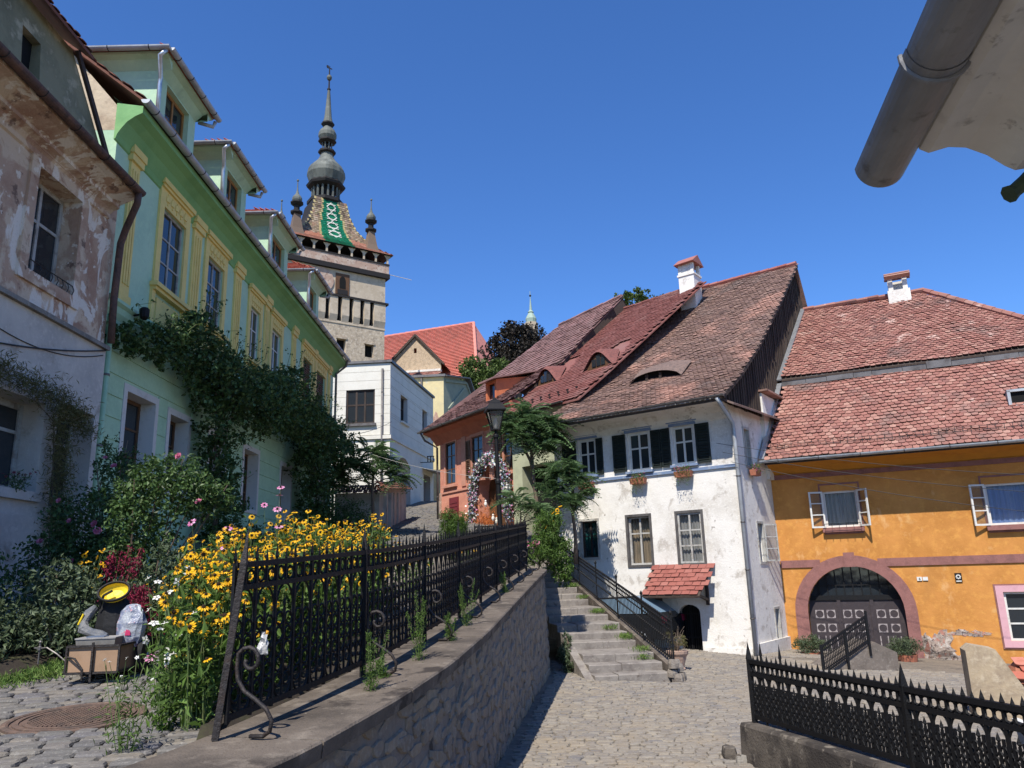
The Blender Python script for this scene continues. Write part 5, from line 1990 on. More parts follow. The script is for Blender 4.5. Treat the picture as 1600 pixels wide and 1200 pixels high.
# ================================================================== RED ROOF HALL and the stone gable
m_hall = mat('salmon red tile field', (.62, .23, .18), .85, [(1.2, (.46, .18, .14), .45, .65, 5), (9, (.56, .25, .2), .5, .75)], [(6, .3), (3, .3, 2, (.2, .2, 6))])
hh = thing('red_roofed_hall', 'large hall with a bright salmon red hipped roof on the hill', 'building', (-4.75, 95, 10))
rd = Vector((-12.45, 4.9, 0)).normalized()
nd = Vector((-rd.y, rd.x, 0))
if nd.y > 0:
    nd = -nd
R0, R1 = Vector((0, 0, 21.7)), rd * 34 + Vector((0, 0, 21.7))
E0 = -rd * 4.2 + nd * 8.5 + Vector((0, 0, 11.5))
E1 = rd * 36 + nd * 8.5 + Vector((0, 0, 11.5))
F0 = -rd * 4.2 - nd * 8.5 + Vector((0, 0, 11.5))
F1 = rd * 36 - nd * 8.5 + Vector((0, 0, 11.5))
g = MB()
g.poly(E0, E1, R1, R0)
g.poly(E0, F0, R0)
g.poly(F0, F1, R1, R0)
ro = g.build('roof', m_hall, hh)
courses = MB()
for k in range(40):
    t = (k + .5) / 40
    a, b = E0.lerp(R0, t), E1.lerp(R1, t)
    courses.bar(a + Vector((0, -.05, .05)), b + Vector((0, -.05, .05)), .16, .05)
tag(courses.build('tile_courses', m_hall, ro), kind='stuff')
ridge_row('ridge_tile', R0, R1, hh, m_hall, .22, 1.0)
ridge_row('hip_tile', E0, R0, hh, m_hall, .2, .9)
g = MB()
for a, b in ((E0, E1), (E0, F0), (F0, F1)):
    g.poly(a, b, (b.x, b.y, 0), (a.x, a.y, 0))
g.build('wall', m_yard, hh)
ss = MB()
ss.add([(2.4, 2, 17.0), (5, 2, 17.2), (5.5, 1, 13), (3.0, 1, 12)], [(0, 1, 2, 3)])
ss.build('side_roof', m_hall, hh)
tag(hh, kind='thing')
m_rubg = mat('sandy rubble masonry', (.46, .35, .24), .95, [(3, (.34, .26, .18), .45, .6, 7), (9, (.54, .44, .32), .52, .65, 6)], [(5, 1, 7), (16, .8)])
sg_ = thing('stone_gable_house', 'sandy rubble stone gable standing in front of the salmon roof', 'building', (-11, 86, 10), -8)
g = MB()
g.sheet([(-3.4, 0), (2.9, 0), (2.9, 13.9), (-.1, 17.2), (-3.4, 13.9)], [rect(-.35, 0, 15.2, 15.8)], 0, .4)
g.build('gable_wall', m_rubg, sg_)
g = MB()
for a, b in (((-4.2, 13.2), (-.1, 17.35)), ((-.1, 17.35), (3.3, 13.6))):
    g.bar((a[0], -.1, a[1]), (b[0], -.1, b[1]), .5, .22)
g.build('verge', X['wood_dark'], sg_)
g = MB()
g.poly((-4.2, 0, 13.2), (-.1, 0, 17.4), (-.1, 8, 17.4), (-4.2, 8, 13.2))
g.poly((3.3, 0, 13.6), (-.1, 0, 17.4), (-.1, 8, 17.4), (3.3, 8, 13.6))
g.build('roof', m_hall, sg_)
g = MB()
g.add([(-3.4, -.6, 12.7), (2.9, -.6, 12.7), (2.9, -3.4, 10.0), (-3.4, -3.4, 10.0)], [(0, 1, 2, 3)])
o = g.build('lean_to_roof', m_otile, sg_)
tag(scatter('lean_to_tiles', TILE_R, tile_cells([(-3.4, 10.0), (-.6, 12.7)], lambda t: -3.4, lambda t: 2.9, .35, .3, .06), sg_, m_otile), kind='stuff')
g = MB()
g.box(-3.5, 3.0, -.75, -.05, 12.7, 12.95)
g.build('white_ledge', m_white, sg_)
g = MB()
g.box(2.0, 3.6, -3.5, -2.6, 9.2, 10.4)
g.add([(1.7, -3.8, 10.4), (3.9, -3.8, 10.4), (3.9, -2.3, 10.4), (1.7, -2.3, 10.4), (1.9, -3, 11.0), (3.7, -3, 11.0)], [(0, 1, 5, 4), (2, 3, 4, 5), (0, 3, 4), (1, 2, 5)])
g.build('chimney', m_white, sg_)
g = MB()
g.box(-6, 6, -3.6, 2, 0, 9.9)
g.build('lower_block', m_rubg, sg_)
tag(sg_, kind='thing')

# ================================================================== CLOCK TOWER
m_tow = mat('tower rubble render', (.47, .385, .28), .95, [(.5, (.40, .32, .23), .42, .62, 7), (2.2, (.31, .25, .185), .48, .60, 9), (4, (.56, .48, .37), .50, .64, 8)], [(1.6, 1.0, 9), (5, 1.0)])
m_towp = mat('tower smooth render', (.52, .43, .32), .95, [(.5, (.44, .36, .26), .42, .60, 8), (1.4, (.38, .31, .23), .54, .64, 9), (3, (.57, .49, .38), .52, .7, 6)], [(3, .4, 7)])
m_towb = mat('tower brick parapet', (.42, .29, .22), .95, [(1.5, (.5, .40, .32), .45, .58, 7), (4, (.28, .17, .13), .55, .65, 7)], [(4, .8, 6)])
m_lead = mat('grey green copper sheet', (.125, .135, .12), .7, [(1.5, (.075, .08, .07), .45, .65, 6, (1, 1, .4)), (.8, (.19, .2, .175), .55, .7)], [(6, .2)])
m_tdark = mat('dark tower timber', (.02, .018, .018), .8)
m_tt1 = mat('patterned tower tile', (.3, .25, .14), .8, ramp=['8a7a66', '6d5a4e', '96846f', '5a4a42', '7f7458', '8d6f5c', 'a3937e', '54483e'])
m_tt2 = mat('green glazed tower tile', (.02, .16, .09), .35, ramp=['0f5a3c', '14694a', '1a7553', '0d4f38'], spec=.5)
m_tt3 = mat('white tower tile', (.55, .55, .48), .5)
m_tt4 = mat('ochre tower tile', (.5, .36, .12), .5, ramp=['a8986a', 'b0a274', '988860'])
m_tt5 = mat('red tower tile', (.42, .17, .1), .8, [(1, (.36, .15, .09), .45, .65)], ramp=['a06e5c', 'ab7a68', '946452', 'b48774'])
ct = thing('clock_tower', 'tall medieval stone clock tower with gallery, coloured tile roof and spire', 'tower', (-12.89, 75, 0), 34.75)
TW, TD = -10.3, 8.6
g = MB()
sl_ = []
wn = [(-5.1, -4.15, 21.5, 22.9), (-2.12, -1.17, 21.4, 22.75)]
g.sheet(rect(TW, 0, -4, 24.7), [rect(*q) for q in wn], 0, .6)
g.sheet(rect(0, TD, -4, 24.7), [], 0, fn=lambda u, d, z: (0, u, z))
g.sheet(rect(0, TD, -4, 24.7), [], 0, fn=lambda u, d, z: (TW, u, z))
g.build('shaft', m_tow, ct)
for q in wn:
    p = MB()
    p.box(q[0], q[1], .55, .6, q[2], q[3])
    p.box(q[0] + .4, q[0] + .46, .5, .56, q[2], q[3])
    p.build('window', X['dark_void'], ct)
    p = MB()
    p.box(q[0] - .1, q[1] + .1, -.08, 0, q[3], q[3] + .2)
    p.build('window_lintel', m_tow, ct)
g = MB()
g.box(TW - .02, .02, -.02, TD, 27.2, 30.2)
g.build('clock_stage', m_towp, ct)
g = MB()
g.box(TW + .3, -.3, .35, TD - .3, 24.7, 27.3)
g.build('slot_backing', X['dark_void'], ct)
sx = [-9.9, -8.75, -7.6, -6.42, -5.15, -3.95, -2.78, -1.72]
edges = [TW] + [v for s in sx for v in (s - .0, s + .46)] + [0]
for k in range(0, len(edges) - 1, 2):
    a, b = edges[k], edges[k + 1]
    p = MB()
    p.box(a, b, -.22, .4, 25.3, 27.2)
    p.add([(a, -.22, 25.3), (b, -.22, 25.3), (b, 0.0, 24.6), (a, 0.0, 24.6), (a, .4, 25.3), (b, .4, 25.3), (b, .4, 24.6), (a, .4, 24.6)], [(0, 1, 2, 3), (0, 3, 7, 4), (1, 2, 6, 5)])
    p.build('corbel_pier', m_towp, ct)
for u in [0]:
    p = MB()
    p.box(-.2, .2, .4, TD, 24.7, 27.2)
    p.box(TW - .2, TW + .3, .4, TD, 24.7, 27.2)
    p.build('corbel_side', m_towp, ct)
for s in sx:
    p = MB()
    p.box(s - .02, s + .48, -.03, .0, 24.5, 24.72)
    p.build('slot_ledge', m_towp, ct)
    p = MB()
    p.box(s + .2, s + .28, -.05, .02, 24.75, 25.5)
    p.box(s + .12, s + .36, -.05, .02, 25.05, 25.25)
    p.build('arrow_slit', X['dark_void'], ct)
for z, o_, h, nm, mm in ((27.15, .3, .22, 'cornice', m_tdark), (30.05, .38, .5, 'gallery_floor', m_tdark), (24.45, .06, .16, 'string_course', m_towp)):
    p = MB()
    p.box(TW - o_, o_, -o_, TD + o_, z, z + h)
    p.build(nm, mm, ct)
p = MB()
for q in ((TW - .3, .3, -.3, -.1), (TW - .3, .3, TD + .1, TD + .3)):
    p.box(q[0], q[1], q[2], q[3], 30.55, 31.55)
for q in ((.1, .3), (TW - .3, TW - .1)):
    p.box(q[0], q[1], -.1, TD + .1, 30.55, 31.55)
p.build('parapet', m_towb, ct)
p = MB()
p.box(TW - .34, .34, -.36, -.28, 31.5, 31.66)
p.box(.3, .36, -.3, TD, 31.5, 31.66)
p.build('parapet_rail', m_tdark, ct)
p = MB()
p.box(TW + 1.2, -1.2, 1.4, TD - 1.4, 30.5, 32.8)
p.build('gallery_core', m_tdark, ct)
for k in range(9):
    p = MB()
    u = TW - .15 + (10.6) * k / 8
    p.box(u - .09, u + .09, -.28, -.1, 31.55, 32.75)
    p.add([(u - .5, -.24, 32.75), (u + .5, -.24, 32.75), (u + .09, -.24, 32.2), (u - .09, -.24, 32.2)], [(0, 1, 2, 3)])
    p.build('gallery_post', m_towp, ct)
for k in range(1, 6):
    p = MB()
    p.box(.1, .28, TD * k / 5 - .09, TD * k / 5 + .09, 31.55, 32.75)
    p.build('gallery_post', m_towp, ct)
# main roof: swept square pyramid carrying small tiles
CU, CY = -5.1, 4.3
rp = [(1.0, 32.62), (.80, 33.35), (.62, 34.3), (.46, 35.6), (.355, 37.2), (.30, 38.9)]
hx, hy = 5.75, 5.05
tm = {1: [], 2: [], 3: [], 4: [], 5: []}
g = MB()
q = [[(CU + sx_ * hx * k, CY + sy_ * hy * (k * .92 + .03), z) for sx_, sy_ in ((-1, -1), (1, -1), (1, 1), (-1, 1))] for k, z in rp]
for a, b in zip(q, q[1:]):
    for j in range(4):
        g.poly(a[j], a[(j + 1) % 4], b[(j + 1) % 4], b[j])
g.poly(*q[0])
g.build('main_roof', m_tdark, ct)
for j in (0, 1):
    for a, b in zip(q, q[1:]):
        A_, B_, C_, D_ = Vector(a[j]), Vector(a[(j + 1) % 4]), Vector(b[(j + 1) % 4]), Vector(b[j])
        up_ = ((C_ + D_) / 2 - (A_ + B_) / 2)
        nr = max(2, int(up_.length / .24))
        ax = (B_ - A_).normalized()
        nz = ax.cross(up_.normalized())
        for r_ in range(nr):
            l, r__ = A_.lerp(D_, r_ / nr), B_.lerp(C_, r_ / nr)
            n_ = max(3, int((r__ - l).length / .24))
            for k in range(n_):
                t = (k + .5 + (.25 if r_ % 2 else -.25)) / n_
                p = l.lerp(r__, t)
                x = (t - .5) * (r__ - l).length
                z = p.z
                wdt = (r__ - l).length
                cls = 1
                if z < 33.9 + rnd.uniform(-.2, .2) and not (abs(x) < 1.6 and j == 0):
                    cls = 5
                elif abs(abs(x) - wdt / 2) < .16:
                    cls = 4
                elif j == 0:
                    hw = 1.6 - (z - 32.9) * .15
                    if abs(x) < hw:
                        cls = 2
                        zc_ = (z - 33.7) % 1.35 - .675
                        dd = abs(x) * .9 + abs(zc_)
                    elif abs(x) < hw + .22:
                        cls = 4
                tm[cls].append(mtx(p + nz * .03, ax * (wdt / n_ * .98), up_.normalized() * .25, nz * .05))
for k, mm in ((1, m_tt1), (2, m_tt2), (4, m_tt4), (5, m_tt5)):
    tag(scatter('tower_tiles', TILE_S, tm[k], ct, mm), kind='stuff')
# crisp white star lozenges laid on the green stripe
zA, zB = 33.9, 38.6
def front(x, z):
    k = interp([(zz_, kk_) for kk_, zz_ in rp], z)
    return Vector((CU + x, CY - hy * (k * .92 + .03) - .10, z))
for i in range(4):
    z0 = zA + (zB - zA) * (i + .5) / 4
    h_, w_ = (zB - zA) / 8 * .92, .66 - i * .06
    g = MB()
    for q1, q2 in (((0, h_), (w_, 0)), ((w_, 0), (0, -h_)), ((0, -h_), (-w_, 0)), ((-w_, 0), (0, h_)), ((-w_, h_ * .62), (w_, h_ * .62)), ((-w_, -h_ * .62), (w_, -h_ * .62))):
        g.bar(front(q1[0], z0 + q1[1]), front(q2[0], z0 + q2[1]), .10, .05, up=(0, -1, .5))
    g.build('star_lozenge', m_tt3, ct)
# spire: stacked onion stages
px = .072
def stage(name, prof, mm, n=8):
    p = MB()
    p.lathe(prof, n, (CU, CY, 0), R(22.5))
    return p.build(name, mm, ct)
stage('lower_cornice', [(1.6, 38.7), (1.95, 39.0), (1.95, 39.35), (1.6, 39.5)], m_tdark)
stage('lantern_core', [(1.0, 39.4), (1.0, 41.0)], m_tdark)
for k in range(8):
    a = R(22.5) + k * math.pi / 4
    for da in (-.2, .2):
        p = MB()
        p.box(-.09, .09, -.09, .09, 39.45, 40.9)
        o = p.build('lantern_post', m_lead, ct)
        o.matrix_basis = Matrix.Translation((CU + 1.42 * math.cos(a + da), CY + 1.42 * math.sin(a + da), 0))
stage('upper_cornice', [(1.5, 40.75), (2.0, 41.0), (2.1, 41.25), (1.85, 41.4), (1.8, 41.6)], m_tdark)
stage('onion_dome', [(1.75, 41.5), (1.85, 41.8), (2.05, 42.4), (2.0, 42.9), (1.75, 43.4), (1.3, 43.9), (.95, 44.3), (.72, 44.8), (.6, 45.3)], m_lead, 16)
stage('neck_cornice', [(.6, 45.1), (.95, 45.25), (.95, 45.45), (.6, 45.6)], m_tdark)
stage('small_lantern_core', [(.35, 45.5), (.35, 46.5)], m_tdark)
for k in range(8):
    a = k * math.pi / 4
    p = MB()
    p.box(-.05, .05, -.05, .05, 45.5, 46.4)
    o = p.build('lantern_post', m_lead, ct)
    o.matrix_basis = Matrix.Translation((CU + .52 * math.cos(a), CY + .52 * math.sin(a), 0))
stage('small_cornice', [(.5, 46.35), (.98, 46.6), (.98, 46.75), (.8, 46.9)], m_tdark)
stage('small_onion', [(.8, 46.85), (.98, 47.2), (.98, 47.6), (.8, 48.0), (.5, 48.3), (.42, 48.5)], m_lead, 16)
stage('spire_flange', [(.42, 48.4), (.72, 48.75), (.72, 48.9), (.5, 49.05)], m_tdark)
stage('spire', [(.55, 49.0), (.42, 49.6), (.30, 51.0), (.19, 52.6), (.13, 53.2)], m_lead, 12)
stage('spire_rod', [(.2, 53.15), (.2, 53.3), (.09, 53.4), (.06, 56.2)], m_tdark)
stage('spire_ball', [(.02, 54.35), (.2, 54.45), (.29, 54.65), (.29, 54.8), (.2, 55.0), (.02, 55.1)], m_lead, 12)
p = MB()
p.box(CU - .3, CU + .3, CY - .03, CY + .03, 55.9, 56.0)
p.box(CU - .35, CU - .1, CY - .02, CY + .02, 56.0, 56.25)
p.build('weather_vane', m_tdark, ct)
# corner turrets
tp = [((-9.35, .75), 0), ((-1.35, .75), 0), ((-8.75, 7.7), 1.0), ((-.75, 7.7), .6)]
for (u, y), dz in tp:
    p = MB()
    p.lathe([(1.0, 33.0 + dz), (.72, 33.8 + dz), (.5, 34.9 + dz), (.42, 35.5 + dz)], 4, (u, y, 0), R(45))
    t_ = p.build('turret', m_tt1, ct)
    p = MB()
    p.lathe([(.45, 35.35), (.62, 35.5), (.62, 35.65), (.4, 35.75), (.3, 35.8), (.3, 36.3), (.45, 36.35), (.66, 36.55), (.66, 36.65), (.45, 36.75)], 8, (u, y, dz))
    p.build('turret_lantern', m_tdark, t_)
    p = MB()
    p.lathe([(.42, 36.7), (.5, 36.9), (.5, 37.1), (.38, 37.35), (.2, 37.55), (.1, 37.9), (.06, 38.3), (.045, 39.0)], 12, (u, y, dz))
    p.lathe([(.02, 38.95), (.12, 39.05), (.12, 39.15), (.02, 39.25)], 8, (u, y, dz))
    p.build('turret_onion', m_lead, t_)
# clock figure niche and clock face
p = MB()
p.box(-5.4, -3.95, -.1, .05, 27.5, 29.7)
o = p.build('figure_niche', X['wood_brown'], ct)
p = MB()
p.sheet(arch(-5.0, -4.35, 28.1, 28.9, 29.4, 8), (), -.12)
p.build('niche_opening', X['dark_void'], o)
p = MB()
p.box(-5.2, -4.15, -.14, -.1, 27.5, 28.0)
p.build('niche_base', m_tdark, o)
p = MB()
pp = [(-6.9 + 1.3 * math.cos(a), 28.7 + 1.3 * math.sin(a)) for a in np.linspace(0, 2 * math.pi, 25)[:-1]]
p.sheet(pp, (), -.12, thick=.12)
p.build('clock_face', m_towb, ct)
p = MB()
p.bar((.3, -.2, 30.6), (2.6, -.9, 30.2), .05, .05)
p.build('flag_pole', X['old_paint'], ct)
tag(ct, kind='thing')

# far church spire
fs2 = thing('far_church_spire', 'distant green copper church spire rising behind the dark tree', 'spire', (4.3, 150, 34))
fs2.scale = (.72, .72, .8)
p = MB()
p.lathe([(1.9, 0), (1.9, 19.5)], 8)
p.build('shaft', m_tow, fs2)
p = MB()
p.lathe([(1.4, 19.3), (1.6, 20.6), (1.2, 21.4), (.7, 22.2), (.9, 22.4), (.4, 23.0), (.3, 24.2), (.12, 26), (.08, 28.2)], 10)
p.build('spire', mat('verdigris copper', (.28, .36, .30), .6), fs2)
p = MB()
p.lathe([(.02, 26.6), (.3, 26.8), (.3, 27.1), (.02, 27.3)], 8)
p.build('finial_ball', m_tdark, fs2)


# ================================================================== IRON FENCES
def ring(m, c, r, t=.007, n=10, a0=0, a1=360, k=4):
    pts = []
    for i in range(n + 1):
        a = R(a0 + (a1 - a0) * i / n)
        pts.append((c[0] + r * math.cos(a), c[1], c[2] + r * math.sin(a)))
    m.tube(pts, t, k, cap=True)


def spear(m, x, z, h, w_=.016):
    m.add([(x - w_, 0, z + h * .3), (x, -w_ * .6, z + h * .3), (x + w_, 0, z + h * .3), (x, w_ * .6, z + h * .3), (x, 0, z + h), (x, 0, z)],
          [(0, 1, 4), (1, 2, 4), (2, 3, 4), (3, 0, 4), (1, 0, 5), (2, 1, 5), (3, 2, 5), (0, 3, 5)])


def fence_parts(w_, zb, zm, zt, tip, s=1.0, dense=False):
    """one bay: upright bar with spear, and the forged infill (arches, inner spear, scrolls)"""
    b = MB()
    b.bar((0, 0, zb - .03), (0, 0, zt), .016 * s, .016 * s)
    spear(b, 0, zt + .0, tip, .017 * s)
    b.bar((w_ / 2, 0, zm), (w_ / 2, 0, zt), .012 * s, .012 * s)
    spear(b, w_ / 2, zt, tip * .8, .014 * s)
    f = MB()
    if dense:
        for q in (.25, .75):
            f.bar((w_ * q, 0, zb), (w_ * q, 0, zm - w_ * .55), .012 * s, .012 * s)
    t = .0075 * s
    hz = w_ * .95
    pts = [(w_ / 2 + w_ / 2 * math.cos(a), 0, zm - hz + hz * math.sin(a)) for a in np.linspace(0, math.pi, 11)]
    f.tube(pts, t, 4)
    pts = [(w_ / 2 + w_ / 2 * math.cos(a), 0, zb + hz * .8 - hz * .8 * math.sin(a)) for a in np.linspace(0, math.pi, 9)]
    f.tube(pts, t, 4)
    f.bar((w_ / 2, 0, zb + .02), (w_ / 2, 0, zm - hz * .75), .011 * s, .011 * s)
    spear(f, w_ / 2, zm - hz * .8, hz * .5, .016 * s)
    H = zm - hz * .9 - zb - hz * .3
    nr = max(3, int(H / (w_ * .40)))
    for k in range(nr):
        z = zb + hz * .35 + H * (k + .5) / nr
        r = w_ * .19
        ring(f, (w_ * .27, 0, z), r, t * .9, 8, 30, 400)
        ring(f, (w_ * .73, 0, z), r, t * .9, 8, 140, 510)
    dz = (zt - zm) * .5
    for q in (.25, .75):
        ring(f, (w_ * q, 0, zm + dz), dz * .62, t, 8, 90, 460)
    return b, f


def run_fence(parent, org, pts, w_, zb, zm, zt, tip, m_, posts, s=1.0, post_h=.3, dense=False):
    """pts: list of base points; bays follow the line, rails are continuous"""
    P = [Vector(p) for p in pts]
    cum = [0]
    for a, b in zip(P, P[1:]):
        cum.append(cum[-1] + (b - a).length)

    def at_(d):
        for i in range(len(P) - 1):
            if d <= cum[i + 1] or i == len(P) - 2:
                t = (d - cum[i]) / (cum[i + 1] - cum[i])
                return P[i].lerp(P[i + 1], t), (P[i + 1] - P[i]).normalized()
    n = int(cum[-1] / w_)
    b, f = fence_parts(w_, zb, zm, zt, tip, s, dense)
    bm, fm = b.mesh('picket', m_), f.mesh('scroll_infill', m_)
    for k in range(n):
        p, d = at_(k * w_)
        q, _ = at_(min((k + 1) * w_, cum[-1]))
        yaw = math.atan2(q.y - p.y, q.x - p.x)
        mx = Matrix.Translation(p - org) @ Matrix.Rotation(yaw, 4, 'Z')
        link('picket', bm, parent, mx)
        link('scroll_infill', fm, parent, mx)
    samples = [at_(cum[-1] * i / 40)[0] for i in range(41)]
    for z, h, wd in ((zb, .03, .018), (zm, .026, .02), (zt, .028, .03)):
        g = MB()
        for a, c in zip(samples, samples[1:]):
            g.bar(a - org + Vector((0, 0, z)), c - org + Vector((0, 0, z)), wd * s, h * s)
        g.build('rail', m_, parent)
    for d in posts:
        p, t = at_(d)
        g = MB()
        g.bar(p - org + Vector((0, 0, -.05)), p - org + Vector((0, 0, zt + .02)), .034 * s, .034 * s)
        q = p - org + Vector((0, 0, zt + .02))
        k_ = .019 * s
        g.add([q + Vector((-k_, -k_, 0)), q + Vector((k_, -k_, 0)), q + Vector((k_, k_, 0)), q + Vector((-k_, k_, 0)), q + Vector((0, 0, post_h))], [(0, 1, 4), (1, 2, 4), (2, 3, 4), (3, 0, 4)])
        g.build('post', m_, parent)
    return at_, cum[-1]


# ---- fence on the retaining wall
lf = thing('iron_fence', 'ornate black iron fence with scroll braces on the retaining wall', 'fence', (-1.6, 4.6, -.85))
LO = Vector((-1.6, 4.6, -.85))
fp = []
for y in np.linspace(4.6, 17.0, 50):
    fp.append((ex(y) - interp([(4.6, .58), (9, .5), (17, .40)], y), y, wt(y) + .004))
for k in range(1, 7):
    a = k / 6 * R(100)
    fp.append((fp[49][0] - .3 + .3 * math.cos(a), 17.0 + .5 * math.sin(a), wt(17.2)))
LP = [0.0]
a_, tot_ = run_fence(lf, LO, fp, .215, .10, .80, .93, .12, X['iron'], [1.75, 3.4, 5.05, 6.6, 8.1, 9.6, 11.0, 12.3], 1.2, .2)
# scroll braces standing out from the posts
br = MB()
sp = [(.115 + .085 * (1 - i / 16) * math.cos(R(150 - i * 29)), .40 + .085 * (1 - i / 16) * math.sin(R(150 - i * 29))) for i in range(13)][::-1]
sp += [(.035, .36), (.045, .30), (.09, .24), (.16, .20), (.235, .15), (.275, .09), (.265, .035), (.22, .008), (.14, .006)]
br.tube([(0, -d, h) for d, h in sp], .0125, 5)
bme = br.mesh('scroll_brace', X['iron_rust'], True)
for d in (.02, 1.75, 3.4, 5.05, 6.6, 8.1, 9.6, 11.0, 12.3):
    p, t = a_(min(d, tot_ - .1))
    yaw = math.atan2(t.y, t.x)
    link('scroll_brace', bme, lf, Matrix.Translation(p - LO) @ Matrix.Rotation(yaw, 4, 'Z'))
# the leaning near end post
g = MB()
g.bar((-.10, -.02, 0), (.0, 0, .95), .036, .036)
g.add([(-.018, -.018, .94), (.02, -.018, .94), (.02, .018, .94), (-.018, .018, .94), (.02, 0, 1.16)], [(0, 1, 4), (1, 2, 4), (2, 3, 4), (3, 0, 4)])
g.build('end_post', X['iron_rust'], lf)

# ---- low wall and fence on the right
rwl = thing('low_fence_wall', 'low broken concrete wall under the right hand fence', 'wall', (2.7, 9.5, -2.2))
RO = Vector((2.7, 9.5, -2.2))
rd_ = (Vector((3.72, 5.9, 0)) - Vector((2.67, 9.55, 0))).normalized()
rp_ = Vector((-rd_.y, rd_.x, 0))
if rp_.x < 0:
    rp_ = -rp_
m_lw = mat('stained dark concrete', (.10, .085, .07), .95, [(2, (.04, .034, .03), .45, .58, 8), (7, (.19, .165, .135), .56, .66, 8)], [(8, .9, 8), (40, .5)])
for k in range(6):
    g = MB()
    a = Vector((2.66, 9.6, 0)) + rd_ * (k * 1.1 + (.0 if k else .02))
    b = Vector((2.66, 9.6, 0)) + rd_ * (k * 1.1 + 1.09)
    cs = []
    for q, e in ((a, 0), (b, 1)):
        zb = pz(q.x, q.y) - .2
        j = rnd.uniform(-.015, .015)
        zt_ = -1.74 + j
        prof = [(-.2, zb), (-.17, zt_ - .03), (-.15, zt_), (.2, zt_), (.22, zb)]
        cs.append([q + rp_ * o_ + Vector((0, 0, z)) - RO for o_, z in prof])
    g.add(cs[0] + cs[1], [(i, i + 1, 6 + i, 5 + i) for i in range(4)] + [range(5), range(5, 10)])
    g.build('wall_block', m_lw, rwl)
for k in range(7):
    m_ = stone_mb(60 + k, n=7, dome=.4)
    p = Vector((2.52 + rnd.uniform(-.18, .12), 9.62 + rnd.uniform(-.2, .22), 0))
    sc = rnd.uniform(.07, .19)
    for i, v in enumerate(m_.v):
        m_.v[i] = tuple(Vector((v[0] * sc, v[1] * sc, v[2] * sc)) + p - RO + Vector((0, 0, pz(p.x, p.y) + sc * .35)))
    m_.build('broken_stone', X['stone'] if k % 2 else m_lw, rwl)
tag(rwl, kind='thing')
rf = thing('iron_fence', 'black spear topped iron fence on the low wall at lower right', 'fence', (2.67, 9.55, -1.74))
RFO = Vector((2.67, 9.55, -1.74))
run_fence(rf, RFO, [tuple(Vector((2.67, 9.5, -1.74)) + rd_ * d) for d in np.linspace(0, 5.6, 12)], .18, .06, .52, .66, .10, X['iron'], [0, 2.42, 4.6], 1.6, .2, True)
for d in (.25, .62):
    p = Vector((2.67, 9.5, -1.74)) + rd_ * d - RFO
    g = MB()
    g.bar(p, p + Vector((0, 0, .74)), .02, .02)
    g.add([p + Vector((-.02, 0, .74)), p + Vector((0, -.02, .74)), p + Vector((.02, 0, .74)), p + Vector((0, .02, .74)), p + Vector((0, 0, .9))], [(0, 1, 4), (1, 2, 4), (2, 3, 4), (3, 0, 4)])
    g.build('tall_spear', X['iron'], rf)
wb = MB()
wb.box(-.02, .02, -.7, .7, -.1, .85)
o = wb.build('white_board', X['white_paint'])  # added stand-in for a white shape of unknown kind
o.location = (4.12, 6.1, pz(4.1, 6.1) + .12)
o.rotation_euler = (R(0), R(-12), R(-8))
tag(o, 'white painted board standing behind the right hand fence', 'board')

# ---- fence up the steps
sf = thing('stair_fence', 'plain iron railing climbing beside the stone steps', 'railing', tuple(K0 + Vector((0, 0, stair_z(0) + .4))))
SFO = K0 + Vector((0, 0, stair_z(0) + .4))
kd = (K1 - K0)


def kz(t):
    return stair_z(0) + .17 + (stair_z(STEPLEN) - stair_z(0)) * t


pk = MB()
pk.bar((0, 0, 0), (0, 0, .80), .017, .017)
pk.lathe([(.004, .79), (.024, .81), (.024, .835), (.004, .86)], 6)
pk.lathe([(.008, .38), (.024, .41), (.008, .44)], 5)
pkm = pk.mesh('picket', X['iron'])
n = 84
for k in range(n):
    t = .03 + .97 * k / (n - 1)
    p = K0 + kd * t
    link('picket', pkm, sf, Matrix.Translation(Vector((p.x, p.y, kz(t))) - SFO))
for h, r_ in ((.07, .018), (.62, .015), (.73, .018)):
    g = MB()
    a, b = K0 + kd * .03, K1
    g.bar(Vector((a.x, a.y, kz(.03) + h)) - SFO, Vector((b.x, b.y, kz(1) + h)) - SFO, r_ * 1.4, r_ * 1.6)
    g.build('rail', X['iron'], sf)
for t in (.03, .22, .42, .62, .82, .98):
    p = K0 + kd * t
    g = MB()
    q = Vector((p.x, p.y, kz(t))) - SFO
    g.bar(q + Vector((0, 0, -.08)), q + Vector((0, 0, .95)), .034, .034)
    g.lathe([(.006, .94), (.034, .97), (.034, 1.0), (.006, 1.05)], 8, q)
    g.build('post', X['iron'], sf)
# small landing fence by the pink house
f2 = thing('landing_fence', 'short black iron fence on the landing before the pink house', 'fence', (-1.4, 26.2, .9))
F2 = Vector((-1.4, 26.2, .9))
run_fence(f2, F2, [(-1.4, 26.2, .92), (.4, 25.0, .86)], .3, .1, .5, .62, .1, X['iron'], [0, 2.0], 1.2, .1)

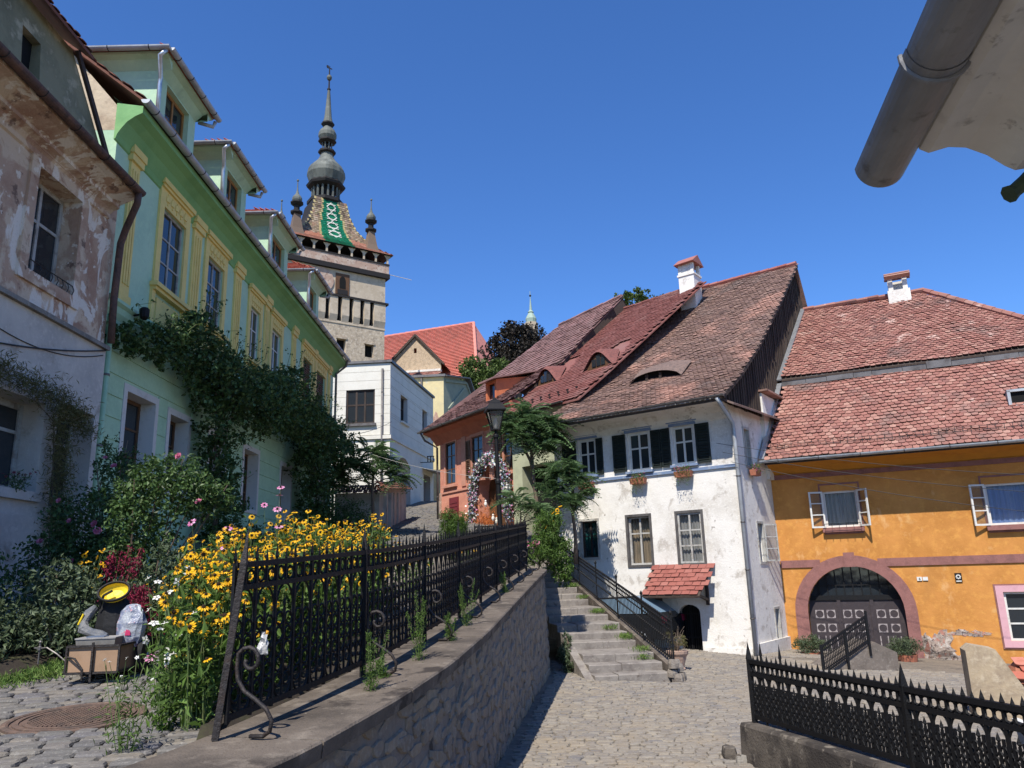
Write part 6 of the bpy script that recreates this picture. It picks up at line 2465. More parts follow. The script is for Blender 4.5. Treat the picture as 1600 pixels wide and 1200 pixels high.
# ---- railing and ramp in front of the arched gate
gr = thing('gate_railing', 'black iron stair railing rising in front of the arched gate', 'railing', (7.0, 19.0, -2.5))
GO = Vector((7.0, 19.0, -2.5))
a0, a1 = Vector((7.05, 19.0, -2.5)), Vector((8.3, 19.25, -1.85))
g = MB()
for h, wd in ((.02, .03), (.5, .03), (.6, .05)):
    g.bar(a0 - GO + Vector((0, 0, h)), a1 - GO + Vector((0, 0, h)), wd, wd)
g.build('rail', X['iron'], gr)
pk = MB()
pk.bar((0, 0, 0), (0, 0, .6), .014, .014)
for z in (.12, .25, .38):
    ring(pk, (.03, 0, z), .035, .006, 6, 0, 360, 3)
pkm = pk.mesh('baluster', X['iron'])
for k in range(30):
    p = a0.lerp(a1, k / 29)
    link('baluster', pkm, gr, Matrix.Translation(p - GO))
for t, hh_ in ((0, .66), (.52, .62), (1, .72)):
    p = a0.lerp(a1, t)
    g = MB()
    g.bar(p - GO + Vector((0, 0, -.3)), p - GO + Vector((0, 0, hh_)), .05, .05)
    g.build('post', X['iron'], gr)
rb = MB()
rb.add([(7.1, 19.1, -2.8), (8.95, 19.3, -2.8), (8.95, 20.6, -2.8), (7.1, 20.4, -2.8), (7.1, 19.1, -2.5), (8.45, 19.3, -1.85), (8.95, 19.3, -2.1), (8.95, 20.6, -2.1), (8.45, 20.5, -1.85), (7.1, 20.4, -2.5)],
       [(0, 1, 6, 5, 4), (4, 5, 8, 9), (5, 6, 7, 8), (1, 2, 7, 6), (3, 0, 4, 9), (2, 3, 9, 8, 7)])
o = rb.build('stone_ramp', mat('dark ramp stone', (.15, .125, .105), .9, [(3, (.09, .075, .063), .45, .65), (12, (.22, .19, .16), .52, .7)], [(9, .7, 7)]))
tag(o, 'grey stone ramp block leading to the arched gate', 'ramp')

# ---- stone buttress and tile capped pillar on the right
bt = MB()
bt.add([(0, 0, -.9), (.95, -.1, -.9), (.95, .5, -.9), (0, .5, -.9), (0, 0, .42), (.1, 0, .5), (.42, -.02, .44), (.95, -.1, -.55), (0, .5, .42), (.1, .5, .5), (.42, .5, .44), (.95, .5, -.55)],
       [(0, 1, 7, 6, 5, 4), (4, 5, 9, 8), (5, 6, 10, 9), (6, 7, 11, 10), (1, 2, 11, 7), (3, 0, 4, 8), (2, 3, 8, 9, 10, 11)])
o = bt.build('stone_buttress', mat('buff stone slab', (.38, .30, .20), .9, [(2, (.26, .2, .14), .45, .62, 6), (9, (.46, .38, .27), .5, .7)], [(9, .6, 6)]))
o.location = (7.12, 13.0, -1.84)
o.rotation_euler = (0, 0, R(-20))
tag(o, 'slanted buff stone buttress behind the right hand fence', 'buttress')
tp_ = thing('tiled_pillar', 'low brick pillar with terracotta tile cap at the right edge', 'pillar', (8.2, 13.0, -2.6), -15)
g = MB()
g.box(-.3, .7, -.2, .4, 0, .72)
g.build('body', X['terracotta'], tp_)
g = MB()
g.add([(-.42, -.35, .70), (.85, -.35, .70), (.85, .55, .70), (-.42, .55, .70), (-.25, .1, 1.0), (.85, .1, 1.0)], [(0, 1, 5, 4), (2, 3, 4, 5), (3, 0, 4), (0, 1, 2, 3)])
g.build('cap', X['terracotta'], tp_)
pieces('cap_tile', TILE_R, tile_cells([(-.36, .72), (.1, 1.04)], lambda t: -.42 + .17 * t, lambda t: .85, .2, .17, .06), tp_, m_btile, 60)

# ================================================================== STREET LAMP
lp = thing('street_lamp', 'black cast iron street lamp with tapered glass lantern', 'street lamp', (-.46, 23, .5), 12)
lp.rotation_euler = (0, R(-1.2), R(12))
lp.scale = (1.4, 1.4, 1.03)
g = MB()
g.lathe([(.16, 0), (.16, .25), (.12, .32), (.10, .7), (.075, .8), (.055, .85), (.05, 2.0), (.065, 2.05), (.065, 2.12), (.045, 2.18), (.04, 3.35), (.06, 3.4), (.06, 3.46), (.03, 3.52), (.03, 3.62)], 12)
g.build('column', X['iron'], lp, smooth=False)
g = MB()
g.bar((-.22, 0, 3.22), (.22, 0, 3.22), .025, .025)
g.build('ladder_bar', X['iron'], lp)
g = MB()
for i in range(4):
    a = R(45 + 90 * i)
    g.bar((.11 * math.cos(a), .11 * math.sin(a), 3.62), (.235 * math.cos(a), .235 * math.sin(a), 4.18), .022, .022)
g.lathe([(.12, 3.60), (.13, 3.62), (.12, 3.65)], 4, rot=R(45))
g.lathe([(.25, 4.16), (.30, 4.18), (.30, 4.21), (.21, 4.38), (.15, 4.44), (.13, 4.5), (.05, 4.54), (.04, 4.58), (.012, 4.62)], 4, rot=R(45))
g.build('lantern_frame', X['iron'], lp)
for i in range(4):
    g = MB()
    a, b = R(45 + 90 * i), R(135 + 90 * i)
    g.poly((.105 * math.cos(a), .105 * math.sin(a), 3.64), (.105 * math.cos(b), .105 * math.sin(b), 3.64), (.225 * math.cos(b), .225 * math.sin(b), 4.17), (.225 * math.cos(a), .225 * math.sin(a), 4.17))
    g.build('lantern_pane', X['lamp_glass'], lp)
g = MB()
g.lathe([(.02, 3.66), (.03, 3.7), (.05, 3.85), (.03, 3.98), (.005, 4.0)], 8)
g.build('bulb', X['petal_white'], lp)

# ================================================================== NEAR EAVES (upper right corner)
ev = thing('near_house_eaves', 'grey zinc gutter and pale soffit of a near house, upper right corner', 'house', (1.3, 2.4, -1.7))
EO = Vector((1.3, 2.4, -1.7))
gd = Vector((.21, 1, 0)).normalized()
e0 = Vector((1.30, 2.42, 1.335))
e1 = e0 - gd * 3.2
m_sof = mat('pale dusty soffit', (.66, .64, .60), .9, [(3, (.58, .56, .52), .45, .65, 6), (11, (.34, .32, .3), .60, .68, 8), (2.2, (.45, .43, .4), .6, .7, 7)], [(9, .4, 7)])
g = MB()
g.tube([e0 - EO, e1 - EO], .082, 16, half=True)
g.add([tuple(e0 - EO + Vector((math.cos(a) * .082 * .98, -.2 * math.cos(a) * .082, math.sin(a) * .082))) for a in np.linspace(math.pi, 2 * math.pi, 17)], [range(17)])
gu = g.build('gutter', X['zinc_near'], ev, smooth=False)
for d in (.62, 1.7):
    g = MB()
    c = e0 - gd * d - EO
    t = Vector((gd.y, -gd.x, 0))
    g.tube([c + t * (math.cos(a) * .088) + Vector((0, 0, math.sin(a) * .088)) for a in np.linspace(math.pi * .98, 2 * math.pi * 1.02, 14)], .008, 6)
    g.build('bracket', X['zinc_near'], gu)
g = MB()
c = e0 - gd * .66 - EO
g.tube([c, c + gd * .05], .0845, 16, half=True, cap=False)
g.build('joint_sleeve', X['zinc_near'], gu)
# coved plaster soffit ending in a moulded profile
t = Vector((gd.y, -gd.x, 0))
prof = [(.06, .03), (.075, -.045), (.10, -.062), (.16, -.05), (.21, -.06), (.265, -.095), (.31, -.14), (.335, -.158), (.39, -.155), (.50, -.15), (.53, -.18), (.56, -.3), (.56, -2.9)]
s0 = e0 - gd * .17
g = MB()
A_ = [s0 + t * a + Vector((0, 0, b)) - EO for a, b in prof]
B_ = [e1 + t * a + Vector((0, 0, b)) - EO for a, b in prof]
k = len(prof)
g.add(A_ + B_, [(i, i + 1, k + i + 1, k + i) for i in range(k - 1)])
g.add(A_ + [s0 + t * 3 + Vector((0, 0, -2.9)) - EO, s0 + t * 3 + Vector((0, 0, .4)) - EO, s0 + t * .1 + Vector((0, 0, .2)) - EO], [range(k + 3)])
g.build('soffit', m_sof, ev)
g = MB()
g.add([s0 + t * .04 + Vector((0, 0, .1)) - EO, e1 + t * .04 + Vector((0, 0, .1)) - EO, e1 + t * 3 + Vector((0, 0, 1.9)) - EO, s0 + t * 3 + Vector((0, 0, 1.9)) - EO], [(0, 1, 2, 3)])
g.build('roof', m_otile, ev)
g = MB()
q = Vector((1.59, 2.2, 1.115)) - EO
g.tube([q + Vector((.18, -.02, .16)), q + Vector((.04, 0, .03)), q, q + Vector((-.02, 0, -.012))], [.028, .024, .022, .03], 8)
g.build('lower_pipe', mat('mossy dark pipe', (.05, .07, .04), .8, [(12, (.1, .13, .07), .5, .7)], [(20, .5)]), ev)
tag(ev, kind='thing')

# ================================================================== PARKED CAR behind the stair fence
m_car = mat('black car paint', (.01, .011, .013), .25, spec=.6)
m_scr = glassmat('windscreen', (.16, .24, .32), 0)  # pale blue base colour stands for the reflected sky
ca = thing('parked_car', 'dark hatchback parked between the stair railing and the white house', 'car', (3.05, 24.0, pz(3, 24)), -37)
prof = [(-1.8, .32), (-1.82, .62), (-1.7, .82), (-1.0, .92), (-.35, 1.40), (.9, 1.46), (1.55, 1.0), (1.72, .85), (1.78, .5), (1.7, .3)]
g = MB()
hw = .8
for sgn in (-1, 1):
    for x, z in prof:
        k_ = hw * (1 if z < .95 else .78)
        g.v.append((x, sgn * k_, z))
n = len(prof)
for i in range(n - 1):
    if i not in (3, 5):
        g.f.append((i, i + 1, n + i + 1, n + i))
g.f.append(list(range(n)))
g.f.append(list(range(n, 2 * n)))
g.f.append((0, n - 1, 2 * n - 1, n))
g.m = [0] * len(g.f)
body = g.build('body', m_car, ca)
for i, nm in ((3, 'windscreen'), (5, 'rear_window')):
    g = MB()
    g.poly((prof[i][0], -hw * (1 if i == 3 else .78), prof[i][1]), (prof[i + 1][0], -hw * .78, prof[i + 1][1]), (prof[i + 1][0], hw * .78, prof[i + 1][1]), (prof[i][0], hw * (1 if i == 3 else .78), prof[i][1]))
    g.build(nm, m_scr, ca)
for sgn in (-1, 1):
    g = MB()
    g.poly((-.75, sgn * .805, .95), (-.3, sgn * .66, 1.36), (.85, sgn * .66, 1.4), (1.35, sgn * .805, .98))
    g.build('side_window', m_scr, ca)
    for x in (-1.15, 1.1):
        g = MB()
        g.lathe([(.12, -.09), (.30, -.09), (.31, -.05), (.31, .05), (.30, .09), (.12, .09)], 16)
        wv = g.build('wheel', X['iron'], ca)
        wv.matrix_basis = Matrix.Translation((x, sgn * .74, .31)) @ Matrix.Rotation(R(90), 4, 'X')
        g = MB()
        g.lathe([(.18, -.092), (.02, -.1)], 8)
        g.lathe([(.18, .092), (.02, .1)], 8)
        g.build('rim', X['zinc'], wv)
    g = MB()
    g.box(-1.83, -1.74, sgn * .55 - .14, sgn * .55 + .14, .66, .78)
    g.build('headlight', X['white_paint'], ca)
    g = MB()
    g.box(1.70, 1.77, sgn * .62 - .1, sgn * .62 + .1, .72, .9)
    g.build('tail_light', X['petal_red'], ca)
    g = MB()
    g.box(-.72, -.6, sgn * .9 - .07, sgn * .9 + .07, .95, 1.06)
    g.build('mirror', m_car, ca)
g = MB()
g.box(-1.835, -1.82, -.26, .26, .42, .53)
g.build('licence_plate', X['white_paint'], ca)

# ================================================================== MANHOLE, CART AND ITS LOAD
m_cast = mat('rusty cast iron', (.13, .085, .065), .75, [(9, (.08, .06, .05), .45, .65), (25, (.2, .14, .1), .55, .75)], [(30, .4)])
mc = thing('manhole_cover', 'round rusty cast iron manhole cover in the upper street', 'manhole cover', (-2.98, 5.5, zs(5.5) + .01))
mc.rotation_euler = (R(3.5), 0, 0)
g = MB()
g.lathe([(.43, -.05), (.43, .012), (.40, .018), (.385, .012), (.385, .004), (.365, .004), (.365, .014), (.33, .014), (.33, .006), (.31, .006), (.31, .014), (.28, .014), (.28, .008)], 40)
g.build('frame_ring', m_cast, mc)
st_ = MB()
for i in range(-9, 10):
    for j in range(-9, 10):
        x, y = i * .03, j * .03
        if x * x + y * y < .27 ** 2:
            st_.box(x - .011, x + .011, y - .011, y + .011, .007, .016)
tag(st_.build('tread_studs', m_cast, mc), kind='stuff')

CX, CYY = -3.56, 7.05
CZ = zs(CYY) + .02
m_card = mat('brown cardboard', (.34, .22, .14), .85, [(4, (.28, .18, .11), .45, .65)])
m_tyre = mat('black rubber', (.02, .02, .02), .8)
ct_ = thing('handcart', 'small brown two wheeled handcart parked by the flower bed', 'cart', (CX, CYY, CZ), 4)
g = MB()
for q in ((-.2, .2, -.36, -.34), (-.2, .2, .34, .36)):
    g.box(q[0], q[1], q[2], q[3], .09, .27)
for q in ((-.2, -.18), (.18, .2)):
    g.box(q[0], q[1], -.34, .34, .09, .27)
g.box(-.2, .2, -.36, .36, .07, .09)
g.build('box_body', m_card, ct_)
g = MB()
for x in (-.21, .21):
    for z in (.07, .28):
        g.bar((x, -.37, z), (x, .37, z), .016, .016)
    for y in (-.37, .0, .37):
        g.bar((x, y, .07), (x, y, .28), .016, .016)
for y in (-.37, .37):
    for z in (.07, .28):
        g.bar((-.21, y, z), (.21, y, z), .018, .018)
g.bar((0, -.38, .0), (0, -.38, .31), .016, .016)
g.tube([(-.2, -.37, .2), (-.12, -.42, .19), (-.05, -.42, .1), (-.05, -.42, .02)], .009, 5)
g.tube([(-.2, .37, .3), (-.3, .5, .25), (-.42, .62, .22)], .01, 5)
g.build('frame', X['iron_rust'], ct_)
for x in (-.25, .25):
    g = MB()
    g.lathe([(.14, -.02), (.155, -.022), (.165, 0), (.155, .022), (.14, .02)], 20)
    wv = g.build('wheel', m_tyre, ct_)
    wv.matrix_basis = Matrix.Translation((x, .08, .165)) @ Matrix.Rotation(R(90), 4, 'Y')
    g = MB()
    for k in range(10):
        a = 2 * math.pi * k / 10
        g.bar((0, 0, 0), (.145 * math.cos(a), .145 * math.sin(a), 0), .006, .006)
    g.lathe([(.02, -.03), (.025, 0), (.02, .03)], 8)
    g.build('spokes', X['zinc'], wv)


def on_cart(name, label, cat, x, y, z, deg=0):
    a = R(4)
    return thing(name, label, cat, (CX + x * math.cos(a) - y * math.sin(a), CYY + x * math.sin(a) + y * math.cos(a), CZ + z), 4 + deg)


o = on_cart('grey_crate', 'small grey plastic crate riding at the front of the handcart', 'crate', -.03, -.19, .20, 6)
g = MB()
g.add([(-.14, -.1, 0), (.14, -.1, 0), (.14, .12, 0), (-.14, .12, 0), (-.155, -.12, .13), (.155, -.12, .13), (.155, .13, .13), (-.155, .13, .13)], [(0, 1, 5, 4), (1, 2, 6, 5), (2, 3, 7, 6), (3, 0, 4, 7), (0, 1, 2, 3)])
g.build('body', mat('grey plastic', (.22, .21, .19), .7, [(8, (.15, .14, .125), .5, .7)]), o)
g = MB()
g.box(-.16, .16, -.125, .135, .131, .142)
g.build('lid', mat('pale grey lid', (.3, .29, .28), .7, [(9, (.2, .19, .18), .45, .65)], [(30, .4)]), o)
g = MB()
g.box(-.09, .05, -.07, .06, .142, .150)
g.build('label_panel', mat('grey blue panel', (.1, .13, .19), .6), o)
o = on_cart('black_backpack', 'black backpack standing upright in the handcart', 'backpack', -.03, .06, .22)
g = MB()
g.lathe([(.13, 0), (.16, .05), (.165, .2), (.15, .32), (.1, .42), (.03, .45)], 10, sy=.7)
g.build('body', mat('black nylon', (.012, .012, .013), .7, [], [(20, .4)]), o)
g = MB()
g.tube([(-.1, -.1, .35), (-.06, -.13, .46), (.0, -.1, .5)], .012, 5)
g.build('strap', X['iron'], o)
o = on_cart('yellow_bucket_hat', 'yellow round lined hat resting on the black backpack', 'hat', -.02, -.02, .70, 0)
o.rotation_euler = (R(52), R(-6), R(14))
m_yh = mat('glossy yellow fabric', (.68, .50, .03), .45, [(9, (.55, .38, .02), .5, .7)], [(9, .5)])
g = MB()
g.lathe([(.02, -.06), (.08, -.055), (.115, -.02), (.125, .02), (.118, .02), (.105, -.01), (.07, -.035), (.01, -.04)], 20, sy=.78)
g.build('crown', m_yh, o)
g = MB()
pts = [(.128 * math.cos(a), .1 * math.sin(a), .022) for a in np.linspace(0, 2 * math.pi, 25)[:-1]]
g.tube(pts, .012, 6, closed=True)
g.build('rim', X['iron'], o)
o = on_cart('grey_jacket', 'grey jacket sleeve with yellow strip hanging over the handcart', 'jacket', -.17, .0, .36)
g = MB()
g.tube([(-.02, .02, .22), (-.05, -.02, .17), (-.075, -.05, .10), (-.05, -.09, .04), (.02, -.10, .01), (.09, -.10, -.01), (.15, -.1, -.03)], [.03, .042, .04, .046, .036, .04, .03], 9)
for i_, v in enumerate(g.v):
    g.v[i_] = (v[0] + rnd.uniform(-.006, .006), v[1] + rnd.uniform(-.006, .006), v[2] + rnd.uniform(-.006, .006))
g.build('sleeve', mat('grey cloth', (.19, .19, .19), .95, [(9, (.10, .11, .13), .45, .6, 6)], [(25, 1.0, 6)]), o)
g = MB()
g.bar((-.10, -.095, .08), (-.075, -.07, .17), .022, .008)
g.build('yellow_strip', m_yh, o)
o = on_cart('plastic_bag', 'clear plastic bag with pink print leaning in the handcart', 'bag', .14, -.02, .24)
g = MB()
g.lathe([(.08, 0), (.12, .08), (.125, .2), (.10, .3), (.05, .35), (.02, .36)], 12, sy=.6)
for i, v in enumerate(g.v):
    g.v[i] = (v[0] + rnd.uniform(-.012, .012) + .05 * v[2], v[1] + rnd.uniform(-.012, .012), v[2])
g.build('film', mat('hazy plastic', (.34, .36, .39), .3, [(11, (.16, .18, .26), .45, .56, 6), (16, (.45, .2, .22), .62, .66)], [(16, 1.0, 6)], spec=.6), o)
g = MB()
g.add([(-.01, -.078, .1), (.04, -.08, .1), (.035, -.082, .14), (.0, -.08, .15)], [range(4)])
g.build('print', mat('pink print', (.5, .04, .12), .5), o)
# bottle shaped scrap tied to the fence
o = thing('plastic_wrapper', 'crumpled white plastic wrapper stuck in the fence above the first scroll', 'wrapper', (-1.50, 4.72, -.42))
g = MB()
g.lathe([(.026, 0), (.03, .035), (.024, .07), (.018, .1), (.012, .12)], 9, sy=.25)
for i, v in enumerate(g.v):
    g.v[i] = (v[0] + rnd.uniform(-.012, .012), v[1] + rnd.uniform(-.01, .01), v[2] + rnd.uniform(-.01, .01))
g.build('film', mat('white crumpled film', (.42, .42, .41), .35, [(12, (.4, .4, .38), .5, .65)], [(20, .8)], spec=.5), o)
g = MB()
g.add([(.0, 0, .105), (.026, .003, .11), (.03, -.006, .13), (.012, .006, .135)], [(0, 1, 2), (0, 2, 3)])
g.build('orange_scrap', mat('orange scrap', (.6, .3, .03), .6), o)
o = thing('garden_tap', 'small grey garden tap standing in the dark border', 'tap', (-4.35, 7.3, zs(7.3) + .1))
g = MB()
g.lathe([(.012, 0), (.012, .16), (.03, .17), (.03, .21), (.015, .22), (.015, .26), (.03, .27), (.01, .29)], 8)
g.tube([(0, 0, .19), (.12, -.02, .2), (.3, -.05, .12), (.45, -.05, .02)], .01, 5)
g.tube([(0, 0, .19), (-.08, 0, .2)], .012, 5)
g.build('body', X['zinc_dark'], o)
o.scale = (.6, .6, .7)

# ================================================================== OVERHEAD CABLES
def cable(label, a, b, sag, r=.007, m_='cable', group='overhead cables'):
    a, b = Vector(a), Vector(b)
    g = MB()
    pts = []
    for i in range(25):
        t = i / 24
        p = a.lerp(b, t) - a
        p.z -= sag * 4 * t * (1 - t)
        pts.append(p)
    g.tube(pts, r, 4)
    o = g.build('overhead_cable', X[m_])
    o.location = a
    tag(o, label, 'cable', group)


cable('thin dark cable from the white house eaves towards the right edge, uppermost', (5.9, 22.2, 3.5), (15.5, 17.5, 1.6), .25)
cable('thin dark cable crossing the orange facade below the window, lowest one', (6.2, 21.9, 2.9), (15.5, 17.0, .5), .3)
cable('thin dark cable slanting over the orange wall between two others', (6.0, 22.0, 3.2), (15.5, 17.2, 1.1), .28)
cable('pale cable strung from the green house to the street lamp column', (-6.9, 29.5, 5.2), (-.5, 23, 2.75), .25, .006, 'old_paint')
cable('dark cable from the green house eaves to the cream corner house', (-7.1, 24, 4.5), (-6.4, 43, 8.9), .5, .012)
cable('dark cable hanging along the brown house between the storeys', (-7.0, 5.5, 3.0), (-7.02, 12.75, 3.95), .35, .012)
cable('second thin cable sagging lower across the grey limewashed wall', (-7.02, 8.2, 3.95), (-7.04, 12.7, 3.85), .45, .008)


# ================================================================== VEGETATION
def leaf_cloud(name, parent, P, size, m_, aspect=.55, up=.35, bend=.25, out=None):
    """many single leaves (bent rhombs) at points P, tilted at random, as one mesh"""
    P = np.asarray(P, np.float32)
    N = len(P)
    s = (np.asarray(size) * np.ones(N)) * rng.uniform(.65, 1.3, N)
    d = rng.normal(size=(N, 3))
    if out is not None:
        d = d * .8 + out
    d /= np.linalg.norm(d, axis=1)[:, None]
    nrm = rng.normal(size=(N, 3)) + np.array([0, 0, up * 3])
    nrm -= d * (nrm * d).sum(1)[:, None]
    nrm /= np.linalg.norm(nrm, axis=1)[:, None] + 1e-6
    sd = np.cross(d, nrm)
    a = s[:, None]
    v = np.stack([P - d * a * .5, P + sd * a * aspect * .5 + nrm * a * bend * .3, P + d * a * .5 - nrm * a * bend * .4, P - sd * a * aspect * .5 + nrm * a * bend * .3], 1).reshape(-1, 3)
    idx = np.arange(N)[:, None] * 4
    lp = np.concatenate([idx + np.array([0, 1, 2]), idx + np.array([0, 2, 3])], 1).ravel()
    return fast(name, v, lp, np.full(N * 2, 3), m_, parent)


def blobs(specs, n, hollow=.55, seed=0):
    """points spread through ellipsoids (centre, radii), denser towards their skin, in small clumps"""
    w_ = np.array([max(1e-3, (s[3] * s[4] * s[5]) ** .67) for s in specs])
    cnt = (w_ / w_.sum() * n).astype(int)
    out = []
    for s, c in zip(specs, cnt):
        nc = max(3, c // 14)
        d = rng.normal(size=(nc, 3))
        d /= np.linalg.norm(d, axis=1)[:, None]
        r_ = (hollow + (1.12 - hollow) * rng.random(nc) ** .8)[:, None]
        r_ *= 1 + .22 * np.sin(d[:, :1] * 4 + s[0]) * np.cos(d[:, 2:] * 5 + s[1])
        ctr = d * r_
        k = rng.integers(0, nc, c)
        p = ctr[k] + rng.normal(size=(c, 3)) * .11
        out.append(p * np.array(s[3:6]) + np.array(s[:3]))
    return np.concatenate(out)


def stems(name, parent, lines, r, m_, n=4):
    g = MB()
    for l in lines:
        g.tube(l, [r * (1 - .5 * i / max(1, len(l) - 1)) for i in range(len(l))], n, cap=False)
    return g.build(name, m_, parent)


def g2w(u, y, z):
    """green house facade coordinates to world"""
    return (-7.3 - y, 12.6 + u, z)


# ---- climbing vine over the green facade
vn = thing('climbing_vine', 'dark climbing vine spreading across the green house facade', 'vine', (-6.8, 17, .3))
VO = np.array((-6.8, 17, .3))
vb = [(.9, -.35, 4.4, .6, .35, .3), (1.9, -.45, 4.6, .8, .45, .42), (3.0, -.55, 4.75, .9, .55, .65), (3.3, -.5, 5.4, .5, .4, .35), (4.1, -.65, 4.4, .8, .6, .8), (5.2, -.75, 4.5, 1.0, .7, .75), (6.4, -.85, 4.4, 1.1, .75, .8),
      (7.7, -.85, 4.7, 1.1, .8, .7), (9.0, -.85, 5.0, 1.0, .8, .75), (9.2, -.7, 5.7, .6, .5, .45), (10.4, -.85, 4.7, 1.2, .8, .7), (12, -.85, 4.5, 1.3, .8, .75), (13.6, -.85, 4.6, 1.3, .8, .75), (13.2, -.7, 5.3, .7, .5, .4), (14.9, -.8, 4.5, 1.1, .75, .8),
      (4.5, -.6, 3.3, .55, .5, .7), (4.8, -.6, 2.4, .6, .5, .8), (5.0, -.6, 1.5, .65, .5, .7), (5.1, -.6, .8, .6, .5, .5), (12.3, -.75, 3.5, 1.0, .6, .7), (12.9, -.75, 2.6, .9, .6, .8), (13.2, -.7, 1.8, .8, .6, .6), (15.8, -.7, 3.6, .6, .5, .5)]
pts = blobs([(*g2w(*s[:3]), s[4], s[3], s[5]) for s in vb], 34000, .45) - VO
leaf_cloud('foliage', vn, pts, .105, X['leaf_dark'], .7, .5)
tr = []
for k in range(9):
    u = rnd.choice((4.9, 5.0, 5.1, 13.0, 13.2))
    l = [(u + rnd.uniform(-.2, .2), -.4, .2), (u + rnd.uniform(-.2, .2), -.45, 1.6), (u + rnd.uniform(-.3, .2), -.45, 3.0), (u + rnd.uniform(-.8, .8), -.5, 4.2), (u + rnd.uniform(-3, 3), -.5, 4.7)]
    tr.append([tuple(np.array(g2w(*p)) - VO) for p in l])
stems('stem', vn, tr, .03, X['bark'], 5)
wisps = []
for k in range(70):
    s = vb[rnd.randrange(len(vb))]
    a = np.array(g2w(s[0] + rnd.uniform(-1, 1) * s[3], s[1] - s[4] * rnd.uniform(.2, .9), s[2] + s[5] * .7)) - VO
    wisps.append([tuple(a), tuple(a + np.array((rnd.uniform(0, .2), rnd.uniform(-.2, .2), rnd.uniform(.15, .4)))), tuple(a + np.array((rnd.uniform(.1, .4), rnd.uniform(-.3, .3), rnd.uniform(.1, .5))))])
tag(stems('shoot', vn, wisps, .008, X['stem'], 3), kind='stuff')
wp = np.concatenate([np.array([np.array(l[1]) * (1 - t) + np.array(l[2]) * t + rng.normal(size=3) * .05 for t in np.linspace(-.6, 1, 9)]) for l in wisps])
leaf_cloud('shoot_leaves', vn, wp, .075, X['leaf_rose'], .6, .5)


# ---- flowers on stalks
def bloom_mb(petals=10, r0=.010, r1=.034, drop=.010, wid=1.0, heart=.011):
    m = MB()
    for k in range(petals):
        a = 2 * math.pi * k / petals
        h = math.pi / petals * wid
        rm = (r0 + r1) * .62
        m.add([(r0 * math.cos(a), r0 * math.sin(a), 0), (rm * math.cos(a - h), rm * math.sin(a - h), -drop * .3), (r1 * math.cos(a), r1 * math.sin(a), -drop), (rm * math.cos(a + h), rm * math.sin(a + h), -drop * .3)], [(0, 1, 2), (0, 2, 3)])
    m.cur = 1
    m.lathe([(heart, -.004), (heart, .006), (heart * .55, .014)], 6)
    return m


RUD = bloom_mb(11, .009, .036, .012, .95, .012)
RUD2 = bloom_mb(9, .009, .028, .024, .85, .014)
COS = bloom_mb(8, .006, .034, .002, .9, .008)
WHT = bloom_mb(5, .004, .036, .004, .8, .004)


def tilt_m(p, s, tilt=.45):
    a, t = rnd.uniform(0, 6.28), abs(rnd.gauss(0, tilt))
    # most heads face the sun (south, towards the viewer), some droop anywhere
    a = rnd.gauss(-.25, .7) if rnd.random() < .8 else a
    t = max(0, rnd.gauss(.75, tilt * .8))
    m = Matrix.Translation(p) @ Matrix.Rotation(a, 4, 'Z') @ Matrix.Rotation(t, 4, 'X') @ Matrix.Rotation(rnd.uniform(0, 6.28), 4, 'Z') @ Matrix.Scale(s, 4)
    return np.array(m)


rud_n = [0]


def rudbeckia(x, y, h, rad, nb, label, lean=0.0):
    z0 = zs(y) + .06
    t = thing('coneflower_clump', label, 'flowers', (x, y, z0), 0, 'yellow coneflowers along the iron fence')
    ls, bl, lf_ = [], [], []
    for k in range(nb):
        a, q = rnd.uniform(0, 6.28), rad * math.sqrt(rnd.random())
        tx, ty = q * math.cos(a) + lean, q * math.sin(a)
        hh = h * (rnd.uniform(.55, 1.0) if rnd.random() < .35 else rnd.uniform(.8, 1.06)) * (1 - .18 * (q / rad) ** 2)
        b = (tx * .45 + rnd.uniform(-.05, .05), ty * .45 + rnd.uniform(-.05, .05), -.04)
        m1 = (b[0] * .5 + tx * .5 + rnd.uniform(-.03, .03), b[1] * .5 + ty * .5, hh * .55)
        ls.append([b, m1, (tx, ty, hh)])
        bl.append(tilt_m((tx, ty, hh), rnd.uniform(.62, 1.22)))
        for j in range(15):
            f = rnd.uniform(.02, .96) ** .85
            p = np.array(b) * (1 - f) ** 2 + 2 * f * (1 - f) * np.array(m1) + f * f * np.array((tx, ty, hh))
            lf_.append(p + rng.normal(size=3) * .045)
    stems('stem', t, ls, .005, X['stem'], 3)
    leaf_cloud('foliage', t, np.array(lf_), .085, X['leaf_flower'], .38, .35, .3)
    lim = 26 if rud_n[0] < 12 else 0
    rud_n[0] += 1
    pieces('flower_head', RUD, bl[::3] + bl[1::3], t, [X['petal_yellow'], X['petal_heart']], lim, 'flower_heads')
    tag(scatter('flower_heads', RUD2, bl[2::3], t, [X['petal_yellow'], X['petal_heart']]), kind='stuff')
    return t


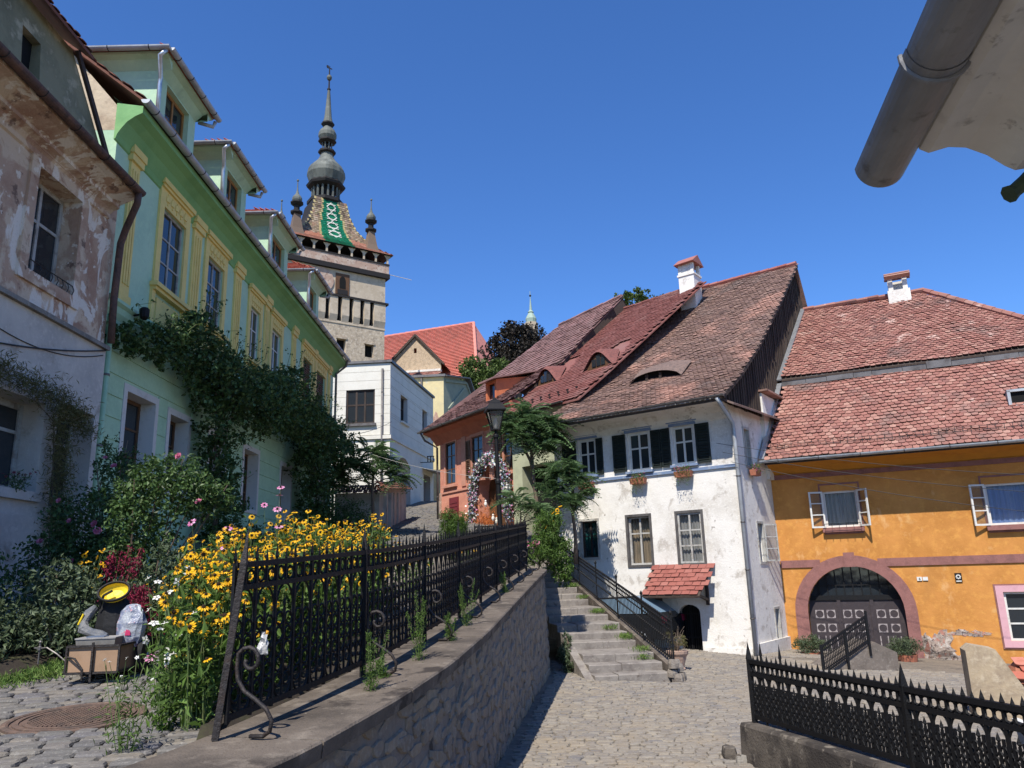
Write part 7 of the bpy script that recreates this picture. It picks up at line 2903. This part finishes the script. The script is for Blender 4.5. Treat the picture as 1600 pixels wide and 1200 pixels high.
spots = [(-2.0, 5.05, .72, .18, 26, 'thin yellow coneflower clump nearest the leaning fence post'),
         (-2.22, 5.45, .98, .25, 44, 'yellow coneflower clump at the street side corner of the bed'),
         (-1.92, 5.55, .95, .26, 40, 'yellow coneflower clump pressed against the first fence bays'),
         (-2.38, 6.0, 1.06, .26, 46, 'yellow coneflowers overhanging the cobbles opposite the cart'),
         (-1.98, 6.15, 1.02, .28, 44, 'yellow coneflowers behind the second pair of fence bays'),
         (-2.45, 6.7, 1.15, .30, 48, 'yellow coneflowers beside the pink cosmos on the street side'),
         (-1.85, 6.8, 1.10, .28, 44, 'yellow coneflowers behind the second tall fence post')]
words = ['lower front row', 'tall back row', 'dense middle', 'bright crest', 'sunlit shoulder', 'crowded heart', 'far crest', 'thinning end', 'last tall group']
yy = 7.3
k = 0
while yy < 11.6:
    for xx, nm in ((-2.95, 'street side'), (-2.45, 'middle'), (-1.95, 'fence side')):
        if nm[0] == 'f' and yy > 9.4:
            continue
        spots.append((xx + .1 * (yy - 7.3) + rnd.uniform(-.1, .1), yy + rnd.uniform(-.1, .1), 1.16 + .1 * math.sin(k * 1.7 + xx) + (.1 if 8 < yy < 11 else 0) - (.28 if nm[0] == 'f' else 0), .33, 46 if nm[0] != 'f' else 22,
                      'yellow coneflowers in the %s of the bed, %s' % (words[min(k, 8)], nm)))
    yy += .6
    k += 1
for s in spots:
    rudbeckia(*s)
for i, (x, y, h, lab) in enumerate(((-1.75, 13.2, .7, 'low scattered yellow coneflowers past the dense bed'), (-.75, 14.6, .8, 'few yellow coneflowers at the upper end of the fence'))):
    rudbeckia(x, y, h, .4, 20, lab)


def flower_plant(name, label, cat, x, y, z0, h, rad, n, mb, petal, leafm, size=1.0, leafs=8, leaf=.05, group=None, aspect=.3):
    t = thing(name, label, cat, (x, y, z0), 0, group)
    ls, bl, lf_ = [], [], []
    for k in range(n):
        a, q = rnd.uniform(0, 6.28), rad * math.sqrt(rnd.random())
        tx, ty, hh = q * math.cos(a), q * math.sin(a), h * rnd.uniform(.6, 1.05)
        m1 = (tx * .4 + rnd.uniform(-.05, .05), ty * .4, hh * .5)
        ls.append([(tx * .2, ty * .2, -.05), m1, (tx, ty, hh)])
        bl.append(tilt_m((tx, ty, hh), size * rnd.uniform(.85, 1.2), .7))
        for j in range(leafs):
            f = rnd.uniform(.05, .85)
            lf_.append(np.array((tx * f, ty * f, hh * f)) + rng.normal(size=3) * .05)
    stems('stem', t, ls, .0035, X['stem'], 3)
    if lf_:
        leaf_cloud('foliage', t, np.array(lf_), leaf, X[leafm], aspect, .2)
    pieces('flower_head', mb, bl, t, [X[petal], X['petal_heart'] if petal != 'petal_white' else X['petal_white']], 40)
    return t


flower_plant('cosmos_plant', 'pale pink cosmos flowers on thin stalks above the yellow bed', 'flowers', -2.72, 6.9, zs(7), 1.25, .22, 10, COS, 'petal_pink', 'leaf_flower', 1.25, 5, .05)
flower_plant('cosmos_plant', 'bright pink cosmos standing behind the fence post tip', 'flowers', -2.55, 8.1, zs(8), 1.62, .16, 5, COS, 'petal_pink', 'leaf_flower', 1.3, 5, .05)
flower_plant('cosmos_plant', 'low mauve cosmos blooms between the yellow flowers and cart', 'flowers', -2.75, 6.1, zs(6), .35, .2, 4, COS, 'petal_pink', 'leaf_flower', 1.1, 8, .05)
flower_plant('white_flower_plant', 'white starry flowers at the foot of the yellow bed', 'flowers', -2.2, 5.05, zs(5) - .02, .72, .2, 13, WHT, 'petal_white', 'leaf_flower', .85, 22, .06)
flower_plant('white_flower_plant', 'white flowers leaning among the coneflowers facing the street', 'flowers', -2.5, 5.7, zs(5.7), .95, .16, 8, WHT, 'petal_white', 'leaf_flower', .85, 12, .06)
flower_plant('feathery_weed', 'thin feathery weeds sprouting where cobbles meet the wall', 'weeds', -2.18, 4.55, zs(4.5), .55, .18, 9, WHT, 'petal_white', 'leaf_flower', .35, 40, .05, None, .12)
flower_plant('yellow_border_flowers', 'small yellow flower clump behind the handcart, left one', 'flowers', -4.75, 8.6, zs(8.6) + .1, .95, .22, 26, RUD, 'petal_yellow', 'leaf_shrub', .75, 40, .06)
flower_plant('orange_border_flowers', 'small orange yellow flower clump right behind the handcart', 'flowers', -3.62, 8.3, zs(8.3) + .1, .66, .25, 40, RUD, 'petal_yellow', 'leaf_shrub', .4, 40, .05)
# dark red amaranth plumes
for x, y, h, lab in ((-4.15, 8.2, .98, 'dark red amaranth plume rising behind the yellow hat'), (-3.75, 7.9, .62, 'dark red amaranth beside the plastic bag'), (-4.9, 6.6, .5, 'dark red amaranth in the shaded border at left')):
    t = thing('amaranth_plant', lab, 'flowers', (x, y, zs(y) + .1), 0, 'amaranth plants')
    ls = [[(0, 0, -.05), (rnd.uniform(-.05, .05), 0, h * .5), (rnd.gauss(0, .1), rnd.gauss(0, .1), h * rnd.uniform(.85, 1.05))] for _ in range(9)]
    stems('stem', t, ls, .006, X['petal_red'], 3)
    pp = np.concatenate([np.array(l[2]) + np.c_[rng.normal(size=(60, 2)) * .018, -rng.random(60) * .22] for l in ls])
    tag(leaf_cloud('plume', t, pp, .035, X['petal_red'], .4, .4, .2, np.array([0, 0, .6])), kind='stuff')
    leaf_cloud('foliage', t, np.array([(rng.normal() * .12, rng.normal() * .12, rnd.uniform(.05, h * .6)) for _ in range(60)]), .09, X['petal_red'], .45, .3)


# ---- bushes
def bush(name, label, cat, org, specs, n, size, m_, aspect=.55, group=None, stem=True, up=.35):
    t = thing(name, label, cat, org, 0, group)
    O_ = np.array(org)
    P = blobs(specs, n, .35) - O_
    leaf_cloud('foliage', t, P, size, X[m_], aspect, up)
    if stem:
        ls = []
        for s in specs:
            for k in range(3):
                e = np.array(s[:3]) + rng.normal(size=3) * np.array(s[3:6]) * .4 - O_
                b = np.array((rnd.uniform(-.1, .1), rnd.uniform(-.1, .1), -.05))
                ls.append([tuple(b), tuple((b + e) / 2 + rng.normal(size=3) * .06), tuple(e)])
        stems('stem', t, ls, .014, X['bark'], 4)
    return t


rb_ = bush('rose_bush', 'large rose bush with pink roses against the green wall', 'rose bush', (-4.5, 9.5, zs(9.5) + .1),
           [(-4.75, 9.6, 1.05, .36, .4, .36), (-4.3, 9.5, 1.32, .42, .4, .3), (-3.95, 9.4, 1.0, .38, .4, .3), (-4.55, 9.4, .55, .42, .4, .45), (-4.85, 9.5, .1, .42, .4, .4), (-3.65, 9.4, 1.0, .22, .3, .22), (-4.55, 9.3, -.2, .35, .4, .3)], 11000, .058, 'leaf_rose', .6)
rb2 = bush('rose_bush', 'darker rose bush below the grey limewashed wall', 'rose bush', (-5.7, 10.3, zs(10.3) + .1),
           [(-5.75, 10.3, .75, .5, .5, .5), (-5.45, 10.5, 1.45, .3, .35, .5), (-5.9, 10.0, .15, .5, .5, .5), (-5.3, 10.1, .4, .4, .4, .5)], 9000, .055, 'leaf_dark', .6)
ROSE = MB()
for ly, (r_, hh, np_) in enumerate(((.035, .0, 6), (.026, .012, 5), (.014, .02, 4))):
    for k in range(np_):
        a = 2 * math.pi * k / np_ + ly * .5
        h_ = math.pi / np_
        ROSE.add([(0, 0, hh - .012), (r_ * math.cos(a - h_), r_ * math.sin(a - h_), hh), (r_ * 1.15 * math.cos(a), r_ * 1.15 * math.sin(a), hh + .008), (r_ * math.cos(a + h_), r_ * math.sin(a + h_), hh)], [(0, 1, 2), (0, 2, 3)])
rme = ROSE.mesh('rose_flower', X['petal_rose'])
for o_, pp in ((rb_, ((-4.25, 9.02, 1.62), (-3.72, 9.05, .92), (-4.6, 9.0, 1.2), (-4.45, 8.95, .75), (-4.05, 8.9, 1.25), (-4.42, 8.9, .32), (-4.9, 9.1, .62), (-3.95, 8.95, 1.45), (-4.75, 9.1, .5))),
               (rb2, ((-5.35, 9.95, 1.62), (-5.2, 9.9, 1.5), (-5.62, 9.75, .8), (-5.9, 9.65, .55), (-5.5, 9.7, .3), (-5.3, 9.75, .75), (-5.75, 9.7, 1.05)))):
    for p in pp:
        m = Matrix.Translation(Vector(p) - o_.location) @ Matrix.Rotation(rnd.uniform(0, 6), 4, 'Z') @ Matrix.Rotation(R(rnd.uniform(40, 80)), 4, 'X') @ Matrix.Scale(rnd.uniform(1.1, 1.5), 4)
        m = Matrix.Translation(Vector(p) - o_.location) @ Matrix.Rotation(rnd.uniform(-.6, .6), 4, 'Z') @ Matrix.Rotation(R(rnd.uniform(35, 75)), 4, 'X') @ Matrix.Scale(rnd.uniform(.85, 1.3), 4)
        link('rose_flower', rme, o_, m) if rnd.random() < .75 else None
for i, (x, y, w_, h, m_, lab) in enumerate(((-5.1, 7.4, .55, .62, 'leaf_shrub', 'dark leafy shrub at the left edge beside the cobbles'), (-4.55, 7.9, .5, .75, 'leaf_shrub', 'broad grey green shrub just left of the handcart'),
                                            (-4.0, 8.9, .5, .85, 'leaf_shrub', 'silvery leaved shrub behind the yellow hat'), (-3.45, 9.1, .45, .9, 'leaf_rose', 'rounded leafy shrub under the rose bush, right side'),
                                            (-5.9, 8.4, .7, .95, 'leaf_dark', 'dark shrub against the grey wall below its windows'), (-3.2, 8.2, .35, .6, 'leaf_flower', 'light green shrub between the handcart and yellow bed'),
                                            (-5.6, 6.3, .6, .55, 'leaf_dark', 'low dark shrub in the lower left corner'))):
    z = zs(y) + .1
    bush('garden_shrub', lab, 'shrub', (x, y, z), [(x, y, z + h * .55, w_ * .85, w_ * .85, h * .5), (x + .2, y - .15, z + h * .3, w_ * .7, w_ * .7, h * .35), (x - .25, y + .1, z + h * .35, w_ * .7, w_ * .7, h * .4), (x, y, z + h * .95, w_ * .5, w_ * .5, h * .25)], 4200, .062, m_, .45)
for i, (u, w_, h, lab) in enumerate(((6.6, .8, 1.0, 'dark shrub under the green house between the vine stems'), (8.8, .8, .9, 'dark shrub below the third ground floor window'), (11.0, .9, 1.1, 'dark shrub at the foot of the far vine stems'), (15.5, .9, 1.3, 'dark shrub at the far end of the green house'))):
    x, y = -6.4 + .1 * i, 12.6 + u
    z = zs(y) + .1
    bush('garden_shrub', lab, 'shrub', (x, y, z), [(x, y, z + h * .5, w_, w_, h * .55), (x + .3, y - .5, z + h * .35, w_ * .7, w_ * .7, h * .4)], 3200, .085, 'leaf_dark', .5)
# dry asparagus fern hanging on the grey wall
t = thing('asparagus_fern', 'feathery dry climbing fern trailing over the grey wall windows', 'fern', (-6.95, 11.4, .5))
pp = []
for (u0, z0, u1, z1, n_, sp) in ((-3.4, 2.95, -1.5, 2.75, 1900, .14), (-1.5, 2.8, -.6, 2.55, 1300, .16), (-1.25, 2.6, -1.0, 1.5, 1700, .15), (-1.1, 1.5, -.85, .55, 1700, .2), (-.8, 2.5, -.3, 2.4, 400, .12)):
    q = rng.random(n_)
    pp.append(np.c_[7.1 - 14.05 + np.abs(rng.normal(size=n_)) * .1 + .02, 12.6 + u0 + (u1 - u0) * q + rng.normal(size=n_) * sp, z0 + (z1 - z0) * q + rng.normal(size=n_) * sp * .8])
leaf_cloud('foliage', t, np.concatenate(pp) - np.array((-6.95, 11.4, .5)), .09, X['leaf_dry'], .06, .1)
stems('stem', t, [[(0.02, .2, -.6), (.05, .1, .6), (.05, -.1, 1.9), (.05, -.8, 2.2), (.05, -2, 2.35)], [(.02, .3, -.6), (.06, .25, .9), (.06, .0, 2.0), (.05, .5, 2.0)]], .012, X['bark'], 4)
# window flowers on the grey house sill
flower_plant('sill_flowers', 'dark potted flowers on the sill of the grey walled house', 'flowers', -6.98, 10.75, 1.37, .22, .22, 14, COS, 'petal_red', 'leaf_dark', .6, 18, .05)

# ---- weeds growing from the wall capping
SPRIG = lambda n, h, r: np.c_[rng.normal(size=(n, 2)) * r * (1 - np.linspace(0, .8, n))[:, None], np.linspace(.02, h, n)]
for i, (y, off, h, lab) in enumerate(((5.75, .28, .30, 'bushy green weed in the capping beside the second scroll brace'), (6.9, .30, .42, 'tall feathery weed on the capping before the third scroll brace'), (7.9, .26, .20, 'tiny feathery weed between two scroll braces'),
                                      (8.9, .30, .40, 'slender weed standing near the middle of the capping'), (6.2, .36, .12, 'low yellowish weed tuft in the capping joint'), (12.4, .3, .25, 'small weed far along the wall capping'))):
    x = ex(y) - off
    t = thing('wall_weed', lab, 'weed', (x, y, wt(y)), 0, 'weeds on the wall capping')
    ls, pp = [], []
    h *= 1.35
    for k in range(6 if h > .25 else 3):
        tx, ty = rnd.gauss(0, .05), rnd.gauss(0, .05)
        hh = h * rnd.uniform(.6, 1.05)
        ls.append([(0, 0, -.01), (tx * .6, ty * .6, hh * .5), (tx, ty, hh)])
        f = rng.random(130)
        pp.append(np.c_[tx * f, ty * f, hh * f] + rng.normal(size=(130, 3)) * (.028 * (1.1 - f))[:, None])
    stems('stem', t, ls, .003, X['stem'], 3)
    leaf_cloud('foliage', t, np.concatenate(pp), .035, X['leaf_flower'], .16, .1, .1, np.array([0, 0, .5]))

# ---- plants at the end of the wall
bush('wall_end_shrub', 'leafy shrub with a few yellow flowers at the top of the wall end', 'shrub', (.75, 18.4, .2),
     [(.75, 18.5, .85, .35, .4, .5), (.55, 18.3, .45, .35, .4, .35), (1.0, 18.5, .4, .3, .35, .4), (.9, 18.6, 1.2, .25, .3, .25), (1.05, 18.5, .0, .25, .3, .3)], 7000, .085, 'leaf_flower', .32)
flower_plant('yellow_lilies', 'tall yellow flowers sticking out of the wall end shrub', 'flowers', .85, 18.3, .3, 1.15, .25, 6, RUD, 'petal_yellow', 'leaf_flower', 1.5, 6, .08)
flower_plant('red_border_flowers', 'small red flowers at the far end of the fence', 'flowers', .35, 18.1, .2, .5, .15, 9, COS, 'petal_rose', 'leaf_flower', 1.4, 14, .07)
bush('feathery_bush', 'pale green feathery bush by the pink house wall', 'bush', (-1.75, 22.0, zs(22)), [(-1.75, 22, zs(22) + .55, .38, .4, .5), (-1.6, 22, zs(22) + .95, .28, .3, .35), (-1.95, 22.1, zs(22) + .95, .22, .3, .45)], 5500, .1, 'leaf_flower', .13, None, True, .1)
bush('silvery_weed', 'silvery dry weed in the corner between wall and steps', 'weed', (1.05, 17.3, pz(1, 17.3)), [(.98, 17.6, pz(1, 17.3) + .3, .16, .25, .28), (1.05, 17.2, pz(1, 17) + .15, .14, .2, .15), (1.05, 17.8, pz(1, 17) + .6, .12, .2, .16)], 1500, .075, 'leaf_shrub', .3)
# grass tufts along the steps
t = thing('step_grass', 'tufts of grass growing along the right side of the steps', 'grass', (2.4, 17.5, -1.9))
tag(t, kind='stuff')
pp = []
for d in (.85, 1.0, 2.2, 2.5, 3.1, 4.5, 4.7, 6.2, 7.4):
    p = A1 + SD * d - SW.normalized() * rnd.uniform(.05, .3)
    z = max([zz_ for dd, zz_ in STEPS if dd <= d])
    n_ = 130
    pp.append(np.c_[p.x + rng.normal(size=n_) * .09, p.y + rng.normal(size=n_) * .09, z + .03 + rng.random(n_) * .09])
leaf_cloud('blades', t, np.concatenate(pp) - np.array((2.4, 17.5, -1.9)), .09, X['grass'], .12, -.3, .2, np.array([0, 0, 1.2]))
# moss and grass in the street border
t = thing('border_grass', 'thin grass fringe between the cobbles and the shaded border', 'grass', (-4.5, 7, zs(7)))
tag(t, kind='stuff')
n_ = 5000
yv = rng.uniform(5.2, 9.2, n_)
xv = np.array([interp([(5.2, -5.2), (7, -4.2), (10, -4.3)], q) for q in yv]) + rng.normal(size=n_) * .16
leaf_cloud('blades', t, np.c_[xv + 4.5, yv - 7, np.array([zs(q) for q in yv]) - zs(7) + .03 + rng.random(n_) * .05], .08, X['grass'], .1, -.3, .2, np.array([0, 0, .9]))


# ---- trees with pinnate leaves
def frond_mb(pairs=11, L=.8, lw=.045, ll=.17, droop=.35):
    m = MB()
    pts = [(L * t, 0, .10 * math.sin(t * 2.2) - droop * t * t) for t in np.linspace(0, 1, pairs + 1)]
    m.tube(pts, [.008 * (1 - .7 * i / pairs) for i in range(pairs + 1)], 3, cap=False)
    for i in range(1, pairs + 1):
        x, _, z = pts[i]
        k = ll * (1 - .45 * abs(i / pairs - .45))
        for s in (-1, 1):
            dx, dy = .35 * k, s * k
            m.add([(x, 0, z), (x + dx * .35 - lw * .5, dy * .45, z - .004), (x + dx, dy, z - .25 * k), (x + dx * .35 + lw * .5, dy * .45, z - .012)], [(0, 1, 2), (0, 2, 3)])
    return m


FR = [frond_mb(11, .8, .095, .23, .35), frond_mb(12, .9, .095, .24, .6), frond_mb(9, .65, .085, .21, .2)]


def frond_tree(name, label, base, top, clusters, nf, sc, lean=None, bark='bark'):
    t = thing(name, label, 'tree', base)
    B = Vector(base)
    T_ = Vector(top) - B
    g = MB()
    g.tube([(0, 0, -.1), T_ * .33 + Vector((.03, .02, 0)), T_ * .7 - Vector((.03, 0, 0)), T_], [.075 * sc, .06 * sc, .05 * sc, .035 * sc], 8)
    for c in clusters:
        e = Vector(c[:3]) - B
        st_ = T_ * rnd.uniform(.6, .95)
        g.tube([st_, (st_ + e) / 2 + Vector((0, 0, .08)), e], [.03 * sc, .022 * sc, .012 * sc], 5)
    g.build('trunk', X[bark], t, smooth=True)
    mats = [[], [], []]
    for k in range(nf):
        c = clusters[k % len(clusters)]
        a = rnd.uniform(0, 6.28)
        el = rnd.uniform(-.35, .75)
        p = Vector(c[:3]) - B + Vector((rnd.gauss(0, .12), rnd.gauss(0, .12), rnd.gauss(0, .14))) * c[3]
        m = Matrix.Translation(p) @ Matrix.Rotation(a, 4, 'Z') @ Matrix.Rotation(-el, 4, 'Y') @ Matrix.Rotation(rnd.gauss(0, .3), 4, 'X') @ Matrix.Scale(c[3] * rnd.uniform(.7, 1.15), 4)
        mats[k % 3].append(np.array(m))
    for k in range(3):
        n_ind = min(len(mats[k]), 10)
        pieces('frond', FR[k], mats[k], t, X['leaf_sumac'], n_ind, 'crown')
    return t


frond_tree('sumac_tree', 'small pinnate leaved tree before the cream corner house', (-5.2, 28, 1.3), (-5.15, 28, 3.9),
           [(-5.2, 28, 4.4, 1.0), (-5.9, 28, 4.0, .95), (-4.6, 27.9, 4.0, .95), (-6.3, 28.1, 3.5, .8), (-4.3, 28, 3.5, .8), (-5.3, 27.6, 3.7, .9)], 190, 1.0)
frond_tree('sumac_tree', 'taller pinnate leaved tree beside the street lamp', (.75, 24.6, .7), (.55, 24.6, 4.0),
           [(.55, 24.6, 5.05, .85), (-.05, 24.5, 4.5, .8), (1.15, 24.5, 4.6, .85), (.3, 24.3, 4.1, .8), (1.0, 24.3, 3.9, .8), (.55, 24.2, 4.6, .85), (1.35, 24.6, 4.2, .7), (-.3, 24.4, 4.9, .6)], 330, 1.15)
frond_tree('sumac_tree', 'bushy pinnate sapling in front of the white house left corner', (1.75, 23.6, .3), (1.75, 23.6, 2.4),
           [(1.35, 23.4, 2.95, .8), (1.85, 23.5, 2.7, .72), (1.15, 23.3, 2.4, .75), (1.95, 23.4, 2.2, .65), (1.45, 23.2, 2.0, .7), (1.65, 23.4, 3.1, .65)], 190, .9)
frond_tree('sumac_tree', 'low pinnate sapling spreading left of the tree trunk', (.15, 22.8, .5), (.15, 22.8, 1.7),
           [(.1, 22.6, 2.1, .75), (.5, 22.7, 1.8, .7), (.9, 22.6, 1.5, .7)], 60, .6)


# ---- far trees
def far_tree(name, label, base, blobs_, n, size, m_, th):
    t = thing(name, label, 'tree', base)
    O_ = np.array(base)
    top = max(b[2] for b in blobs_)
    g = MB()
    g.tube([(0, 0, 0), (.1, 0, (top - base[2]) * .5), (0, .1, (top - base[2]) * .9)], [th, th * .7, th * .25], 7)
    for b in blobs_:
        e = np.array(b[:3]) - O_
        g.tube([(0, 0, (top - base[2]) * .4), tuple(e * .7 + np.array((0, 0, .3))), tuple(e)], [th * .4, th * .25, th * .1], 5)
    g.build('trunk', X['bark'], t)
    leaf_cloud('crown', t, blobs(blobs_, n, .4) - O_, size, X[m_], .6, .4)


far_tree('copper_beech_tree', 'dark purple leaved tree behind the pink house roof', (.5, 80, 12), [(.6, 80, 24.4, 2.2, 2, 2.0), (-1.4, 80, 23.0, 1.6, 2, 1.7), (2.5, 80.5, 24.2, 1.6, 2, 1.7), (1.2, 79, 22.2, 2.6, 2, 1.9), (.2, 80, 25.6, 1.3, 1.2, .9), (3.4, 80, 22.3, 1.6, 2, 1.7), (-.4, 79, 21.0, 2.0, 2, 1.6)], 13000, .34, 'leaf_purple', .4)
far_tree('green_tree', 'olive green tree between the salmon roof and the pink house', (-3.2, 70, 9), [(-3.3, 70, 18.4, 1.5, 1.6, 1.3), (-2.1, 69.5, 17.4, 1.6, 1.6, 1.5), (-4.2, 70, 17.2, 1.0, 1.5, 1.2), (-1.2, 70, 18.6, 1.2, 1.2, 1.0), (-3.2, 70, 16.2, 1.5, 1.5, 1.3)], 9000, .3, 'leaf_tree', .35)
far_tree('green_tree', 'treetop peeping over the ridge of the red roofs', (10.5, 60, 10), [(10.6, 60, 21.9, 1.0, 1, .8), (9.3, 60, 21.2, .8, 1, .9), (11.8, 60, 21.2, .9, 1, .8)], 1600, .26, 'leaf_tree', .3)


# ---- flowers on the houses
def w2(u, y, z):
    a = R(-37)
    return Vector((1.36 + u * math.cos(a) - y * math.sin(a), 25.87 + u * math.sin(a) + y * math.cos(a), -2.4 + z))


for (u, y, z, L, dg, lab) in ((1.3, -.16, 4.98, .5, -37, 'small flower box under the left upper window of the white house'), (3.2, -.18, 4.95, .48, -37, 'flower box with trailing plants under the middle upper window'), (4.72, -.18, 5.02, .5, -37, 'flower box under the right upper window of the white house'), (WL + .16, 1.15, 5.0, .42, 53, 'brown flower box on the shaded side window of the white house')):
    p = w2(u, y, z)
    t = thing('flower_box', lab, 'flower box', p, dg, 'flower boxes on the white house')
    g = MB()
    g.add([(-L / 2, -.08, 0), (L / 2, -.08, 0), (L / 2, .08, 0), (-L / 2, .08, 0), (-L / 2 - .02, -.1, .17), (L / 2 + .02, -.1, .17), (L / 2 + .02, .1, .17), (-L / 2 - .02, .1, .17)], [(0, 1, 5, 4), (1, 2, 6, 5), (2, 3, 7, 6), (3, 0, 4, 7), (0, 1, 2, 3), (4, 5, 6, 7)])
    g.build('trough', X['terracotta'], t)
    n_ = 420
    q = np.c_[rng.uniform(-L / 2, L / 2, n_), rng.normal(size=n_) * .07 - .02, .2 + rng.normal(size=n_) * .08]
    if z < 5.03 and dg < 0:
        q2 = np.c_[rng.uniform(-L / 2, L / 2, 160), -.1 + rng.normal(size=160) * .03, .15 - rng.random(160) ** 2 * .45]
        q = np.r_[q, q2]
    leaf_cloud('foliage', t, q, .055, X['leaf_flower'], .3, .1)
    leaf_cloud('petals', t, np.c_[rng.uniform(-L / 2, L / 2, 60), rng.normal(size=60) * .05 - .05, .2 + rng.normal(size=60) * .07], .045, X['petal_rose'], .8, .2)


def o2(u, y, z):
    a = R(-25.5)
    return Vector((8.11 + u * math.cos(a) - y * math.sin(a), 24.42 + u * math.sin(a) + y * math.cos(a), -2.5 + z))


for u, y, s, lab in ((.75, -1.1, 1.0, 'terracotta tub of grey green plants left of the gate'), (3.15, -1.3, 1.0, 'terracotta tub of grey green plants right of the gate')):
    t = thing('plant_tub', lab, 'planter', o2(u, y, -.42), 0, 'tubs beside the arched gate')
    g = MB()
    g.lathe([(.2, 0), (.27, .42), (.28, .48), (.25, .48), (.22, .44)], 14)
    g.build('tub', X['terracotta'], t)
    leaf_cloud('foliage', t, blobs([(0, 0, .68, .44, .38, .24)], 2600, .3), .07, X['leaf_shrub'], .25, .2)
t = thing('urn_planter', 'pale urn with a dry twiggy plant at the foot of the stair railing', 'planter', (3.55, 18.3, pz(3.5, 18.3)))
g = MB()
g.lathe([(.15, 0), (.16, .04), (.13, .08), (.2, .3), (.24, .36), (.25, .42), (.22, .42)], 16)
g.build('urn', mat('pale terracotta', (.42, .29, .22), .9, [(8, (.34, .23, .18), .45, .65)], [(20, .4)]), t)
ls = []
for k in range(40):
    a = rnd.uniform(0, 6.28)
    ls.append([(0, 0, .38), (.1 * math.cos(a), .1 * math.sin(a), rnd.uniform(.5, .8)), (.28 * math.cos(a) * rnd.uniform(.5, 1), .28 * math.sin(a), rnd.uniform(.35, .95))])
stems('twig', t, ls, .006, X['bark'], 3)
leaf_cloud('foliage', t, blobs([(0, 0, .62, .25, .25, .22)], 700, .3), .05, X['leaf_dry'], .2, .1)

# ---- flower garland round the pink doorway
a_ = R(-56.75)
p2 = lambda u, y, z: np.array((-3.35 + u * math.cos(a_) - y * math.sin(a_), 35 + u * math.sin(a_) + y * math.cos(a_), -2.4 + z))
gp = [p2(-.0, 0, 0)] and []
arc = [(3.12, 4.3), (3.1, 5.0), (3.15, 5.75), (3.35, 6.35), (3.8, 6.8), (4.45, 6.98), (5.1, 6.8), (5.6, 6.4), (5.82, 5.8), (5.85, 5.1), (5.85, 4.5)]
t = thing('flower_garland', 'arch of white, blue and pink artificial flowers round the pink doorway', 'garland', tuple(p2(4.45, -.1, 6.9)))
O_ = p2(4.45, -.1, 6.9)
for nm, mm, n_, sz in (('white_flowers', 'petal_white', 1000, .1), ('pink_flowers', 'petal_pink', 900, .1), ('blue_flowers', 'petal_blue', 1200, .1), ('greenery', 'leaf_shrub', 1600, .12)):
    q = rng.uniform(0, len(arc) - 1.001, n_)
    i = q.astype(int)
    f = q - i
    A_ = np.array(arc)
    c = A_[i] * (1 - f)[:, None] + A_[np.minimum(i + 1, len(arc) - 1)] * f[:, None] + rng.normal(size=(n_, 2)) * .125
    P = np.array([p2(u, -.12 - abs(rng.normal()) * .1, z) for u, z in c]) - O_
    leaf_cloud(nm, t, P, sz, X[mm], .8, .1)
t = thing('doorway_display', 'orange straw and white figures displayed inside the pink doorway', 'display', tuple(p2(4.6, -.3, 4.2)))
O_ = p2(4.6, -.3, 4.2)
P = np.array([p2(4.3 + rng.normal() * .35, -.3 + rng.normal() * .15, 4.1 + abs(rng.normal()) * .35) for _ in range(900)]) - O_
leaf_cloud('straw', t, P, .2, X['straw'], .08, -.2, .1, np.array([0, 0, .8]))
g = MB()
for u, z in ((5.0, 4.5), (5.25, 4.35), (4.45, 5.1)):
    q = p2(u, -.35, z) - O_
    g.lathe([(.02, -.1), (.06, -.03), (.065, .04), (.03, .09), (.045, .13), (.02, .18)], 8, tuple(q))
g.build('figure', X['petal_white'], t)
